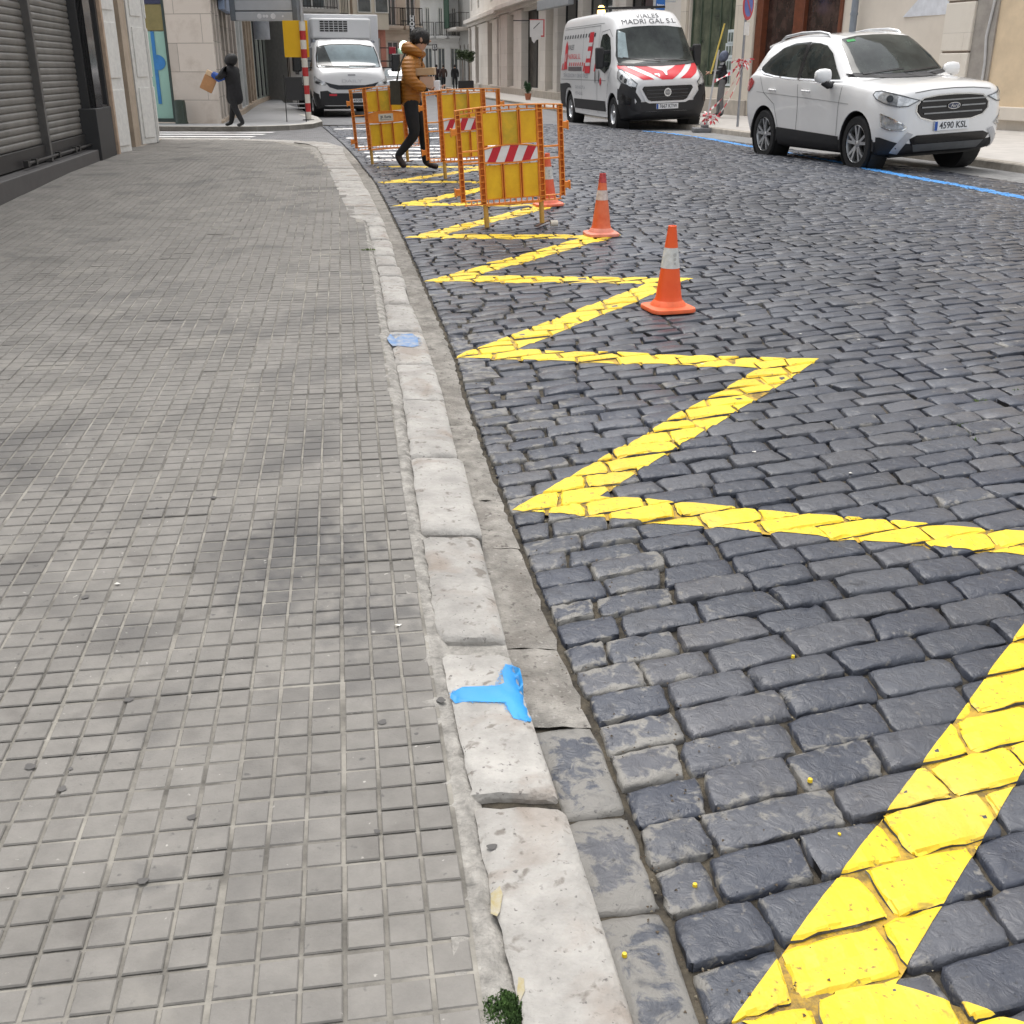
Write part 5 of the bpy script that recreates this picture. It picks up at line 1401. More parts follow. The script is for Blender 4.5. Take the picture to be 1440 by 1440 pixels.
def wheel(parent, x, y, r, w, side, spokes=10, rr=.70, kind='alloy', name='wheel'):
    """side: -1 outer face towards -y"""
    e = MB(); y0, y1 = -w / 2, w / 2; s = side
    ty = MB(); prof = [(r * rr, y0), (r * .93, y0), (r * .985, y0 + .018), (r, y0 + .045), (r, y1 - .045), (r * .985, y1 - .018), (r * .93, y1), (r * rr, y1)]
    ty.lathe(prof, 40, (x, y, r), axis='Y'); t = ty.build('tyre', M_rubber, None, smooth=40)
    t.name = name; t.parent = parent
    rm = MB(); f = y + s * (w / 2 - .012); dk = y + s * (w / 2 - .075)
    rm.lathe([(r * rr, f), (r * (rr - .035), f + s * .006), (r * (rr - .06), f - s * .02), (r * (rr - .08), dk)], 40, (x, 0, r), axis='Y')
    if kind == 'alloy':
        for k in range(spokes // 2):
            for da in (-.17, .17):
                a = 2 * math.pi * k / (spokes // 2) + .3; a2 = a + da * 1.3; a1 = a + da * .55
                p0 = Vector((math.cos(a1) * r * .13, 0, math.sin(a1) * r * .13)); p1 = Vector((math.cos(a2) * r * (rr - .05), 0, math.sin(a2) * r * (rr - .05)))
                t_ = (p1 - p0).normalized(); nn = Vector((-t_.z, 0, t_.x)); w0, w1 = .020, .017
                c = Vector((x, 0, r)); yo, yi = f - s * .012, f - s * .045
                vs = [c + p0 - nn * w0 + Vector((0, yo, 0)), c + p0 + nn * w0 + Vector((0, yo, 0)), c + p1 + nn * w1 + Vector((0, f, 0)), c + p1 - nn * w1 + Vector((0, f, 0))]
                vs += [v + Vector((0, yi - yo, 0)) for v in vs]
                rm.add(vs, [(0, 1, 2, 3), (4, 7, 6, 5), (0, 4, 5, 1), (1, 5, 6, 2), (2, 6, 7, 3), (3, 7, 4, 0)])
        rm.lathe([(0, f - s * .006), (r * .10, f - s * .008), (r * .16, f - s * .02), (r * .16, dk)], 20, (x, 0, r), axis='Y')
    else:
        rm.lathe([(0, f + s * .01), (r * .16, f + s * .006), (r * .2, f - s * .02), (r * .46, f - s * .025), (r * .56, f - s * .045), (r * (rr - .06), f - s * .04)], 28, (x, 0, r), axis='Y')
        for k in range(10):
            a = 2 * math.pi * k / 10; rm.lathe([(0, f - s * .016), (r * .045, f - s * .018), (r * .045, f - s * .04)], 8, (x + math.cos(a) * r * .36, 0, r + math.sin(a) * r * .36), axis='Y')
    rm.build('rim', M_rim, t, smooth=35)
    dkm = MB(); dkm.lathe([(0, dk), (r * (rr - .02), dk)], 30, (x, 0, r), axis='Y'); dkm.build('brake_recess', M_rimdark, t)
    return t
def place(root, loc, heading, roll=0.0, pitch=0.0):
    """heading: direction the vehicle's nose (+x) points to"""
    a = math.atan2(heading[1], heading[0]); root.location = loc
    root.rotation_euler = (Matrix.Rotation(a, 4, 'Z') @ Matrix.Rotation(pitch, 4, 'Y') @ Matrix.Rotation(roll, 4, 'X')).to_euler()
def plate(parent, x, y, z, txt, w=.52, h=.11, tilt=0):
    e = MB(); e.box(x, x + .012, y - w / 2, y + w / 2, z - h / 2, z + h / 2); p = e.build('number_plate', M_plate, parent, bevel=.003)
    b = MB(); b.box(x + .0125, x + .014, y - w / 2 + .004, y - w / 2 + .045, z - h / 2 + .004, z + h / 2 - .004); b.build('country_band', M_plateblue, p)
    M = Matrix(((0, 0, 1, x + .015), (1, 0, 0, y + .022), (0, 1, 0, z), (0, 0, 0, 1)))
    text_obj(txt, h * .95, M_lettergrey, p, M, width=w * .80, extrude=.001, bold=.0012)
    return p

# ---------------------------------------------------------------- white compact suv
def build_suv():
    root = empty('parked_suv', label='white compact suv parked on the blue line beside the right kerb', cat='car')
    st = [
        (2.07, [(.0, .44), (.50, .44), (.60, .47), (.63, .62), (.58, .80), (.50, .875), (.40, .90), (.22, .915), (0, .92)]),
        (2.05, [(.0, .36), (.56, .36), (.68, .42), (.71, .62), (.67, .84), (.57, .92), (.45, .94), (.25, .955), (0, .96)]),
        (1.99, [(.0, .27), (.62, .27), (.755, .36), (.785, .62), (.745, .87), (.64, .955), (.50, .98), (.28, .995), (0, 1.0)]),
        (1.86, [(.0, .23), (.68, .23), (.82, .34), (.85, .62), (.81, .90), (.71, .985), (.56, 1.01), (.3, 1.03), (0, 1.035)]),
        (1.60, [(.0, .21), (.72, .21), (.865, .32), (.885, .60), (.85, .92), (.75, 1.005), (.58, 1.035), (.3, 1.055), (0, 1.06)]),
        (1.20, [(.0, .20), (.73, .20), (.87, .31), (.895, .60), (.865, .95), (.77, 1.035), (.60, 1.065), (.3, 1.085), (0, 1.09)]),
        (.98, [(.0, .20), (.73, .20), (.865, .31), (.885, .60), (.865, .97), (.79, 1.05), (.62, 1.09), (.3, 1.115), (0, 1.12)]),
        (.62, [(.0, .20), (.73, .20), (.86, .31), (.875, .60), (.865, .99), (.815, 1.06), (.66, 1.29), (.34, 1.335), (0, 1.345)]),
        (.30, [(.0, .20), (.73, .20), (.855, .31), (.87, .60), (.87, 1.0), (.82, 1.07), (.625, 1.46), (.33, 1.51), (0, 1.52)]),
        (.05, [(.0, .20), (.73, .20), (.855, .31), (.87, .60), (.87, 1.01), (.82, 1.08), (.61, 1.545), (.32, 1.59), (0, 1.60)]),
        (-.45, [(.0, .20), (.73, .20), (.855, .31), (.87, .60), (.87, 1.03), (.82, 1.10), (.605, 1.575), (.32, 1.62), (0, 1.63)]),
        (-1.0, [(.0, .20), (.73, .20), (.86, .31), (.88, .60), (.875, 1.05), (.82, 1.13), (.60, 1.56), (.31, 1.61), (0, 1.62)]),
        (-1.45, [(.0, .22), (.72, .22), (.855, .33), (.885, .62), (.87, 1.07), (.81, 1.17), (.585, 1.51), (.3, 1.565), (0, 1.575)]),
        (-1.68, [(.0, .25), (.70, .25), (.835, .36), (.875, .66), (.855, 1.07), (.79, 1.17), (.57, 1.46), (.29, 1.50), (0, 1.51)]),
        (-1.86, [(.0, .30), (.66, .30), (.79, .42), (.845, .70), (.825, 1.04), (.76, 1.12), (.60, 1.20), (.3, 1.23), (0, 1.235)]),
        (-1.95, [(.0, .36), (.58, .36), (.70, .46), (.76, .70), (.74, .98), (.68, 1.05), (.5, 1.10), (.25, 1.12), (0, 1.125)]),
    ]
    me = cut_arches(loft_body(st, 5, 4), [(1.27, .335, .395, -1.2, -.60), (1.27, .335, .395, .60, 1.2), (-1.25, .335, .395, -1.2, -.60), (-1.25, .335, .395, .60, 1.2)])
    me.materials.clear(); sk = Skin(me); body = link_mesh('body', me, [M_carwhite, M_plastic], root, smooth=32)
    for p in me.polygons:
        if p.center.z < (.40 if p.center.x < 1.6 else .37): p.material_index = 1
    # glass
    def mir(o): return o
    fw = [(.70, 1.075), (.52, 1.20), (.28, 1.385), (.08, 1.475), (-.12, 1.505), (-.36, 1.52), (-.30, 1.085)]
    rw = [(-.40, 1.09), (-.45, 1.525), (-.80, 1.515), (-1.10, 1.46), (-1.38, 1.335), (-1.53, 1.22), (-1.50, 1.17), (-1.2, 1.125), (-.8, 1.10)]
    bp = [(-.30, 1.08), (-.36, 1.525), (-.45, 1.525), (-.40, 1.085)]
    for v in 'RL':
        a = sk.patch('side_window', [fw], v, M_carglass, root, .012, .04); a = sk.patch('side_window', [rw], v, M_carglass, root, .012, .04)
        sk.patch('window_pillar', [bp], v, M_blackgloss, root, .015, .05)
        sk.stroke('window_moulding', [(.78, 1.06), (.2, 1.062), (-.5, 1.077), (-1.0, 1.10), (-1.35, 1.135), (-1.56, 1.19)], .018, v, M_chrome, root, .014, .06)
        sk.patch('lower_cladding', [[(-.84, .20), (.86, .20), (.86, .41), (-.84, .455)]], v, M_plastic, root, .010, .08)
        sk.stroke('door_seam', [(.80, .42), (.80, .75), (.84, 1.0)], .007, v, M_seam, root, .003); sk.stroke('door_seam', [(-.30, .42), (-.28, .75), (-.31, 1.06)], .007, v, M_seam, root, .003)
        sk.stroke('door_seam', [(-.82, .46), (-.95, .75), (-1.28, .90), (-1.42, 1.10)], .007, v, M_seam, root, .003)
        sk.stroke('crease_shade_line', [(1.05, .80), (.3, .835), (-.5, .865), (-1.5, .905)], .010, v, mat('crease_shadow', (.42, .42, .42), .5), root, .0025)  # shade of the door crease, painted on as a thin grey line
    # wheel arch linings: flared black rims
    for x in (1.27, -1.25):
        for s in (-1, 1):
            ar = MB(); n = 20; pts = [(x + math.cos(math.pi * k / n) * .40, s * .862, .335 + math.sin(math.pi * k / n) * .40) for k in range(-1, n + 2)]
            ar.tube(pts, .016, 8); ar.build('arch_trim', M_plastic, root, smooth=50)
            li = MB(); li.lathe([(.39, s * .60), (.39, s * .855)], 30, (x, 0, .335), axis='Y'); li.lathe([(0, s * .60), (.39, s * .60)], 30, (x, 0, .335), axis='Y'); li.build('arch_lining', M_rimdark, root)
    ws = [(-.70, 1.145), (-.35, 1.125), (0, 1.12), (.35, 1.125), (.70, 1.145), (.655, 1.30), (.58, 1.49), (.53, 1.545), (.25, 1.575), (0, 1.58), (-.25, 1.575), (-.53, 1.545), (-.58, 1.49), (-.655, 1.30)]
    w_ = sk.patch('windscreen', [ws], 'F', M_carglass, root, .010, .04)
    st_ = MB(); st_.box(0, .002, -.47, -.35, 1.47, 1.50)
    g = sk.patch('green_sticker', [[(-.50, 1.50), (-.36, 1.51), (-.36, 1.535), (-.49, 1.525)]], 'F', mat('green_sticker', (.02, .30, .07), .4), w_, .014, .03)
    sk.stroke('cowl', [(-.74, 1.125), (-.4, 1.10), (0, 1.095), (.4, 1.10), (.74, 1.125)], .035, 'F', M_plastic, root, .008)
    for a, b in (((-.6, 1.13), (.02, 1.165)), ((.0, 1.13), (.6, 1.16))):
        sk.stroke('wiper', [a, b], .018, 'F', M_blackgloss, root, .016)
    # nose: grille, lamps, bumper
    gr = [(-.43, .865), (-.22, .885), (0, .89), (.22, .885), (.43, .865), (.52, .79), (.52, .72), (.45, .655), (.28, .615), (-.28, .615), (-.45, .655), (-.52, .72), (-.52, .79)]
    sk.patch('grille_surround', [[(p[0] * 1.05, (p[1] - .755) * 1.12 + .755) for p in gr]], 'F', M_chrome, root, .006, .06)
    g = sk.patch('grille', [gr], 'F', M_blackgloss, root, .016, .05)
    for z in (.835, .765, .695):
        wd = .47 if z > .7 else .43
        sk.stroke('grille_bar', [(-wd, z), (-.12 if abs(z - .765) < .01 else 0, z)], .016, 'F', mat('satin_bar', (.28, .29, .30), .3, metal=.8), g, .028)
        sk.stroke('grille_bar', [(.12 if abs(z - .765) < .01 else 0, z), (wd, z)], .016, 'F', mat('satin_bar', (.28, .29, .30), .3, metal=.8), g, .028)
    el = lambda a, b, cx=0, cz=0, n=24: [(cx + a * math.cos(2 * math.pi * k / n), cz + b * math.sin(2 * math.pi * k / n)) for k in range(n)]
    bd = sk.patch('badge', [el(.095, .038, 0, .767)], 'F', M_chrome, root, .030, .05); sk.patch('badge_field', [el(.086, .031, 0, .767)], 'F', mat('badge_blue', (.02, .03, .08), .2, coat=1), bd, .034, .05)
    sk.text('Ford', .055, M_chrome, bd, (0, .765), 'F', .040, width=.12, shear=.35)
    hl = [(.56, .875), (.72, .905), (.95, .975), (1.10, 1.00), (1.13, .965), (1.05, .885), (.88, .835), (.66, .80), (.60, .83)]
    for s in (-1, 1):
        ang = -42 * 1 if s < 0 else 42
        # outline measured across the nose seen obliquely
        ol = [(s * p[0], p[1]) for p in [(.20, .865), (.34, .905), (.55, .945), (.66, .955), (.70, .925), (.66, .86), (.56, .825), (.36, .79), (.27, .80)]]
        ol = [(p[0] - s * .62, p[1]) for p in ol] if False else ol
        def obl(pts, a=ang): return [( (-math.sin(math.radians(a)) * px + math.cos(math.radians(a)) * py), z) for px, py, z in pts]
        pts = [(2.04, s * .48, .85), (2.03, s * .56, .865), (1.98, s * .66, .895), (1.88, s * .76, .925), (1.72, s * .83, .955), (1.62, s * .85, .95), (1.60, s * .87, .915), (1.68, s * .87, .865), (1.84, s * .82, .815), (1.98, s * .72, .785), (2.02, s * .62, .79)]
        h = sk.patch('headlight', [obl(pts)], ang, M_lampglass, root, .010, .04)
        pt2 = [(1.98, s * .70, .865), (1.86, s * .78, .895), (1.76, s * .82, .915), (1.74, s * .84, .875), (1.84, s * .82, .84), (1.96, s * .74, .82)]
        sk.patch('projector_lens', [el(.045, .036, obl([(1.88, s * .80, .87)])[0][0], .872, 16)], ang, M_lampdark, h, .017, .04)
        sk.stroke('lamp_outline', obl(pts), .010, ang, mat('lamp_edge', (.08, .085, .09), .3), h, .013, closed=True)
        fp = [(1.80, s * .87, .705), (1.93, s * .80, .66), (2.02, s * .70, .60), (2.04, s * .64, .545), (2.02, s * .68, .52), (1.90, s * .80, .53), (1.82, s * .85, .56)]
        fg = sk.patch('fog_light', [obl(fp)], ang, M_lampglass, root, .008, .04)
        sk.stroke('fog_light_trim', obl(fp), .016, ang, M_chrome, fg, .014, closed=True)
        lp = [(2.05, s * .66, .36), (1.95, s * .78, .40), (1.80, s * .85, .44), (1.73, s * .87, .44), (1.73, s * .86, .24), (1.9, s * .74, .25), (2.0, s * .60, .28)]
        sk.patch('bumper_cladding', [obl(lp)], ang, M_plastic, root, .008, .05)
        sk.patch('skid_strut', [obl([(2.04, s * .62, .50), (2.05, s * .54, .47), (1.99, s * .72, .25), (1.94, s * .80, .27)])], ang, mat('silver_skid', (.46, .46, .47), .45), root, .013, .05)
        mr = MB(); mr.lathe([(0, -.12), (.06, -.11), (.085, -.05), (.09, .02), (.075, .10), (0, .12)], 14, (0, 0, 0), axis='Y')
        mo = mr.build('wing_mirror', M_carwhite, root, smooth=60, M=Matrix.Translation((.60, s * 1.02, 1.13)) @ Matrix.Scale(.75, 4, (1, 0, 0)))
        ar = MB(); ar.tube([(.56, s * .84, 1.02), (.60, s * .93, 1.01), (.60, s * 1.0, 1.06)], [.045, .04, .05], 10); ar.build('mirror_arm', M_plastic, mo, smooth=60)
        mg = MB(); mg.lathe([(0, .0), (.07, .0)], 14, (0, 0, 0), axis='X'); mg.build('mirror_glass', M_carglass, mo, M=Matrix.Translation((.535, s * 1.02, 1.13)) @ Matrix.Scale(1.5, 4, (0, 1, 0)))
        rl = MB(); rl.tube([(.0, s * .565, 1.575), (-.06, s * .56, 1.615), (-.3, s * .56, 1.645), (-.8, s * .555, 1.645), (-1.25, s * .55, 1.61), (-1.40, s * .545, 1.56)], [.012, .018, .018, .018, .018, .012], 8)
        rl.build('roof_rail', mat('silver_rail', (.62, .63, .64), .3, metal=.6), root, smooth=60)
        for xh in (-.05, -1.0):
            dh = MB(); dh.tube([(xh + .09, s * .883, .93), (xh + .05, s * .915, .935), (xh - .07, s * .915, .94), (xh - .11, s * .883, .945)], .012, 8); dh.build('door_handle', M_carwhite, root, smooth=60)
        tl = MB(); tp = [(-1.60, s * .885, 1.04), (-1.72, s * .87, 1.09), (-1.85, s * .82, 1.06), (-1.88, s * .82, .93), (-1.78, s * .865, .90), (-1.66, s * .885, .97)]
        sk.patch('tail_light', [[(p[0], p[2]) for p in tp]], 'L' if s > 0 else 'R', M_redlamp, root, .010, .05)
    for x in (1.27, -1.25):
        for s in (-1, 1): wheel(root, x, s * .765, .335, .21, s)
    lo = [(-.50, .455), (.50, .455), (.60, .42), (.56, .35), (-.56, .35), (-.60, .42)]
    sk.patch('lower_intake', [lo], 'F', M_blackgloss, root, .008, .06)
    sk.patch('skid_plate', [[(-.54, .355), (.54, .355), (.48, .27), (-.48, .27)]], 'F', mat('dark_skid', (.11, .115, .12), .4), root, .012, .06)
    plate(root, 2.083, .0, .545, '4590 KSL')
    sp = MB(); sp.prism([(-1.40, 1.565), (-1.78, 1.50), (-1.80, 1.46), (-1.50, 1.50)], -.54, .54, 'Y'); sp.build('roof_spoiler', M_carwhite, root, bevel=.015)
    sb = sk.stroke('bonnet_seam', [(-.56, .93), (-.3, .955), (0, .962), (.3, .955), (.56, .93)], .008, 'F', M_seam, root, .004)
    an = MB(); un = MB(); un.box(-1.6, 1.7, -.62, .62, .18, .30); un.build('underbody', M_rimdark, root)
    return root
suv = build_suv()
hd = Vector((.80, -2.55)).normalized()
fr_ = P(1210, 235); cc = Vector((fr_.x, fr_.y)) + Vector((-hd.y, hd.x)) * .80 - hd * 1.27
place(suv, (cc.x, cc.y, G(float(fr_.x), float(fr_.y)) - .035), hd, math.radians(0), 0)
suv.scale = (.955, 1, 1.06)
SUV_ROLL = math.radians(2.6)
place(suv, (cc.x, cc.y, G(cc.x, cc.y) + .0), hd, SUV_ROLL, 0)

# ---------------------------------------------------------------- white work van with red livery
def build_van():
    root = empty('work_van', label='white high roof work van with red and white chevrons on its bonnet', cat='van')
    B = lambda zb, s_, m_, b_, w_, r_, q_, c_: [(0, zb), (s_[0] - .12, zb), s_, m_, b_, w_, r_, q_, (0, c_)]
    st = [
        (2.98, B(.42, (.66, .46), (.76, .62), (.72, .90), (.62, .98), (.48, 1.02), (.25, 1.04), 1.045)),
        (2.94, B(.34, (.76, .42), (.86, .62), (.82, .95), (.72, 1.04), (.56, 1.08), (.28, 1.10), 1.105)),
        (2.82, B(.28, (.87, .38), (.95, .64), (.91, 1.00), (.82, 1.11), (.64, 1.16), (.3, 1.19), 1.195)),
        (2.55, B(.25, (.95, .36), (1.00, .66), (.97, 1.08), (.88, 1.21), (.70, 1.27), (.35, 1.30), 1.31)),
        (2.22, B(.24, (.985, .35), (1.02, .68), (1.0, 1.14), (.94, 1.30), (.78, 1.39), (.38, 1.43), 1.44)),
        (2.00, B(.24, (.99, .35), (1.025, .70), (1.01, 1.18), (.96, 1.38), (.84, 1.60), (.42, 1.65), 1.66)),
        (1.72, B(.24, (.99, .35), (1.025, .70), (1.015, 1.2), (.97, 1.45), (.81, 1.94), (.41, 2.00), 2.01)),
        (1.54, B(.24, (.99, .35), (1.025, .70), (1.015, 1.2), (.975, 1.5), (.79, 2.14), (.42, 2.22), 2.235)),
        (1.30, B(.24, (.99, .35), (1.025, .70), (1.015, 1.2), (.98, 1.5), (.79, 2.28), (.42, 2.40), 2.42)),
        (.95, B(.24, (.99, .35), (1.025, .70), (1.015, 1.2), (.985, 1.6), (.83, 2.33), (.5, 2.47), 2.50)),
        (.3, B(.24, (.99, .35), (1.025, .70), (1.015, 1.2), (.985, 1.6), (.87, 2.35), (.55, 2.49), 2.52)),
        (-1.5, B(.26, (.99, .37), (1.025, .70), (1.015, 1.2), (.985, 1.6), (.87, 2.35), (.55, 2.49), 2.52)),
        (-2.9, B(.30, (.98, .40), (1.02, .72), (1.01, 1.2), (.98, 1.6), (.86, 2.33), (.55, 2.47), 2.50)),
        (-3.02, B(.34, (.95, .42), (.99, .74), (.98, 1.2), (.95, 1.6), (.82, 2.28), (.5, 2.42), 2.45)),
    ]
    wx = (2.03, -2.0)
    me = cut_arches(loft_body(st, 5, 4), [(x, .36, .45, *yy) for x in wx for yy in ((-1.4, -.70), (.70, 1.4))])
    me.materials.clear(); sk = Skin(me); link_mesh('body', me, [M_vanwhite, M_plastic], root, smooth=32)
    for p in me.polygons:
        c = p.center
        if c.x > 2.45 and (c.z < .62 or (abs(c.y) > .72 and c.z < .92)): p.material_index = 1
    el = lambda a, b, cx=0, cz=0, n=24: [(cx + a * math.cos(2 * math.pi * k / n), cz + b * math.sin(2 * math.pi * k / n)) for k in range(n)]
    ws = [(-.90, 1.40), (-.45, 1.37), (0, 1.365), (.45, 1.37), (.90, 1.40), (.91, 1.55), (.83, 1.92), (.79, 2.08), (.4, 2.13), (0, 2.14), (-.4, 2.13), (-.79, 2.08), (-.83, 1.92), (-.91, 1.55)]
    w_ = sk.patch('windscreen', [ws], 'F', M_carglass, root, .012, .05)
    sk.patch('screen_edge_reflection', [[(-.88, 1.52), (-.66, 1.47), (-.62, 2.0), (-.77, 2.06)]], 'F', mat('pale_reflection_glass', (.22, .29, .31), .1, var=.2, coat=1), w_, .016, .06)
    for a, b in (((-.78, 1.50), (.05, 1.40)), ((-.05, 1.45), (.72, 1.40))): sk.stroke('wiper', [a, b], .025, 'F', M_blackgloss, root, .02)
    sk.stroke('cowl', [(-.9, 1.375), (-.45, 1.345), (0, 1.335), (.45, 1.345), (.9, 1.375)], .05, 'F', M_plastic, root, .012)
    # chevrons on the bonnet
    def band(y0, y1, s): return [(s * y0, 1.07), (s * y1, 1.07), (s * (y1 + .50), 1.345), (s * (y0 + .50), 1.345)]
    red = [[(-.12, 1.05), (.12, 1.05), (.62, 1.335), (0, 1.32), (-.62, 1.335)]]
    red += [[(s * .30, 1.06), (s * .56, 1.06), (s * .74, 1.16), (s * .94, 1.30), (s * .93, 1.37), (s * .82, 1.355), (s * .56, 1.20)] for s in (-1, 1)]
    sk.patch('red_chevron', [red[0]], 'F', M_red, root, .006, .06); sk.patch('red_chevron', [red[1]], 'F', M_red, root, .006, .06); sk.patch('red_chevron', [red[2]], 'F', M_red, root, .006, .06)
    sk.patch('white_chevron_tip', [[(-.34, 1.318), (0, 1.308), (.34, 1.318), (.22, 1.27), (.04, 1.21), (0, 1.20), (-.04, 1.21), (-.22, 1.27)]], 'F', mat('pale_pink', (.70, .55, .55), .4), root, .009, .06)
    sk.patch('bonnet_emblem', [[(-.06, 1.24), (-.02, 1.24), (0, 1.18), (.03, 1.27), (.06, 1.27), (.02, 1.13), (-.02, 1.13)]], 'F', M_plate, root, .014, .05)
    sk.text('VIALES', .12, M_lettergrey, root, (0, 2.35), 'F', .012, width=.56)
    sk.text('MADRI GAL S.L', .14, M_lettergrey, root, (0, 2.235), 'F', .012, width=1.30)
    # grille, bumper, lights
    fr = [(-.56, .93), (.56, .93), (.60, .88), (.46, .66), (.38, .63), (-.38, .63), (-.46, .66), (-.60, .88)]
    sk.patch('grille_surround', [[(p[0] * 1.12, (p[1] - .78) * 1.25 + .775) for p in fr]], 'F', M_vanwhite, root, .022, .06)
    g = sk.patch('grille', [fr], 'F', M_blackgloss, root, .030, .06)
    for z in (.71, .78, .85): sk.stroke('grille_bar', [(-.48, z), (.48, z)], .014, 'F', mat('grille_bar_grey', (.06, .06, .065), .4), g, .040)
    bd = sk.patch('badge', [el(.085, .085, 0, .80)], 'F', M_chrome, root, .045, .05); sk.patch('badge_field', [el(.062, .062, 0, .80)], 'F', mat('badge_grey', (.25, .25, .26), .3, metal=.6), bd, .05, .04); sk.text('FIAT', .05, M_chrome, bd, (0, .80), 'F', .058, width=.10)
    sk.patch('lower_bumper', [[(-.74, .62), (.74, .62), (.78, .50), (.66, .42), (-.66, .42), (-.78, .50)]], 'F', M_plastic, root, .014, .06)
    for s in (-1, 1):
        ang = 38 * s
        def obl(pts, a=ang): return [((-math.sin(math.radians(a)) * px + math.cos(math.radians(a)) * py), z) for px, py, z in pts]
        hp = [(2.86, s * .62, .985), (2.72, s * .78, 1.13), (2.45, s * .94, 1.27), (2.34, s * .97, 1.27), (2.40, s * .99, 1.10), (2.60, s * .96, 1.02), (2.84, s * .82, .94), (2.93, s * .70, .92)]
        h = sk.patch('headlight', [obl(hp)], ang, M_lampglass, root, .012, .05)
        sk.stroke('lamp_outline', obl(hp), .016, ang, mat('lamp_edge', (.08, .085, .09), .3), h, .016, closed=True)
        for (xx, yy, zz, r) in ((2.55, .93, 1.12, .05), (2.70, .86, 1.05, .045)): sk.patch('reflector', [el(r, r, obl([(xx, s * yy, zz)])[0][0], zz, 16)], ang, M_lampdark, h, .018, .05)
        bp = [(2.96, s * .60, .40), (2.98, s * .62, .66), (2.92, s * .74, .88), (2.80, s * .86, .98), (2.62, s * .97, 1.0), (2.53, s * .99, .88), (2.52, s * .99, .62), (2.53, s * .98, .38), (2.70, s * .92, .32)]
        bc = sk.patch('bumper_corner', [obl(bp)], ang, M_plastic, root, .018, .05)
        sk.patch('fog_recess', [obl([(2.90, s * .78, .70), (2.70, s * .94, .80), (2.62, s * .97, .74), (2.66, s * .96, .58), (2.88, s * .80, .58)])], ang, M_blackgloss, bc, .024, .05)
    for v, s in (('R', -1), ('L', 1)):
        dw = [(1.72, 1.30), (1.78, 1.42), (1.60, 1.74), (1.44, 1.93), (1.20, 2.02), (.94, 2.0), (.86, 1.86), (.86, 1.42), (.96, 1.30), (1.4, 1.20)]
        sk.patch('side_window', [dw], v, M_carglass, root, .008, .08)
        sk.patch('side_rubbing_strip', [[(-1.48, .40), (1.48, .40), (1.48, .62), (-1.48, .62)]], v, M_plastic, root, .014, .12)
        sk.patch('rear_corner_cladding', [[(-2.98, .38), (-2.5, .38), (-2.44, .60), (-2.3, .80), (-2.1, .86), (-1.9, .86), (-1.72, .86), (-1.9, .95), (-2.2, .97), (-2.98, .94)]], v, M_plastic, root, .012, .08)
        for pts in ([(.78, .36), (.78, 1.9), (.86, 2.06), (1.3, 2.10), (1.56, 1.95)], [(.70, .36), (.70, 2.2)], [(-.72, .36), (-.72, 2.2)], [(1.6, .70), (1.74, 1.1), (1.9, 1.3)], [(.70, 2.2), (-2.8, 2.2)], [(-2.9, 1.05), (1.5, 1.05)]):
            sk.stroke('panel_seam', pts, .012, v, mat('grey_seam', (.20, .21, .22), .6), root, .004, .1)
        for x in (.93, .60): sk.patch('door_handle', [el(.035, .15, x, 1.13, 14)], v, M_blackgloss, root, .02, .05)
        mo = MB(); mo.box(1.48, 1.66, s * 1.10, s * 1.28, 1.30, 1.74); mm = mo.build('wing_mirror', M_plastic, root, bevel=.035)
        ar = MB(); ar.box(1.52, 1.60, s * .98, s * 1.12, 1.34, 1.44); ar.box(1.52, 1.60, s * .92, s * 1.12, 1.60, 1.68); ar.build('mirror_arm', M_plastic, mm, bevel=.01)
        mg = MB(); mg.box(1.472, 1.479, s * 1.12, s * 1.26, 1.40, 1.70); mg.build('mirror_glass', M_carglass, mm)
        for x in wx:
            li = MB(); li.lathe([(.445, s * .72), (.445, s * 1.0)], 30, (x, 0, .36), axis='Y'); li.lathe([(0, s * .72), (.445, s * .72)], 30, (x, 0, .36), axis='Y'); li.build('arch_lining', M_rimdark, root)
            wheel(root, x, s * .88, .36, .23, s, rr=.62, kind='steel')
    # livery on the side panel (seen from the right)
    lt = []; 
    for k in range(12): x = -2.72 + k * .27; lt.append([(x, 1.98), (x + .10, 1.98), (x + .14, 2.06), (x + .04, 2.06)])
    sk.patch('livery_top_dashes', lt, 'R', M_lettergrey, root, .008, .15)
    lt = [[(x, 1.26), (x + .10, 1.26), (x + .20, 1.42), (x + .10, 1.42)] for x in (-2.85, -2.66)] + [[(x, 1.36), (x + .09, 1.36), (x + .14, 1.44), (x + .05, 1.44)] for x in [-2.05 + k * .22 for k in range(7)]] + [[(x, 1.24), (x + .14, 1.24), (x + .24, 1.42), (x + .12, 1.42)] for x in (-.62, .42)]
    sk.patch('livery_red_dashes', lt, 'R', M_red, root, .008, .15)
    sk.patch('livery_grey_bar', [[(-2.1, 1.25), (-.75, 1.25), (-.75, 1.34), (-2.1, 1.34)]], 'R', mat('livery_grey', (.12, .10, .11), .4), root, .008, .15)
    c1 = [(-2.62, 1.28), (-2.20, 1.28), (-2.28, 1.40), (-2.26, 1.80), (-2.36, 1.88), (-2.40, 1.95), (-2.46, 1.88), (-2.54, 1.80), (-2.56, 1.40)]
    l1 = sk.patch('livery_cone', [c1], 'R', M_red, root, .010, .08); sk.patch('livery_cone_slot', [[(-2.45, 1.46), (-2.37, 1.46), (-2.37, 1.66), (-2.45, 1.62)]], 'R', M_vanwhite, l1, .014, .06)
    c2 = [(-.38, 1.20), (.06, 1.20), (.16, 1.42), (.34, 2.06), (-.04, 2.06), (-.20, 1.70), (-.34, 1.42)]
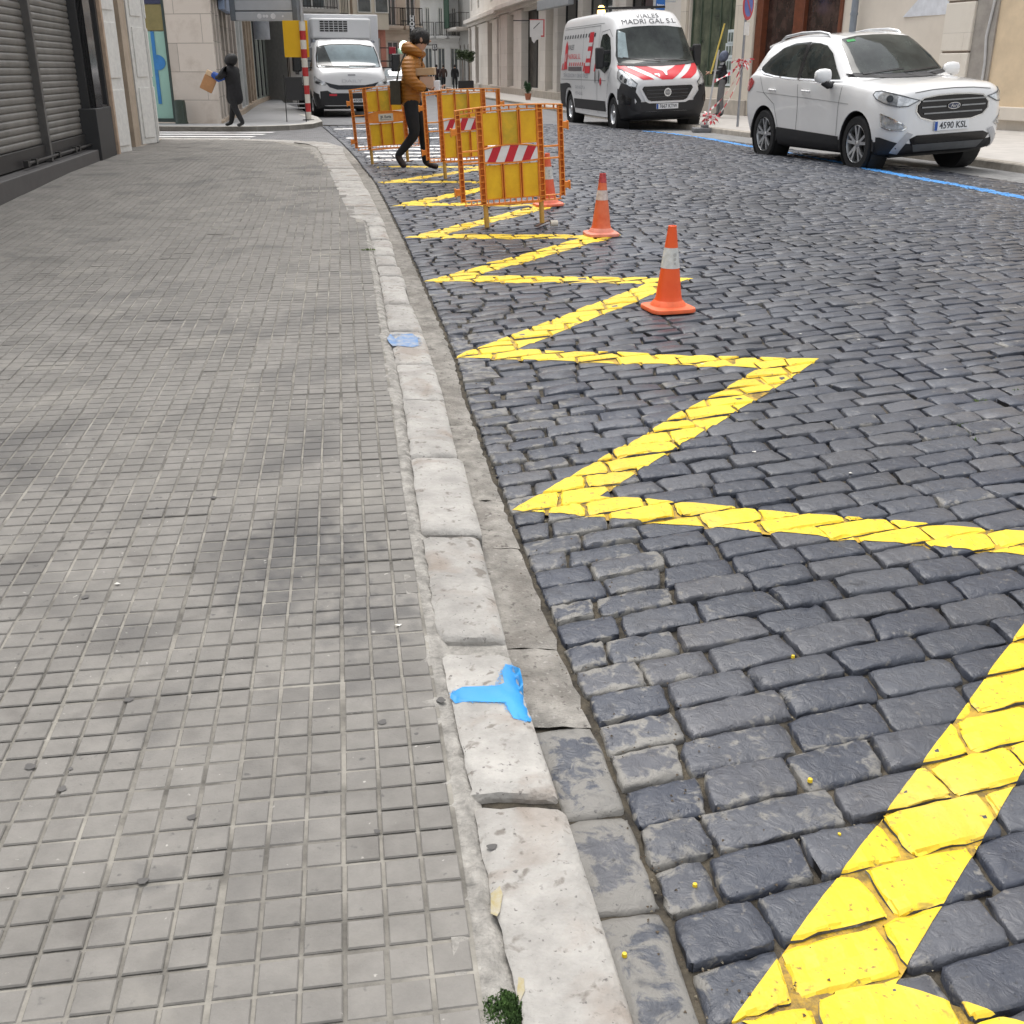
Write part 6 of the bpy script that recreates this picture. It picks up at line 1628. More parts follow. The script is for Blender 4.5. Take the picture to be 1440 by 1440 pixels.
    l2 = sk.patch('livery_arm', [[(-.42, 1.20), (.08, 1.20), (.10, 1.42), (.20, 1.78), (.24, 2.08), (-.12, 2.08), (-.20, 1.78), (-.38, 1.42)]], 'R', M_red, root, .010, .08)
    sk.patch('livery_panel', [[(-.28, 1.52), (.06, 1.52), (.09, 1.68), (-.25, 1.68)], [(-.20, 1.78), (.18, 1.78), (.19, 1.86), (-.17, 1.86)], [(-.38, 1.36), (.06, 1.36), (.08, 1.43), (-.36, 1.43)]], 'R', M_vanwhite, l2, .015, .08)
    sk.text('VIALES', .16, M_lettergrey, root, (-1.95, 1.78), 'R', .012, width=.62, shear=.2)
    sk.text('MADRIGAL S.L.', .16, M_red, root, (-1.55, 1.57), 'R', .012, width=1.30, shear=.2)
    sk.text('SEÑALIZACION Y OBRAS VIALES', .13, mat('grey_letter', (.25, .27, .30), .5), root, (-1.35, 1.14), 'R', .012, width=2.5)
    sk.text('GALP AGUSTI, 6', .10, mat('grey_letter', (.25, .27, .30), .5), root, (-.85, .88), 'R', .012, width=1.0); sk.text('977-42 62', .10, mat('grey_letter', (.25, .27, .30), .5), root, (-.95, .74), 'R', .012, width=.7)
    sk.patch('door_emblem', [[(.98, 1.06), (1.10, 1.12), (1.14, 1.0), (1.03, .93)]], 'R', M_red, root, .01, .06)
    plate(root, 2.998, .0, .52, '7667 KTW')
    sk.stroke('roof_edge', [(.92, 2.24), (-2.8, 2.24)], .01, 'R', mat('grey_seam', (.20, .21, .22), .6), root, .004, .1)
    bc = MB(); bc.lathe([(.10, 0), (.10, .04), (.085, .13), (.05, .17), (0, .18)], 18, (-.9, -.45, 2.50)); bc.build('amber_beacon', mat('amber_lamp', (.95, .55, .15), .2, emit=3.0), root, smooth=50)
    rr = MB(); rr.box(.15, .22, -.85, .85, 2.54, 2.59); rr.box(.15, .22, .5, .56, 2.46, 2.54); rr.box(.15, .22, -.56, -.5, 2.46, 2.54); rr.build('roof_bar', M_blackgloss, root)
    un = MB(); un.box(-2.9, 2.6, -.75, .75, .22, .34); un.build('underbody', M_rimdark, root)
    return root
van = build_van(); van.scale = (1.02, 1.04, 1.09)
hv = Vector((.82, -4.0)).normalized()
fv = P(866, 180); cv_ = Vector((fv.x, fv.y)) + Vector((-hv.y, hv.x)) * .95 - hv * 2.03
place(van, (cv_.x, cv_.y, G(cv_.x, cv_.y) - .0), hv, math.radians(2.0), 0)

# ---------------------------------------------------------------- white box truck
def build_truck():
    root = empty('box_truck', label='white refrigerated box truck parked behind the striped pole', cat='truck')
    B = lambda zb, s_, m_, b_, w_, r_, q_, c_: [(0, zb), (s_[0] - .1, zb), s_, m_, b_, w_, r_, q_, (0, c_)]
    st = [
        (2.70, B(.34, (.78, .40), (.88, .62), (.86, .95), (.74, 1.10), (.56, 1.18), (.3, 1.22), 1.23)),
        (2.64, B(.26, (.88, .34), (.96, .64), (.93, 1.02), (.84, 1.20), (.66, 1.30), (.34, 1.35), 1.36)),
        (2.45, B(.24, (.93, .33), (1.0, .68), (.97, 1.10), (.90, 1.34), (.76, 1.44), (.38, 1.48), 1.49)),
        (2.20, B(.24, (.94, .33), (1.01, .70), (.99, 1.16), (.93, 1.42), (.84, 1.56), (.42, 1.61), 1.62)),
        (1.95, B(.24, (.94, .33), (1.01, .70), (1.0, 1.2), (.94, 1.46), (.82, 1.88), (.42, 1.94), 1.95)),
        (1.70, B(.24, (.94, .33), (1.01, .70), (1.0, 1.2), (.94, 1.5), (.80, 2.14), (.42, 2.22), 2.235)),
        (1.40, B(.24, (.94, .33), (1.01, .70), (1.0, 1.2), (.95, 1.5), (.80, 2.24), (.42, 2.33), 2.345)),
        (.70, B(.24, (.94, .33), (1.01, .70), (1.0, 1.2), (.95, 1.5), (.80, 2.24), (.42, 2.33), 2.345)),
    ]
    me = cut_arches(loft_body(st, 5, 4), [(1.75, .37, .44, *yy) for yy in ((-1.4, -.70), (.70, 1.4))])
    me.materials.clear(); sk = Skin(me); link_mesh('cab', me, [M_vanwhite, M_plastic], root, smooth=32)
    for p in me.polygons:
        if (p.center.x > 2.3 and p.center.z < .74) or p.center.z < .36: p.material_index = 1
    ws = [(-.84, 1.50), (-.4, 1.47), (0, 1.46), (.4, 1.47), (.84, 1.50), (.82, 1.80), (.76, 2.10), (.4, 2.17), (0, 2.18), (-.4, 2.17), (-.76, 2.10), (-.82, 1.80)]
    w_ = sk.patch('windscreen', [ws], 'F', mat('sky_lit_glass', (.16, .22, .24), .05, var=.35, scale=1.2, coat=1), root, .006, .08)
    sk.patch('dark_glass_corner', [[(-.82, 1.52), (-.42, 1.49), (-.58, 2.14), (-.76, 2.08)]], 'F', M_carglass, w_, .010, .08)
    sk.stroke('screen_rubber', ws, .03, 'F', M_blackgloss, root, .008, .08, closed=True)
    for a, b in (((-.75, 1.53), (-.02, 1.50)), ((.0, 1.53), (.7, 1.52))): sk.stroke('wiper', [a, b], .03, 'F', M_blackgloss, root, .02)
    sk.patch('grille', [[(-.72, 1.06), (-.55, 1.0), (-.35, .96), (.35, .96), (.55, 1.0), (.72, 1.06), (.60, .90), (.40, .83), (-.40, .83), (-.60, .90)]], 'F', mat('smoke_grille', (.02, .025, .035), .25), root, .014, .06)
    sk.patch('bumper', [[(-.86, .78), (-.66, .80), (-.55, .72), (.55, .72), (.66, .80), (.86, .78), (.86, .36), (-.86, .36)]], 'F', M_plastic, root, .012, .07)
    sk.patch('badge', [[(-.10, 1.24), (.10, 1.24), (.10, 1.28), (-.10, 1.28)]], 'F', mat('badge_grey', (.25, .25, .26), .3, metal=.6), root, .012, .05)
    sk.text('DAILY', .13, mat('pale_letter', (.55, .56, .58), .4), root, (0, 1.08), 'F', .012, width=.55)
    for s in (-1, 1):
        ang = 35 * s
        def obl(pts, a=ang): return [((-math.sin(math.radians(a)) * px + math.cos(math.radians(a)) * py), z) for px, py, z in pts]
        h = sk.patch('headlight', [obl([(2.66, s * .62, 1.02), (2.60, s * .78, 1.12), (2.45, s * .92, 1.24), (2.40, s * .95, 1.20), (2.48, s * .94, 1.06), (2.62, s * .84, .97), (2.68, s * .70, .95)])], ang, M_lampglass, root, .012, .05)
        sk.patch('reflector', [obl([(2.60, s * .76, 1.04), (2.50, s * .88, 1.10), (2.50, s * .90, 1.03), (2.60, s * .82, .99)])], ang, M_lampdark, h, .018, .05)
        mo = MB(); mo.box(1.78, 1.96, s * 1.22, s * 1.46, 1.36, 1.90); mm = mo.build('wing_mirror', M_blackgloss, root, bevel=.04)
        ar = MB(); ar.box(1.84, 1.88, s * .94, s * 1.24, 1.46, 1.50); ar.box(1.84, 1.88, s * .94, s * 1.24, 1.66, 1.70); ar.build('mirror_arm', M_blackgloss, mm)
        mk = MB(); mk.lathe([(.06, 0), (.05, .07), (0, .09)], 12, (1.45, s * .80, 2.24)); mk.build('marker_lamp', mat('marker_lamp', (.2, .22, .25), .2, coat=1), root, smooth=40)
        sk.patch('side_window', [[(1.9, 1.40), (1.45, 2.08), (.85, 2.08), (.85, 1.36)]], 'L' if s > 0 else 'R', M_carglass, root, .008, .08)
        wheel(root, 1.75, s * .87, .37, .22, s, rr=.6, kind='steel'); wheel(root, -1.9, s * .86, .37, .30, s, rr=.6, kind='steel')
        li = MB(); li.lathe([(.435, s * .72), (.435, s * .99)], 30, (1.75, 0, .37), axis='Y'); li.lathe([(0, s * .72), (.435, s * .72)], 30, (1.75, 0, .37), axis='Y'); li.build('arch_lining', M_rimdark, root)
    mk = MB(); mk.box(2.70, 2.73, -.62, -.42, .64, .70); mk.build('red_sticker', M_red, root)
    plate(root, 2.722, .20, .50, '4938 KLJ')
    bx = MB(); bx.box(-3.4, .62, -1.10, 1.10, .98, 3.12); bxo = bx.build('cargo_box', mat('box_panel_white', (.66, .67, .69), .45, var=.03, scale=1), root, bevel=.03)
    fr = MB()
    for (a, b, c, d) in ((-3.4, .62, .96, 1.02), (-3.4, .62, 3.08, 3.14)): fr.box(a, b, -1.125, -1.095, c, d)
    fr.box(-3.42, -3.34, -1.125, -1.095, .96, 3.14); fr.box(-2.9, -2.86, -1.12, -1.1, 1.0, 3.1); fr.build('box_frame', M_blackgloss, bxo)
    text_obj('P', .26, M_lettergrey, bxo, wallM(-.9, -1.106, 2.10)); text_obj('S', .26, M_lettergrey, bxo, wallM(-.9, -1.106, 1.75)); text_obj('GOBI', .26, M_lettergrey, bxo, wallM(-.6, -1.106, 1.35), width=1.1, bold=.01)
    fu = MB(); fu.box(.62, 1.14, -.82, .82, 2.36, 2.98); fo = fu.build('cooling_unit', mat('unit_white', (.66, .67, .68), .4, var=.02), root, bevel=.06)
    gl = MB(); gl.box(1.135, 1.150, -.60, .18, 2.56, 2.92); go_ = gl.build('cooling_grille', mat('grille_pale', (.6, .61, .62), .4), fo)
    sl = MB()
    for r in range(5):
        for c in range(6): sl.box(1.150, 1.156, -.58 + c * .127, -.58 + c * .127 + .108, 2.575 + r * .068, 2.575 + r * .068 + .048)
    sl.build('vent_slot', M_blackgloss, go_)
    nk = MB(); nk.box(.8, .95, -.1, .1, 2.28, 2.38); nk.build('unit_foot', M_blackgloss, fo)
    ch = MB(); ch.box(-3.3, 1.8, -.45, .45, .45, .95); ch.box(-2.9, -.8, -1.0, -.92, .48, .92); ch.build('chassis', M_rimdark, root)
    tb = MB(); tb.box(-.6, .3, -1.0, -.6, .45, .85); tb.build('tool_box', M_plastic, root, bevel=.03)
    return root
truck = build_truck()
ht = Vector((.30, -1.0)).normalized()
tc_ = Vector((-4.78, 34.3)) - ht * 2.7
truck.scale = (1, 1.12, .93)
place(truck, (tc_.x, tc_.y, G(-4.8, 34.5)), ht, 0, 0)

# ---------------------------------------------------------------- distant cars
def build_far_car():
    root = empty('distant_car', label='small car with dark nose far down the street between truck and walker', cat='car')
    K = lambda zb, y, zs, zt, yt: [(0, zb), (y - .1, zb), (y, zb + .1), (y + .02, .6), (y, zs), (y - .06, zs + .05), (yt, zt - .04), (yt * .5, zt), (0, zt)]
    st = [(2.0, K(.35, .62, .66, .74, .45)), (1.85, K(.25, .78, .78, .90, .6)), (1.1, K(.2, .84, .88, 1.02, .66)), (.9, K(.2, .85, .9, 1.06, .68)), (.2, K(.2, .85, .92, 1.42, .56)), (-.6, K(.2, .85, .94, 1.46, .56)), (-1.4, K(.25, .83, .95, 1.36, .54)), (-1.85, K(.3, .76, .9, 1.08, .5))]
    me = cut_arches(loft_body(st, 4, 3), [(x, .30, .35, *yy) for x in (1.2, -1.2) for yy in ((-1.2, -.6), (.6, 1.2))])
    me.materials.clear(); sk = Skin(me); link_mesh('body', me, [mat('silver_paint', (.50, .54, .58), .3, coat=1)], root, smooth=32)
    sk.patch('windscreen', [[(-.62, 1.04), (.62, 1.04), (.50, 1.36), (-.50, 1.36)]], 'F', mat('pale_screen', (.35, .42, .45), .1, coat=1), root, .01, .1)
    sk.patch('front_bumper', [[(-.66, .56), (.66, .56), (.62, .38), (-.62, .38)]], 'F', M_plastic, root, .012, .1)
    sk.patch('side_window', [[(.75, .98), (.1, 1.32), (-.9, 1.34), (-1.3, 1.05)]], 'R', M_carglass, root, .01, .1)
    sk.patch('headlight', [[(-.68, .62), (-.48, .62), (-.50, .74), (-.66, .76)]], 'F', M_lampglass, root, .012, .06)
    sk.patch('headlight', [[(.68, .62), (.48, .62), (.50, .74), (.66, .76)]], 'F', mat('lit_headlamp', (.9, .9, .8), .2, emit=1.5), root, .012, .06)
    plate(root, 2.01, 0, .66, '1482 GDK')
    for x in (1.2, -1.2):
        for s in (-1, 1): wheel(root, x, s * .74, .30, .19, s, rr=.65, kind='steel')
    return root
fcar = build_far_car(); place(fcar, (-6.1, 60, G(-5.2, 60)), (.2, -1)) 
fcar.scale = (1, 1, 1)
# ================================================================ STREET FURNITURE
M_orange = mat('orange_plastic', (.84, .24, .022), .5, var=.14, scale=9, tint=(.88, .34, .05))
M_ypanel = mat('yellow_panel', (.86, .47, .008), .5, var=.14, scale=5, tint=(.90, .57, .015))
M_ypanel_old = mat('faded_yellow_panel', (.55, .42, .03), .5, var=.3, scale=4, tint=(.80, .50, .02))
M_leg = mat('ochre_leg', (.60, .34, .07), .55, var=.15, scale=8)
M_foot = mat('rusty_foot', (.12, .06, .035), .7, var=.3, scale=12)
M_refl_red = mat('reflective_red', (.55, .015, .03), .35)
M_refl_white = mat('reflective_white', (.74, .74, .76), .35)

def build_barrier(label, loc, rz, lean, sticker='stripes', tilt=0.0):
    root = empty('plastic_barrier', loc, rz, label, 'barrier', 'orange and yellow barriers standing on the zigzag line')
    root.rotation_euler = (tilt, lean, rz)
    zb, zt = .215, 1.0; D = .026
    arch = lambda x: .022 * (1 - (x / .48) ** 2)
    def channel(x, z0, z1, w, name='frame_post', holes=.055):
        """open c-shaped upright with rungs"""
        mb = MB(); mb.box(x - w / 2, x - w / 2 + .007, -D, D, z0, z1); mb.box(x + w / 2 - .007, x + w / 2, -D, D, z0, z1); mb.box(x - w / 2 + .007, x + w / 2 - .007, D - .008, D - .001, z0, z1)
        z = z0 + holes * .5
        while z < z1 - .01: mb.box(x - w / 2 + .007, x + w / 2 - .007, -D + .004, D - .008, z, z + .008); z += holes
        return mb.build(name, M_orange, root)
    for x in (-.262, .262): channel(x, zb - .01, zt + arch(x) - .012, .048, 'frame_post')
    for x in (-.442, .442): channel(x, zb + .02, zt + arch(x) - .012, .042, 'frame_post')
    # top rail in arched pieces, bottom rail, side bars
    mb = MB(); n = 12
    for i in range(n):
        a, b = -.465 + .93 * i / n, -.465 + .93 * (i + 1) / n
        za, zb2 = zt + arch(a), zt + arch(b)
        vs = [(a, -.034, za), (b, -.034, zb2), (b, .034, zb2), (a, .034, za), (a, -.034, za - .010), (b, -.034, zb2 - .010), (b, .034, zb2 - .010), (a, .034, za - .010)]
        mb.add(vs, [(0, 1, 2, 3), (4, 7, 6, 5), (0, 4, 5, 1), (3, 2, 6, 7)] + ([(0, 3, 7, 4)] if i == 0 else []) + ([(1, 5, 6, 2)] if i == n - 1 else []))
        vs = [(v[0], v[1] * .72, v[2] - .034) for v in vs]
        mb.add(vs, [(0, 1, 2, 3), (4, 7, 6, 5), (0, 4, 5, 1), (3, 2, 6, 7)])
        mb.box(a, a + .006, -.026, .026, za - .036, za - .008)
    mb.build('top_rail', M_orange, root)
    mb = MB(); mb.box(-.43, .43, -D, D, zb - .008, zb); mb.box(-.25, .25, -D - .006, D + .006, zb - .020, zb - .008); mb.box(-.43, .43, -.018, .018, zb + .030, zb + .037)
    for k in range(18):
        x = -.42 + k * .0494
        if abs(abs(x) - .262) > .03: mb.box(x - .003, x + .003, -.018, .018, zb, zb + .030)
    mb.build('bottom_rail', M_orange, root)
    for s in (-1, 1):
        for z in (.555, .655):
            mb = MB(); mb.box(min(s * .286, s * .421), max(s * .286, s * .421), -.018, .018, z, z + .013); mb.build('side_bar', M_orange, root)
        for z in (.30, .80):
            hk = MB(); hk.box(min(s * .462, s * .50), max(s * .462, s * .50), -.022, .022, z, z + .055); hk.box(min(s * .50, s * .512), max(s * .50, s * .512), -.028, .028, z - .012, z + .062)
            hk.build('hook', M_orange, root, bevel=.003)
    # panels: three over, three under, with ribs between
    xs = [-.242, -.0807, .0807, .242]
    for i in range(3):
        a, b = xs[i] + .012, xs[i + 1] - .012
        for (z0, z1, m) in ((.70, zt - .035, M_ypanel_old if i == 1 else M_ypanel), (zb + .037, .535, M_ypanel)):
            pm = MB(); pm.box(a, b, -.004, .004, z0, z1); pm.build('yellow_panel', m, root, bevel=.002)
    mb = MB()
    for x in xs[1:3]:
        for (z0, z1) in ((.69, zt - .012), (zb + .03, .54)):
            mb.box(x - .012, x - .006, -D, D * .8, z0, z1 + .01); mb.box(x + .006, x + .012, -D, D * .8, z0, z1 + .01); mb.box(x - .006, x + .006, .005, .010, z0, z1)
    for x in (-.236, .236): mb.box(x - .004, x + .004, -.018, .018, zb + .03, zt)
    mb.build('panel_ribs', M_orange, root)
    band = MB(); n = 10
    top = lambda x: .668 + .028 * (1 - (x / .24) ** 2); bot = lambda x: .560 - .012 * (1 - (x / .24) ** 2)
    for i in range(n):
        a, b = -.24 + .48 * i / n, -.24 + .48 * (i + 1) / n
        vs = [(a, -.020, bot(a)), (b, -.020, bot(b)), (b, -.020, top(b)), (a, -.020, top(a)), (a, .012, bot(a)), (b, .012, bot(b)), (b, .012, top(b)), (a, .012, top(a))]
        band.add(vs, [(0, 1, 2, 3), (4, 7, 6, 5), (0, 4, 5, 1), (3, 2, 6, 7)])
        for f_, d_ in ((top, 0), (bot, -.006)):
            vs = [(a, -.032, f_(a) + d_), (b, -.032, f_(b) + d_), (b, .020, f_(b) + d_), (a, .020, f_(a) + d_)]; vs += [(p[0], p[1], p[2] + .007) for p in vs]
            band.add(vs, [(3, 2, 1, 0), (4, 5, 6, 7), (0, 1, 5, 4), (2, 3, 7, 6)])
    bo = band.build('centre_band', M_orange, root)
    if sticker == 'stripes':
        wb = MB(); n = 16
        for i in range(n):
            a, b = -.23 + .46 * i / n, -.23 + .46 * (i + 1) / n
            wb.add([(a, -.0225, bot(a) + .008), (b, -.0225, bot(b) + .008), (b, -.0225, top(b) - .004), (a, -.0225, top(a) - .004)], [(0, 1, 2, 3)])
        so = wb.build('reflective_strip', M_refl_white, bo)
        rb = MB()
        for k in range(3):
            x0 = -.215 + k * .152; n = 4
            for i in range(n):
                f0, f1 = i / n, (i + 1) / n
                pts = []
                for (xx, f) in ((x0 + .058 * f0, f0), (x0 + .075 + .058 * f0, f0), (x0 + .075 + .058 * f1, f1), (x0 + .058 * f1, f1)):
                    zc = bot(xx) + .0085 + (top(xx) - bot(xx) - .0125) * f; pts.append((xx, -.0245, zc))
                rb.add(pts, [(0, 1, 2, 3)])
        rb.build('red_stripe', M_refl_red, so)
    else:
        wb = MB(); wb.box(-.10, .10, -.0245, -.0205, .566, .664); so = wb.build('maker_label', mat('cream_label', (.66, .63, .55), .5), bo)
        text_obj('JK Euria', .048, M_lettergrey, so, wallM(.0, -.0255, .622), width=.15, extrude=.0005, bold=.0012)
        ul = MB(); ul.box(-.075, .075, -.026, -.0252, .586, .590); ul.build('underline', M_lettergrey, so)
    for x in (-.248, .248):
        lg = MB(); lg.tube([(x, 0, .012), (x, 0, zb - .012)], .0215, 14); lo = lg.build('leg', M_leg, root, smooth=40)
        ft = MB(); a = math.radians(62); d = Vector((math.cos(a), math.sin(a), 0)); n = Vector((-d.y, d.x, 0)) * .016
        c0, c1 = Vector((x, 0, .004)) - d * .17, Vector((x, 0, .004)) + d * .17
        vs = [c0 - n, c1 - n, c1 + n, c0 + n]; vs += [v + Vector((0, 0, .009)) for v in vs]
        ft.add(vs, [(3, 2, 1, 0), (4, 5, 6, 7), (0, 1, 5, 4), (1, 2, 6, 5), (2, 3, 7, 6), (3, 0, 4, 7)]); ft.build('foot', M_foot, lo)
    root.scale = (.95, .95, .94)
    return root
def mid(a, b):
    pa, pb = P(*a), P(*b); return (pa + pb) / 2
q = mid((683, 318), (765, 320)); build_barrier('nearest orange barrier with a red and white band, in front of a cone', (q.x, q.y, q.z + .004), math.radians(9), math.radians(-3.2))
q = mid((611, 250), (676, 249)); build_barrier('middle orange barrier with a red and white band, beside the walking person', (q.x + .10, q.y - .15, q.z + .004), math.radians(12), math.radians(-2.5))
q = mid((527, 232), (583, 229)); build_barrier('farthest orange barrier with a cream maker label, left of the walking person', (q.x - .06, q.y, q.z + .004), math.radians(10), math.radians(-3.5), 'label')

def build_cone(label, loc, rz, tone, sleeve=True, lean=0, worn=False):
    root = empty('traffic_cone', loc, rz, label, 'traffic cone', 'orange cones beside the zigzag line'); root.rotation_euler = (0, lean, rz)
    m = mat('cone_orange_' + tone, {'bright': (.92, .10, .012), 'faded': (.78, .12, .03), 'pink': (.80, .10, .03)}[tone], .45, var=.08, scale=9, tint={'bright': (.90, .12, .018), 'faded': (.84, .21, .09), 'pink': (.84, .17, .08)}[tone])
    mbz = mat('cone_base_' + tone, {'bright': (.84, .15, .05), 'faded': (.74, .26, .18), 'pink': (.78, .20, .12)}[tone], .55, var=.15, scale=14)
    b = MB(); n = 40; prof = [(.150, 0), (.152, .010), (.148, .022), (.135, .026)]
    vs = []
    for (r, z) in prof:
        for j in range(n):
            a = 2 * math.pi * j / n; c, s = math.cos(a), math.sin(a); k = 1 / (abs(c) ** 5 + abs(s) ** 5) ** .2; vs.append((r * k * c * .97, r * k * s * .97, z))
    K = len(prof)
    for (r, z) in ((.112, .030), (.104, .045), (.088, .062)):
        for j in range(n):
            a = 2 * math.pi * j / n; vs.append((r * math.cos(a), r * math.sin(a), z))
    K += 3
    fs = [(i * n + j, i * n + (j + 1) % n, (i + 1) * n + (j + 1) % n, (i + 1) * n + j) for i in range(K - 1) for j in range(n)] + [tuple(reversed(range(n)))]
    b.add(vs, fs); b.build('base', mbz, root, smooth=50)
    c = MB(); c.lathe([(.090, .055), (.082, .075), (.079, .09), (.026, .490), (.026, .50), (.021, .503), (.018, .49)], 28); co = c.build('cone_body', m, root, smooth=50)
    if sleeve:
        s = MB(); R = lambda z: .079 + (z - .09) / .40 * (.026 - .079) + .0015
        z0, z1 = (.255, .375) if not worn else (.29, .37)
        s.lathe([(R(z0), z0), (R(z1), z1)], 28)
        so = s.build('reflective_sleeve', mat('worn_sleeve' if worn else 'sleeve_white', (.62, .45, .40) if worn else (.66, .66, .62), .5, var=.25, scale=22, tint=(.80, .72, .68) if worn else (.74, .74, .72)), root, smooth=180)
        if not worn:
            for k in range(3):
                d = MB(); d.lathe([(0, 0), (.012 - .002 * k, 0)], 10, (0, 0, 0), axis='Y')
                zz = .335 - k * .025; d.build('sleeve_mark', mat('sleeve_smudge', (.48, .48, .46), .5), so, M=Matrix.Translation((.004, -R(zz) - .0015, zz)))
    if worn:
        t = MB(); t.lathe([(.0355, .43), (.0275, .492), (.027, .505), (.020, .506)], 24); t.build('dark_tip', mat('tip_red', (.50, .06, .06), .5, var=.3, scale=40), root, smooth=50)
    root.scale = (.92, .92, .94)
    return root
q = P(939, 436); build_cone('bright orange cone with a clean white sleeve, nearest of the cones', (q.x, q.y, q.z + .004), .3, 'bright')
q = P(845, 331); build_cone('faded cone with a dark red tip and scuffed sleeve on the zigzag point', (q.x, q.y, q.z + .004), .15, 'faded', worn=True)
q = P(771, 289); build_cone('orange cone half hidden behind the nearest barrier', (q.x, q.y, q.z + .004), .2, 'pink', lean=math.radians(-2))
q = P(779, 321); e = MB(); e.lathe([(0, -.03), (.024, -.03), (.025, -.025), (.025, .025), (.024, .03), (0, .03)], 18, (0, 0, .036), axis='X')
o = e.build('tape_roll', mat('cream_tape', (.66, .62, .52), .6), None, smooth=40, M=Matrix.Rotation(math.radians(70), 4, 'Y') @ Matrix.Translation((-.036, 0, 0)) if False else None); o.location = (q.x, q.y, q.z + .004); o.rotation_euler = (0, 0, .2)
tag(o, 'small cream roll lying against the foot of the nearest barrier', 'roll')

# ---------------------------------------------------------------- striped pole with yellow board, stand, bollard
q = P(434, 169, .09)
root = empty('striped_pole', (q.x, q.y, q.z - .01), 0, 'red and white striped post carrying a blank yellow board', 'signpost')
M_prw = mat('pole_white', (.72, .68, .60), .5, var=.06); M_prr = mat('pole_red', (.50, .03, .03), .5, var=.1)
h = .222
for k in range(11):
    b = MB(); r = .078; z0, z1 = k * h, (k + 1) * h - (0 if k == 10 else 0)
    b.lathe([(r, z0), (r, z1)], 20); b.build('painted_band', M_prr if k % 2 else M_prw, root, smooth=180)
b = MB(); b.lathe([(0, 11 * h + .001), (.077, 11 * h + .001)], 20); b.tube([(0, .02, 11 * h), (0, .02, 5.2)], .05, 14); b.build('steel_tube', M_galv, root, smooth=40)
b = MB(); b.box(-.52, .12, .085, .10, 1.58, 2.47); b.build('yellow_board', mat('yellow_board', (.86, .50, .008), .45, var=.04, scale=3), root, bevel=.004)
b = MB(); b.lathe([(0, .0), (.16, .0), (.15, .03), (.09, .035)], 20); b.build('base_plate', M_plastic, root, smooth=40)
q = P(420, 171, .09)
root = empty('sandwich_board', (q.x - .03, q.y - .1, q.z), .1, 'black board on a thin metal stand beside the striped pole', 'sign stand')
b = MB(); b.box(-.20, .20, -.015, .015, .48, 1.00); b.build('board', mat('black_board', (.02, .02, .022), .4), root, bevel=.006)
for x in (-.23, .23):
    b = MB(); b.tube([(x, 0, 0), (x * .96, 0, 1.04)], .011, 8); b.build('leg', M_iron, root)
b = MB(); b.box(-.22, .22, -.008, .008, .40, .42); b.box(-.22, .22, -.008, .008, .30, .325); b.build('crossbar', mat('pale_bar', (.4, .4, .4), .5), root)
q = P(256, 174, .09)
b = MB(); prof = [(.165, 0), (.165, .03), (.150, .06), (.142, .50), (.128, .555), (.085, .57), (0, .575)]
n = 24; vs = []
for (r, z) in prof:
    for j in range(n):
        a = 2 * math.pi * j / n; c, s = math.cos(a), math.sin(a); k = 1 / (abs(c) ** 4 + abs(s) ** 4) ** .25; vs.append((r * k * c, r * k * s, z))
b.add(vs, [(i * n + j, i * n + (j + 1) % n, (i + 1) * n + (j + 1) % n, (i + 1) * n + j) for i in range(len(prof) - 1) for j in range(n)])
o = b.build('bollard', mat('bollard_green', (.028, .045, .035), .45, var=.2), None, smooth=40); o.location = q
tag(o, 'squat dark green bollard on the far corner in front of pale stone', 'bollard')

striped = [o for o in COL.objects if o.name.startswith('striped_pole')][0]; striped.scale = (.95, .95, .925)
o.scale = (.80, .80, .90)
# ---------------------------------------------------------------- no parking sign with tape
q = P(1037, 178, .13)
sp_ = Vector((q.x, q.y, G(q.x, q.y) + .125))
root = empty('no_parking_sign', sp_, 0, 'blue and red no parking sign on a grey post tied with barrier tape', 'traffic sign')
b = MB(); b.tube([(0, 0, 0), (0, 0, 3.35)], .028, 12); b.build('post', mat('post_grey', (.30, .31, .33), .4, metal=.5), root, smooth=40)
Rz = Matrix.Rotation(math.radians(57), 4, 'Z')
d = MB(); d.lathe([(0, -.045), (.30, -.045), (.30, -.03), (0, -.03)], 36, (0, 0, 2.48), axis='Y'); do = d.build('sign_disc', mat('sign_red', (.55, .05, .07), .4), root, smooth=40, M=Rz)
d = MB(); d.lathe([(0, 0), (.235, 0)], 32, (0, -.048, 2.48), axis='Y'); d.build('blue_field', mat('sign_blue', (.10, .16, .50), .4), do, M=Rz)
d = MB(); d.box(-.26, .26, -.052, -.050, -.028, .028); d.build('red_bar', mat('sign_red', (.55, .05, .07), .4), do, M=Rz @ Matrix.Translation((0, 0, 2.48)) @ Matrix.Rotation(math.radians(45), 4, 'Y'))
d = MB(); d.box(-.14, .14, -.045, -.035, 1.88, 2.14); d.build('small_plate', M_plate, root, M=Rz)
d = MB(); d.box(-.22, .22, -.045, -.035, 2.82, 3.4); po = d.build('upper_plate', mat('pinkish_plate', (.62, .45, .44), .5), root, M=Rz)
d = MB(); d.lathe([(0, 0), (.13, 0)], 24, (0, -.05, 2.95), axis='Y'); d.build('red_roundel', mat('roundel_red', (.60, .22, .18), .4), po, M=Rz)

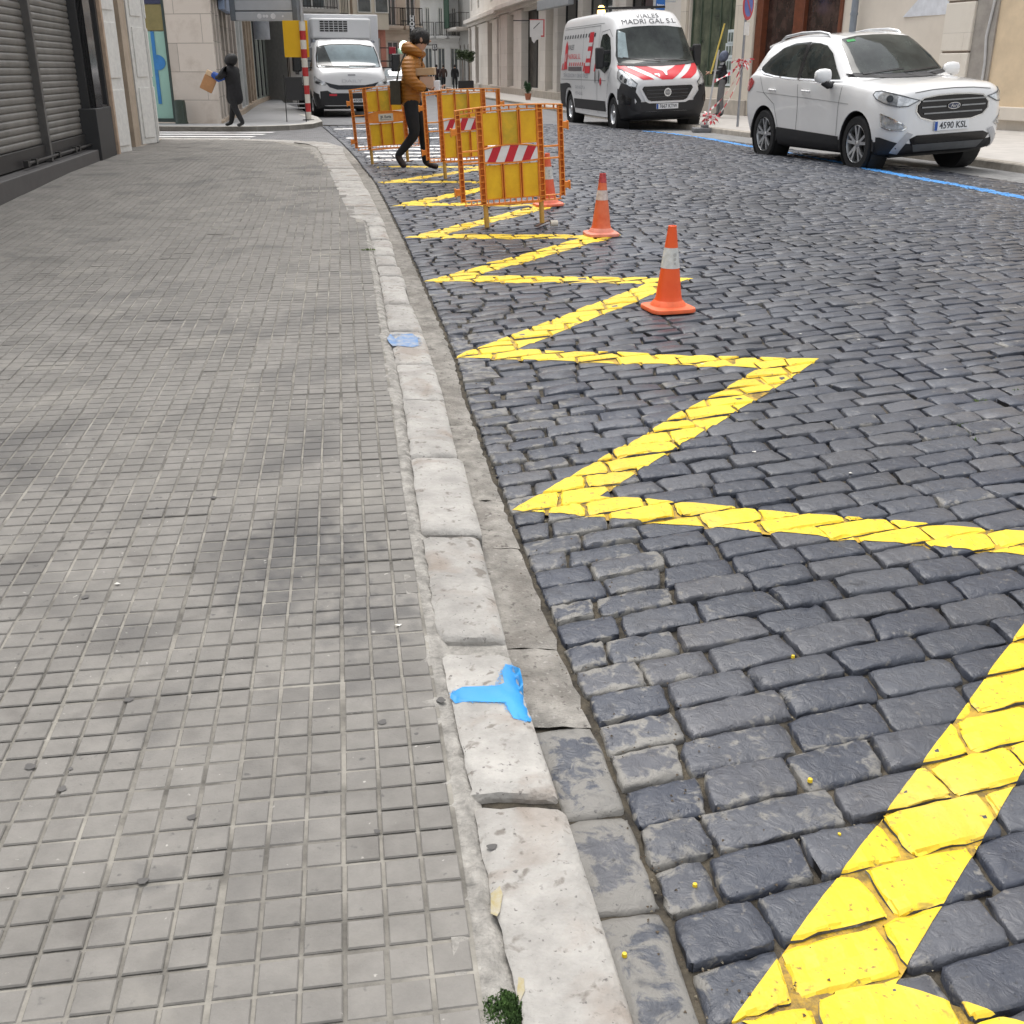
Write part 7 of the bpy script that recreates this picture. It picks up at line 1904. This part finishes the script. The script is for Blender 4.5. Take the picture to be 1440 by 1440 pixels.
q = P(990, 186); bs_ = Vector((q.x, q.y, G(q.x, q.y)))
root = empty('tape_post', bs_, .05, 'leaning grey post on a flat rubber base beside the van', 'post')
b = MB(); b.box(-.26, .26, -.16, .16, 0, .10); b.box(-.07, .09, -.07, .07, .10, .16); b.build('base', mat('grey_rubber', (.17, .17, .175), .7, var=.15), root, bevel=.02)
top_ = Vector((.22, .05, 1.72)); b = MB(); b.tube([(.04, 0, .12), top_], .022, 10); b.build('pole', mat('pole_grey_white', (.50, .50, .50), .5, var=.1), root, smooth=40)
b = MB(); b.tube([top_ * .55 + Vector((-.06, -.05, .28)), Vector((.30, .0, 2.25))], .018, 10); b.build('yellow_stick', mat('yellow_stick', (.66, .50, .10), .5), root, smooth=40)
# tape: sagging striped ribbons
def tape(label, a, b, sag, w, rev=0, twist=1.5, n=36):
    mb = MB(); vs = []
    for i in range(n + 1):
        t = i / n; p = a.lerp(b, t) + Vector((0, 0, -sag * 4 * t * (1 - t))); ang = twist * math.sin(t * 5 + rev)
        o = Vector((0, math.sin(ang), math.cos(ang))) * w / 2; vs += [p - o, p + o]
    for i in range(n): mb.add([vs[2 * i], vs[2 * i + 1], vs[2 * i + 3], vs[2 * i + 2]], [(0, 1, 3, 2)][:0] or [(0, 1, 2, 3)], 0 if (i // 3) % 2 else 1)
    o = mb.build('barrier_tape', [mat('tape_white', (.74, .70, .68), .5), mat('tape_red', (.62, .05, .07), .5)], smooth=180)
    return tag(o, label, 'tape', 'strips of barrier tape between the leaning post and the sign')
pt = lambda t: bs_ + Vector((.04, 0, .12)).lerp(top_, t)
kn = sp_ + Vector((0, -.03, 1.32))
tape('topmost taut strip of red and white tape between post and sign', pt(.60), kn, .05, .08)
tape('middle slack strip of red and white tape running down to the base', pt(.22), kn + Vector((0, 0, -.05)), .14, .06, 2)
tape('lowest thin strip of tape looping from the base of the leaning post', pt(.08), kn + Vector((.02, 0, -.12)), .26, .04, 4, twist=.8)
def bow(c, label, n=16, r=.2, seed=1):
    rg = random.Random(seed); mb = MB()
    for k in range(n):
        a = rg.uniform(0, 6.28); e_ = rg.uniform(-.9, .9); d = Vector((math.cos(a) * math.cos(e_), math.sin(a) * .5, math.sin(e_))); L = r * rg.uniform(.5, 1.15)
        s = Vector((-d.z, .2, d.x)).normalized() * .022; p = c
        for j in range(3):
            p2 = p + d * (L / 3); d = (d + Vector((0, 0, -.35))).normalized(); mb.add([p - s, p + s, p2 + s, p2 - s], [(0, 1, 2, 3)], (k + j) % 2); p = p2
    return tag(mb.build('tape_knot', [mat('tape_white', (.74, .70, .68), .5), mat('tape_red', (.62, .05, .07), .5)]), label, 'tape')
bow(kn, 'bunched knot of red and white tape around the sign post', 18, .24, 3)
bow(pt(.12) + Vector((0, -.05, 0)), 'tangled red and white tape ends at the foot of the leaning post', 22, .26, 5)

# ---------------------------------------------------------------- plants by the right houses
def foliage(c, r, n, m, parent, name='crown', seed=1, leaf=.06):
    rg = random.Random(seed); mb = MB()
    clumps = [(Vector((rg.uniform(-1, 1) * r[0] * .62, rg.uniform(-1, 1) * r[1] * .62, rg.uniform(-1, 1) * r[2] * .6)), rg.uniform(.35, .6)) for _ in range(12)]
    for i in range(n):
        cc, k = rg.choice(clumps); v = Vector((rg.gauss(0, 1), rg.gauss(0, 1), rg.gauss(0, 1))).normalized() * rg.random() ** .4
        p = c + cc + Vector((v.x * r[0] * k, v.y * r[1] * k, v.z * r[2] * k)); a, b_ = rg.uniform(0, 6.28), rg.uniform(-1, 1); u = Vector((math.cos(a), math.sin(a), b_)).normalized() * leaf * rg.uniform(.6, 1.2); w = u.cross(Vector((rg.uniform(-1, 1), rg.uniform(-1, 1), rg.uniform(-1, 1)))).normalized() * leaf * .4
        mb.add([p - u, p - w, p + u, p + w], [(0, 1, 2, 3)])
    return mb.build(name, m, parent)
M_leaf = mat('dark_leaves', (.045, .075, .03), .7, var=.4, scale=6, tint=(.09, .13, .06))
Yp = 80.0; xp = lambda px: (px - 720) / F * (Yp * _c + 1.35 * _s)
root = empty('planter_box', (xp(655.5), Yp, G(-3, Yp) + .1), 0, 'black planter box below two round headed trees', 'planter')
b = MB(); b.box(-.42, .42, -.28, .28, 0, .45); b.build('box', mat('black_planter', (.02, .02, .022), .5), root, bevel=.02); b = MB(); b.box(-.38, .38, -.24, .24, .44, .46); b.build('soil', mat('soil', (.05, .035, .025), .95), root)
for k, (px, h_, lb) in enumerate(((651, 1.36, 'left round headed tree in the black planter'), (660, 1.30, 'right round headed tree in the black planter'))):
    root.scale = (1.27,) * 3; r_ = empty('potted_tree', (xp(px), Yp, G(-3, Yp) + .6), 0, lb, 'tree', 'lollipop trees in the black planter')
    t = MB(); t.tube([(0, 0, -.1), (.02, 0, .5), (0, 0, h_ - .2)], [.03, .026, .022], 8); t.build('trunk', mat('bark', (.16, .12, .09), .9, var=.2), r_, smooth=60)
    foliage(Vector((0, 0, h_)), (.38, .36, .30), 1400, M_leaf, r_, seed=4 + k, leaf=.055); r_.scale = (1.27,) * 3
Yq = 51.0; q = at_y(743, 131, Yq)
root = empty('pot_plant', (q.x, Yq + 1, G(q.x, Yq) + .25), 0, 'bushy green plant in a terracotta pot by the dark doorway', 'plant')
b = MB(); b.lathe([(0, -.2), (.20, -.2), (.27, .20), (.29, .20), (.29, .26), (.24, .26), (.22, .2), (0, .2)], 20); b.build('pot', mat('terracotta', (.45, .17, .09), .8, var=.1), root, smooth=40)
foliage(Vector((0, 0, .72)), (.34, .3, .5), 900, mat('green_leaves', (.03, .09, .035), .6, var=.4, scale=6, tint=(.06, .15, .06)), root, 'foliage', seed=9, leaf=.07); root.scale = (.55, .55, .6)
# ================================================================ PEOPLE
M_skin = mat('skin', (.46, .27, .19), .55, var=.06)
M_hair = mat('dark_hair', (.012, .010, .009), .6, var=.3, scale=40, bump=.004, bscale=60)
def skin_mesh(nodes, edges, root=0, sub=2):
    """nodes: name -> (x, y, z, r) or (x, y, z, rx, ry)"""
    names = list(nodes); me = bpy.data.meshes.new('tmp'); me.from_pydata([nodes[n][:3] for n in names], [(names.index(a), names.index(b)) for a, b in edges], [])
    o = bpy.data.objects.new('tmp_skin', me); COL.objects.link(o)
    sk = o.modifiers.new('skin', 'SKIN'); sk.use_smooth_shade = True; sk.branch_smoothing = .6
    if not me.skin_vertices: bpy.context.view_layer.objects.active = o
    for i, n in enumerate(names):
        v = me.skin_vertices[0].data[i]; p = nodes[n]; v.radius = (p[3], p[4] if len(p) > 4 else p[3]); v.use_root = (i == root)
    ss = o.modifiers.new('sub', 'SUBSURF'); ss.levels = sub; ss.render_levels = sub
    dg = bpy.context.evaluated_depsgraph_get(); dg.update(); out = bpy.data.meshes.new_from_object(o.evaluated_get(dg))
    bpy.data.objects.remove(o); return out
def seg_dist(p, a, b):
    d = b - a; t = max(0, min(1, (p - a).dot(d) / max(1e-9, d.length_squared))); return (p - a - d * t).length
def figure(root, J, regions, mats, extra=None, hands=()):
    """one continuous body; regions: list of (joint a, joint b, material index)"""
    names = list(J); E_ = [('pelvis', 'spine'), ('spine', 'chest'), ('chest', 'neck'), ('neck', 'head'), ('head', 'crown')]
    for s in 'ab': E_ += [('chest', 'sh' + s), ('sh' + s, 'el' + s), ('el' + s, 'wr' + s), ('pelvis', 'hip' + s), ('hip' + s, 'kn' + s), ('kn' + s, 'an' + s), ('an' + s, 'toe' + s)]
    me = skin_mesh(J, E_)
    bm = bmesh.new(); bm.from_mesh(me)
    n0 = len(bm.faces)
    for (w, d, side) in hands:                       # palm and five fingers, curled a little
        w = Vector(w); d = Vector(d).normalized(); sd = Vector(side).normalized(); up = d.cross(sd).normalized()
        ch = {'p0': (*w, .030, .022), 'p1': (*(w + d * .075), .036, .018)}
        hm = skin_mesh(ch, [('p0', 'p1')], sub=1); parts_ = [hm]
        for k in range(4):
            b0 = w + d * .075 + sd * (.026 - .018 * k); L = (.062, .070, .066, .050)[k]
            p1_ = b0 + d * L * .45 - up * .006; p2_ = p1_ + (d - up * .7).normalized() * L * .32; p3_ = p2_ + (d - up * 1.3).normalized() * L * .28
            parts_.append(skin_mesh({'a': (*b0, .0095), 'b': (*p1_, .009), 'c': (*p2_, .0082), 'e': (*p3_, .007)}, [('a', 'b'), ('b', 'c'), ('c', 'e')], sub=1))
        b0 = w + d * .02 + sd * .028; p1_ = b0 + (sd + d * .8).normalized() * .035; p2_ = p1_ + (d + sd * .2 - up * .3).normalized() * .03
        parts_.append(skin_mesh({'a': (*b0, .012), 'b': (*p1_, .011), 'c': (*p2_, .009)}, [('a', 'b'), ('b', 'c')], sub=1))
        for pm in parts_: bm.from_mesh(pm)
    bm.faces.ensure_lookup_table(); segs = [(Vector(J[a][:3]), Vector(J[b][:3]), m) for a, b, m in regions]
    for i, f in enumerate(bm.faces):
        f.smooth = True
        if i >= n0: f.material_index = 0; continue
        c = f.calc_center_median(); f.material_index = min(segs, key=lambda s: seg_dist(c, s[0], s[1]))[2]
    mi_ = [f.material_index for f in bm.faces]
    bm.to_mesh(me); bm.free(); me.name = 'body'; me.materials.clear()
    o = link_mesh('body', me, mats, root); me.polygons.foreach_set('material_index', mi_); me.update(); return o
REG = [('neck', 'head', 0), ('head', 'crown', 0), ('pelvis', 'chest', 1), ('chest', 'neck', 1)]
for s in 'ab': REG += [('chest', 'sh' + s, 1), ('sh' + s, 'el' + s, 1), ('el' + s, 'wr' + s, 1), ('pelvis', 'hip' + s, 2), ('hip' + s, 'kn' + s, 2), ('kn' + s, 'an' + s, 2), ('an' + s, 'toe' + s, 3)]
def cap_mesh(c, r, f0=0, f1=1, n=18, squash=(1, 1, 1), M=None):
    """part of an ellipsoid, f0..f1 from bottom to top"""
    mb = MB(); K = 12; vs = []
    for i in range(K + 1):
        ph = -math.pi / 2 + math.pi * (f0 + (f1 - f0) * i / K)
        for j in range(n):
            a = 2 * math.pi * j / n; vs.append((r * squash[0] * math.cos(ph) * math.cos(a), r * squash[1] * math.cos(ph) * math.sin(a), r * squash[2] * math.sin(ph)))
    if M is not None: vs = [tuple(M @ Vector(v)) for v in vs]
    mb.add([(v[0] + c[0], v[1] + c[1], v[2] + c[2]) for v in vs], [(i * n + j, i * n + (j + 1) % n, (i + 1) * n + (j + 1) % n, (i + 1) * n + j) for i in range(K) for j in range(n)])
    return mb
def quilt_mat(name, col, scale=13, dist=.012, rough=.55):
    m = mat(name, col, rough, var=.14, scale=5); nt = m.node_tree; N = nt.nodes; Lk = nt.links
    tc = N.new('ShaderNodeTexCoord'); wv = N.new('ShaderNodeTexWave'); wv.bands_direction = 'Z'; wv.inputs['Scale'].default_value = scale / 6.283 * 1.0; wv.inputs['Distortion'].default_value = 1.2; wv.inputs['Detail'].default_value = 2
    wv.inputs['Detail Scale'].default_value = 2.5
    Lk.new(tc.outputs['Object'], wv.inputs['Vector']); bp = N.new('ShaderNodeBump'); bp.inputs['Distance'].default_value = dist; Lk.new(wv.outputs['Fac'], bp.inputs['Height']); Lk.new(bp.outputs[0], N['Principled BSDF'].inputs['Normal'])
    return m
# ---- walker in the ochre jacket, stepping to the right past the barriers
q = P(590, 241); base = Vector((q.x, q.y, G(q.x, q.y) + .004))
WS = .915
wk = empty('person', base, 0, 'person in an ochre hooded jacket carrying cardboard boxes past the barriers', 'person')
J = {'pelvis': (-.08, 0, .92, .135, .115), 'spine': (-.08, 0, 1.08, .125, .11), 'chest': (-.06, 0, 1.30, .150, .12), 'neck': (.0, 0, 1.47, .058, .055), 'head': (.075, 0, 1.585, .088, .078), 'crown': (.085, 0, 1.68, .082, .074),
     'sha': (-.07, -.17, 1.40, .068), 'ela': (-.05, -.25, 1.14, .052), 'wra': (.14, -.19, 1.00, .034), 'shb': (.0, .17, 1.40, .068), 'elb': (.03, .24, 1.14, .052), 'wrb': (.24, .16, 1.02, .034),
     'hipa': (-.08, -.09, .86, .098), 'kna': (-.03, -.10, .47, .066), 'ana': (-.24, -.10, .20, .046), 'toea': (-.155, -.10, .050, .040), 'hipb': (-.04, .09, .86, .098), 'knb': (.06, .09, .48, .068), 'anb': (.07, .09, .095, .048), 'toeb': (.22, .09, .038, .042)}
M_trk = mat('black_trousers', (.010, .012, .016), .8, var=.3, scale=10); M_shoe = mat('brown_boot', (.035, .022, .018), .5, var=.3, scale=20)
figure(wk, J, REG, [M_skin, M_trk, M_trk, M_shoe], hands=[((.15, -.185, .995), (1, .25, -.1), (0, 0, 1)), ((.25, .155, 1.015), (1, -.3, -.1), (0, 0, 1))])
M_och = quilt_mat('ochre_jacket', (.33, .13, .016), 42, .005)
jn = {'hem': (-.075, 0, .76, .190, .155), 'waist': (-.085, 0, 1.02, .180, .145), 'chest': (-.065, 0, 1.28, .195, .150), 'col': (-.01, 0, 1.46, .110, .095), 'sha': (-.075, -.18, 1.385, .095), 'ela': (-.06, -.262, 1.14, .082), 'wra': (.115, -.20, 1.01, .058), 'shb': (.0, .18, 1.385, .095), 'elb': (.03, .25, 1.14, .082), 'wrb': (.215, .17, 1.03, .058)}
jm = skin_mesh(jn, [('hem', 'waist'), ('waist', 'chest'), ('chest', 'col'), ('chest', 'sha'), ('sha', 'ela'), ('ela', 'wra'), ('chest', 'shb'), ('shb', 'elb'), ('elb', 'wrb')])
jm.materials.clear(); jm.polygons.foreach_set('use_smooth', [True] * len(jm.polygons)); jo = link_mesh('jacket', jm, [M_och], wk)
hn = {'a': (.075, -.05, 1.43, .050), 'b': (.01, -.12, 1.485, .062), 'c': (-.085, -.09, 1.515, .078), 'd': (-.12, 0, 1.53, .088), 'e': (-.085, .09, 1.515, .078), 'f': (.01, .12, 1.485, .062), 'g': (.085, .05, 1.42, .050)}
hm = skin_mesh(hn, list(zip(list(hn)[:-1], list(hn)[1:])), root=3); hm.materials.clear(); link_mesh('hood', hm, [M_och], jo)
h = cap_mesh((.055, 0, 1.645), .108, .12, 1, squash=(1.0, .90, 1.08), M=Matrix.Rotation(math.radians(-26), 4, 'Y')); rg = random.Random(3); h.v = [(v[0] + rg.uniform(-.009, .009), v[1] + rg.uniform(-.009, .009), v[2] + rg.uniform(-.009, .012)) for v in h.v]
for i in range(420):
    a, e_ = rg.uniform(0, 6.28), rg.uniform(-.5, 1.5); d = Vector((math.cos(a) * math.cos(e_), math.sin(a) * math.cos(e_), math.sin(e_)))
    if d.x > .45 and d.z < .35: continue
    p = Vector((.055, 0, 1.648)) + Vector((d.x * .104, d.y * .094, d.z * .112)); t = (Vector((-.6, 0, -.5)) + Vector((rg.uniform(-.5, .5), rg.uniform(-.6, .6), rg.uniform(-.3, .5))) + d * .5).normalized() * rg.uniform(.02, .045); s_ = t.cross(d).normalized() * .004
    h.add([p - s_, p + s_, p + t], [(0, 1, 2)])
ho = h.build('hair', M_hair, wk, smooth=180)
f = cap_mesh((.152, .01, 1.60), .016, 0, 1, 10, (1.4, .7, 1)); f.build('nose', M_skin, wk, smooth=180)
f = cap_mesh((.07, -.088, 1.615), .026, 0, 1, 10, (.7, .35, 1.1)); f.build('ear', M_skin, wk, smooth=180)
def hand_item(name, label, cat, boxes, base, m, rot=0, bevel=.008):
    b = MB()
    for bx_ in boxes: b.box(*bx_)
    o = b.build(name, m, None, bevel=bevel); o.location = base; o.scale = (WS,) * 3; o.rotation_euler = (0, rot, 0); return tag(o, label, cat)
M_card = mat('cardboard', (.46, .33, .20), .8, var=.08, scale=5); M_card2 = mat('pinkish_card', (.52, .37, .28), .75, var=.08, scale=5)
hand_item('cardboard_box', 'flat tan cardboard box held on top by the walking person', 'box', [(.03, .31, -.19, .17, 1.185, 1.275)], base, M_card, math.radians(-3))
hand_item('cardboard_box', 'pinkish brown parcel held below the flat box by the walking person', 'box', [(.05, .23, -.17, .15, 1.035, 1.180)], base, M_card2)
b = MB(); b.box(.232, .30, -.15, .14, .99, 1.13); o = b.build('paper_sheaf', mat('white_paper', (.74, .75, .78), .6), None, bevel=.004); o.location = base; o.scale = (WS,) * 3; tag(o, 'white papers sticking out in front of the pinkish parcel', 'papers')
b = MB(); b.box(-.33, -.20, -.22, .10, .84, 1.13); b.tube([(-.24, -.2, 1.12), (-.20, -.19, 1.3), (-.12, -.12, 1.47), (-.02, .03, 1.50)], .012, 6); o = b.build('shoulder_bag', mat('khaki_bag', (.045, .042, .028), .7, var=.3), None, bevel=.03); o.location = base; o.scale = (WS,) * 3; tag(o, 'dark khaki bag on the hip of the person in the ochre jacket', 'bag')

wk.scale = (WS * 1.16, WS * 1.16, WS)
def simple_person(label, loc, rz, coat, trs, shoe, head_m=None, scale=1.0, long=False, hooded=None, stride=.12, arms='down', group=None, hands=True, hairc=True, wide=1.0):
    e = empty('person', loc, rz, label, 'person', group); s = stride
    J = {'pelvis': (0, 0, .93, .14, .12), 'spine': (0, 0, 1.08, .135, .115), 'chest': (.0, 0, 1.29, .155, .12), 'neck': (.02, 0, 1.47, .056, .052), 'head': (.035, 0, 1.58, .086, .076), 'crown': (.03, 0, 1.67, .080, .074),
         'hipa': (0, -.09, .86, .10), 'kna': (s * .5 + .02, -.10, .48, .068), 'ana': (s, -.10, .09, .048), 'toea': (s + .14, -.11, .038, .040), 'hipb': (0, .09, .86, .10), 'knb': (-s * .3 + .02, .10, .48, .068), 'anb': (-s, .10, .10, .048), 'toeb': (-s + .13, .11, .040, .040)}
    if arms == 'down': J.update({'sha': (0, -.18, 1.40, .065), 'ela': (-.04, -.23, 1.12, .052), 'wra': (.06, -.23, .88, .034), 'shb': (0, .18, 1.40, .065), 'elb': (-.02, .23, 1.12, .052), 'wrb': (.10, .21, .89, .034)})
    elif arms == 'front': J.update({'sha': (.02, -.18, 1.38, .068), 'ela': (.12, -.25, 1.16, .056), 'wra': (.34, -.16, 1.14, .036), 'shb': (.02, .18, 1.38, .068), 'elb': (.12, .24, 1.16, .056), 'wrb': (.34, .10, 1.16, .036)})
    else: J.update({'sha': (.0, -.18, 1.40, .07), 'ela': (-.02, -.24, 1.13, .056), 'wra': (.13, -.17, 1.00, .036), 'shb': (.0, .18, 1.40, .07), 'elb': (-.02, .24, 1.13, .056), 'wrb': (.13, .17, 1.0, .036)})
    hs_ = []
    if hands: hs_ = [(J[k][:3], Vector(J[k][:3]) - Vector(J[m_][:3]), (0, 1 if k == 'wra' else -1, .3)) for k, m_ in (('wra', 'ela'), ('wrb', 'elb'))]
    figure(e, J, REG, [M_skin, coat, trs, shoe], hands=hs_)
    hem = .50 if long else .80
    cn = {'hem': (.0, 0, hem, .19, .155), 'waist': (0, 0, 1.02, .172, .145), 'chest': (.0, 0, 1.27, .182, .145), 'col': (.015, 0, 1.47, .098, .088)}
    for k in 'ab':
        for j, r in (('sh', .088), ('el', .072), ('wr', .050)): cn[j + k] = (*J[j + k][:3], r)
    ed = [('hem', 'waist'), ('waist', 'chest'), ('chest', 'col')]
    for k in 'ab': ed += [('chest', 'sh' + k), ('sh' + k, 'el' + k), ('el' + k, 'wr' + k)]
    cm = skin_mesh(cn, ed); cm.materials.clear(); co = link_mesh('coat', cm, [coat], e)
    for p in cm.polygons: p.use_smooth = True
    if hooded: cap_mesh((.005, 0, 1.565), .128, .02, 1, squash=(.98, .92, 1.22), M=Matrix.Rotation(math.radians(-24), 4, 'Y')).build('hood', hooded, e, smooth=180)
    elif hairc: cap_mesh((.02, 0, 1.635), .106, .30, 1, squash=(1, .9, 1.05), M=Matrix.Rotation(math.radians(-16), 4, 'Y')).build('hair', M_hair, e, smooth=180)
    cap_mesh((.118, 0, 1.58), .015, 0, 1, 8, (1.3, .7, 1)).build('nose', M_skin, e, smooth=180)
    e.scale = (scale * wide, scale * wide, scale)
    return e
M_blk = mat('black_coat', (.009, .009, .011), .8, var=.4, scale=12); M_bls = mat('black_shoes', (.01, .01, .01), .5)
q = P(334, 179, .09)
wl = Vector((q.x, q.y, G(q.x, q.y) + .092))
simple_person('person in long black clothes holding a paper bag by the corner building', wl, math.radians(160), M_blk, M_blk, M_bls, scale=.84, long=True, hooded=mat('black_hair_cap', (.008, .008, .009), .6), stride=.20, arms='front', wide=1.3)
# blue sleeve and the paper bag she holds
bg = MB(); bg.box(-.13, .13, -.09, .09, -.20, .10); bo_ = bg.build('paper_bag', [mat('brown_paper', (.42, .22, .10), .8, var=.12, scale=6)], None, bevel=.015)
bo_.location = wl + Vector((-.50, .0, .90)); bo_.rotation_euler = (0, math.radians(28), .2); tag(bo_, 'brown paper bag held out by the person in black', 'bag')
tp = MB(); tp.box(-.125, .125, -.085, .085, .101, .20); tp.build('folded_top', mat('pale_paper', (.66, .48, .30), .8), bo_, bevel=.01)
bs2 = MB(); bs2.tube([(-.16, -.08, 1.0), (-.28, -.08, .97), (-.40, -.05, 1.04)], [.07, .085, .06], 12); o = bs2.build('blue_scarf', mat('royal_blue_cloth', (.015, .07, .32), .7, var=.3, scale=9), None, smooth=60); o.location = wl; tag(o, 'royal blue cloth over the forearm of the person in black', 'scarf')
q = P(1012, 165, .13)
simple_person('person in a dark quilted coat and grey hood standing behind the van', (q.x, q.y, G(q.x, q.y) + .125), math.radians(172), quilt_mat('navy_coat', (.012, .014, .020), 24, .012), mat('grey_trousers', (.16, .16, .165), .8), M_bls, scale=1.02, hooded=mat('grey_blue_hood', (.11, .13, .19), .7, var=.3, scale=10), stride=.06, arms='front')
for k, (px, py, h_, lb, c) in enumerate(((640, 124, 30, 'far pedestrian in black walking away beside the planter', M_blk), (624, 121, 31, 'far pedestrian in brown to the left of the one in black', mat('brown_coat', (.06, .035, .03), .8)), (614.5, 117, 22, 'farthest small pedestrian seen just right of the boxes', mat('wine_coat', (.03, .015, .02), .8)))):
    Y = 82 + k * 2; x = (px - 720) / F * (Y * _c + 1.3 * _s)
    simple_person(lb, (x, Y, G(x, Y) + .0), math.radians(95 + 10 * k), c, M_trk, M_bls, scale=1.0, stride=.15, hands=False, group='pedestrians at the far end of the street')
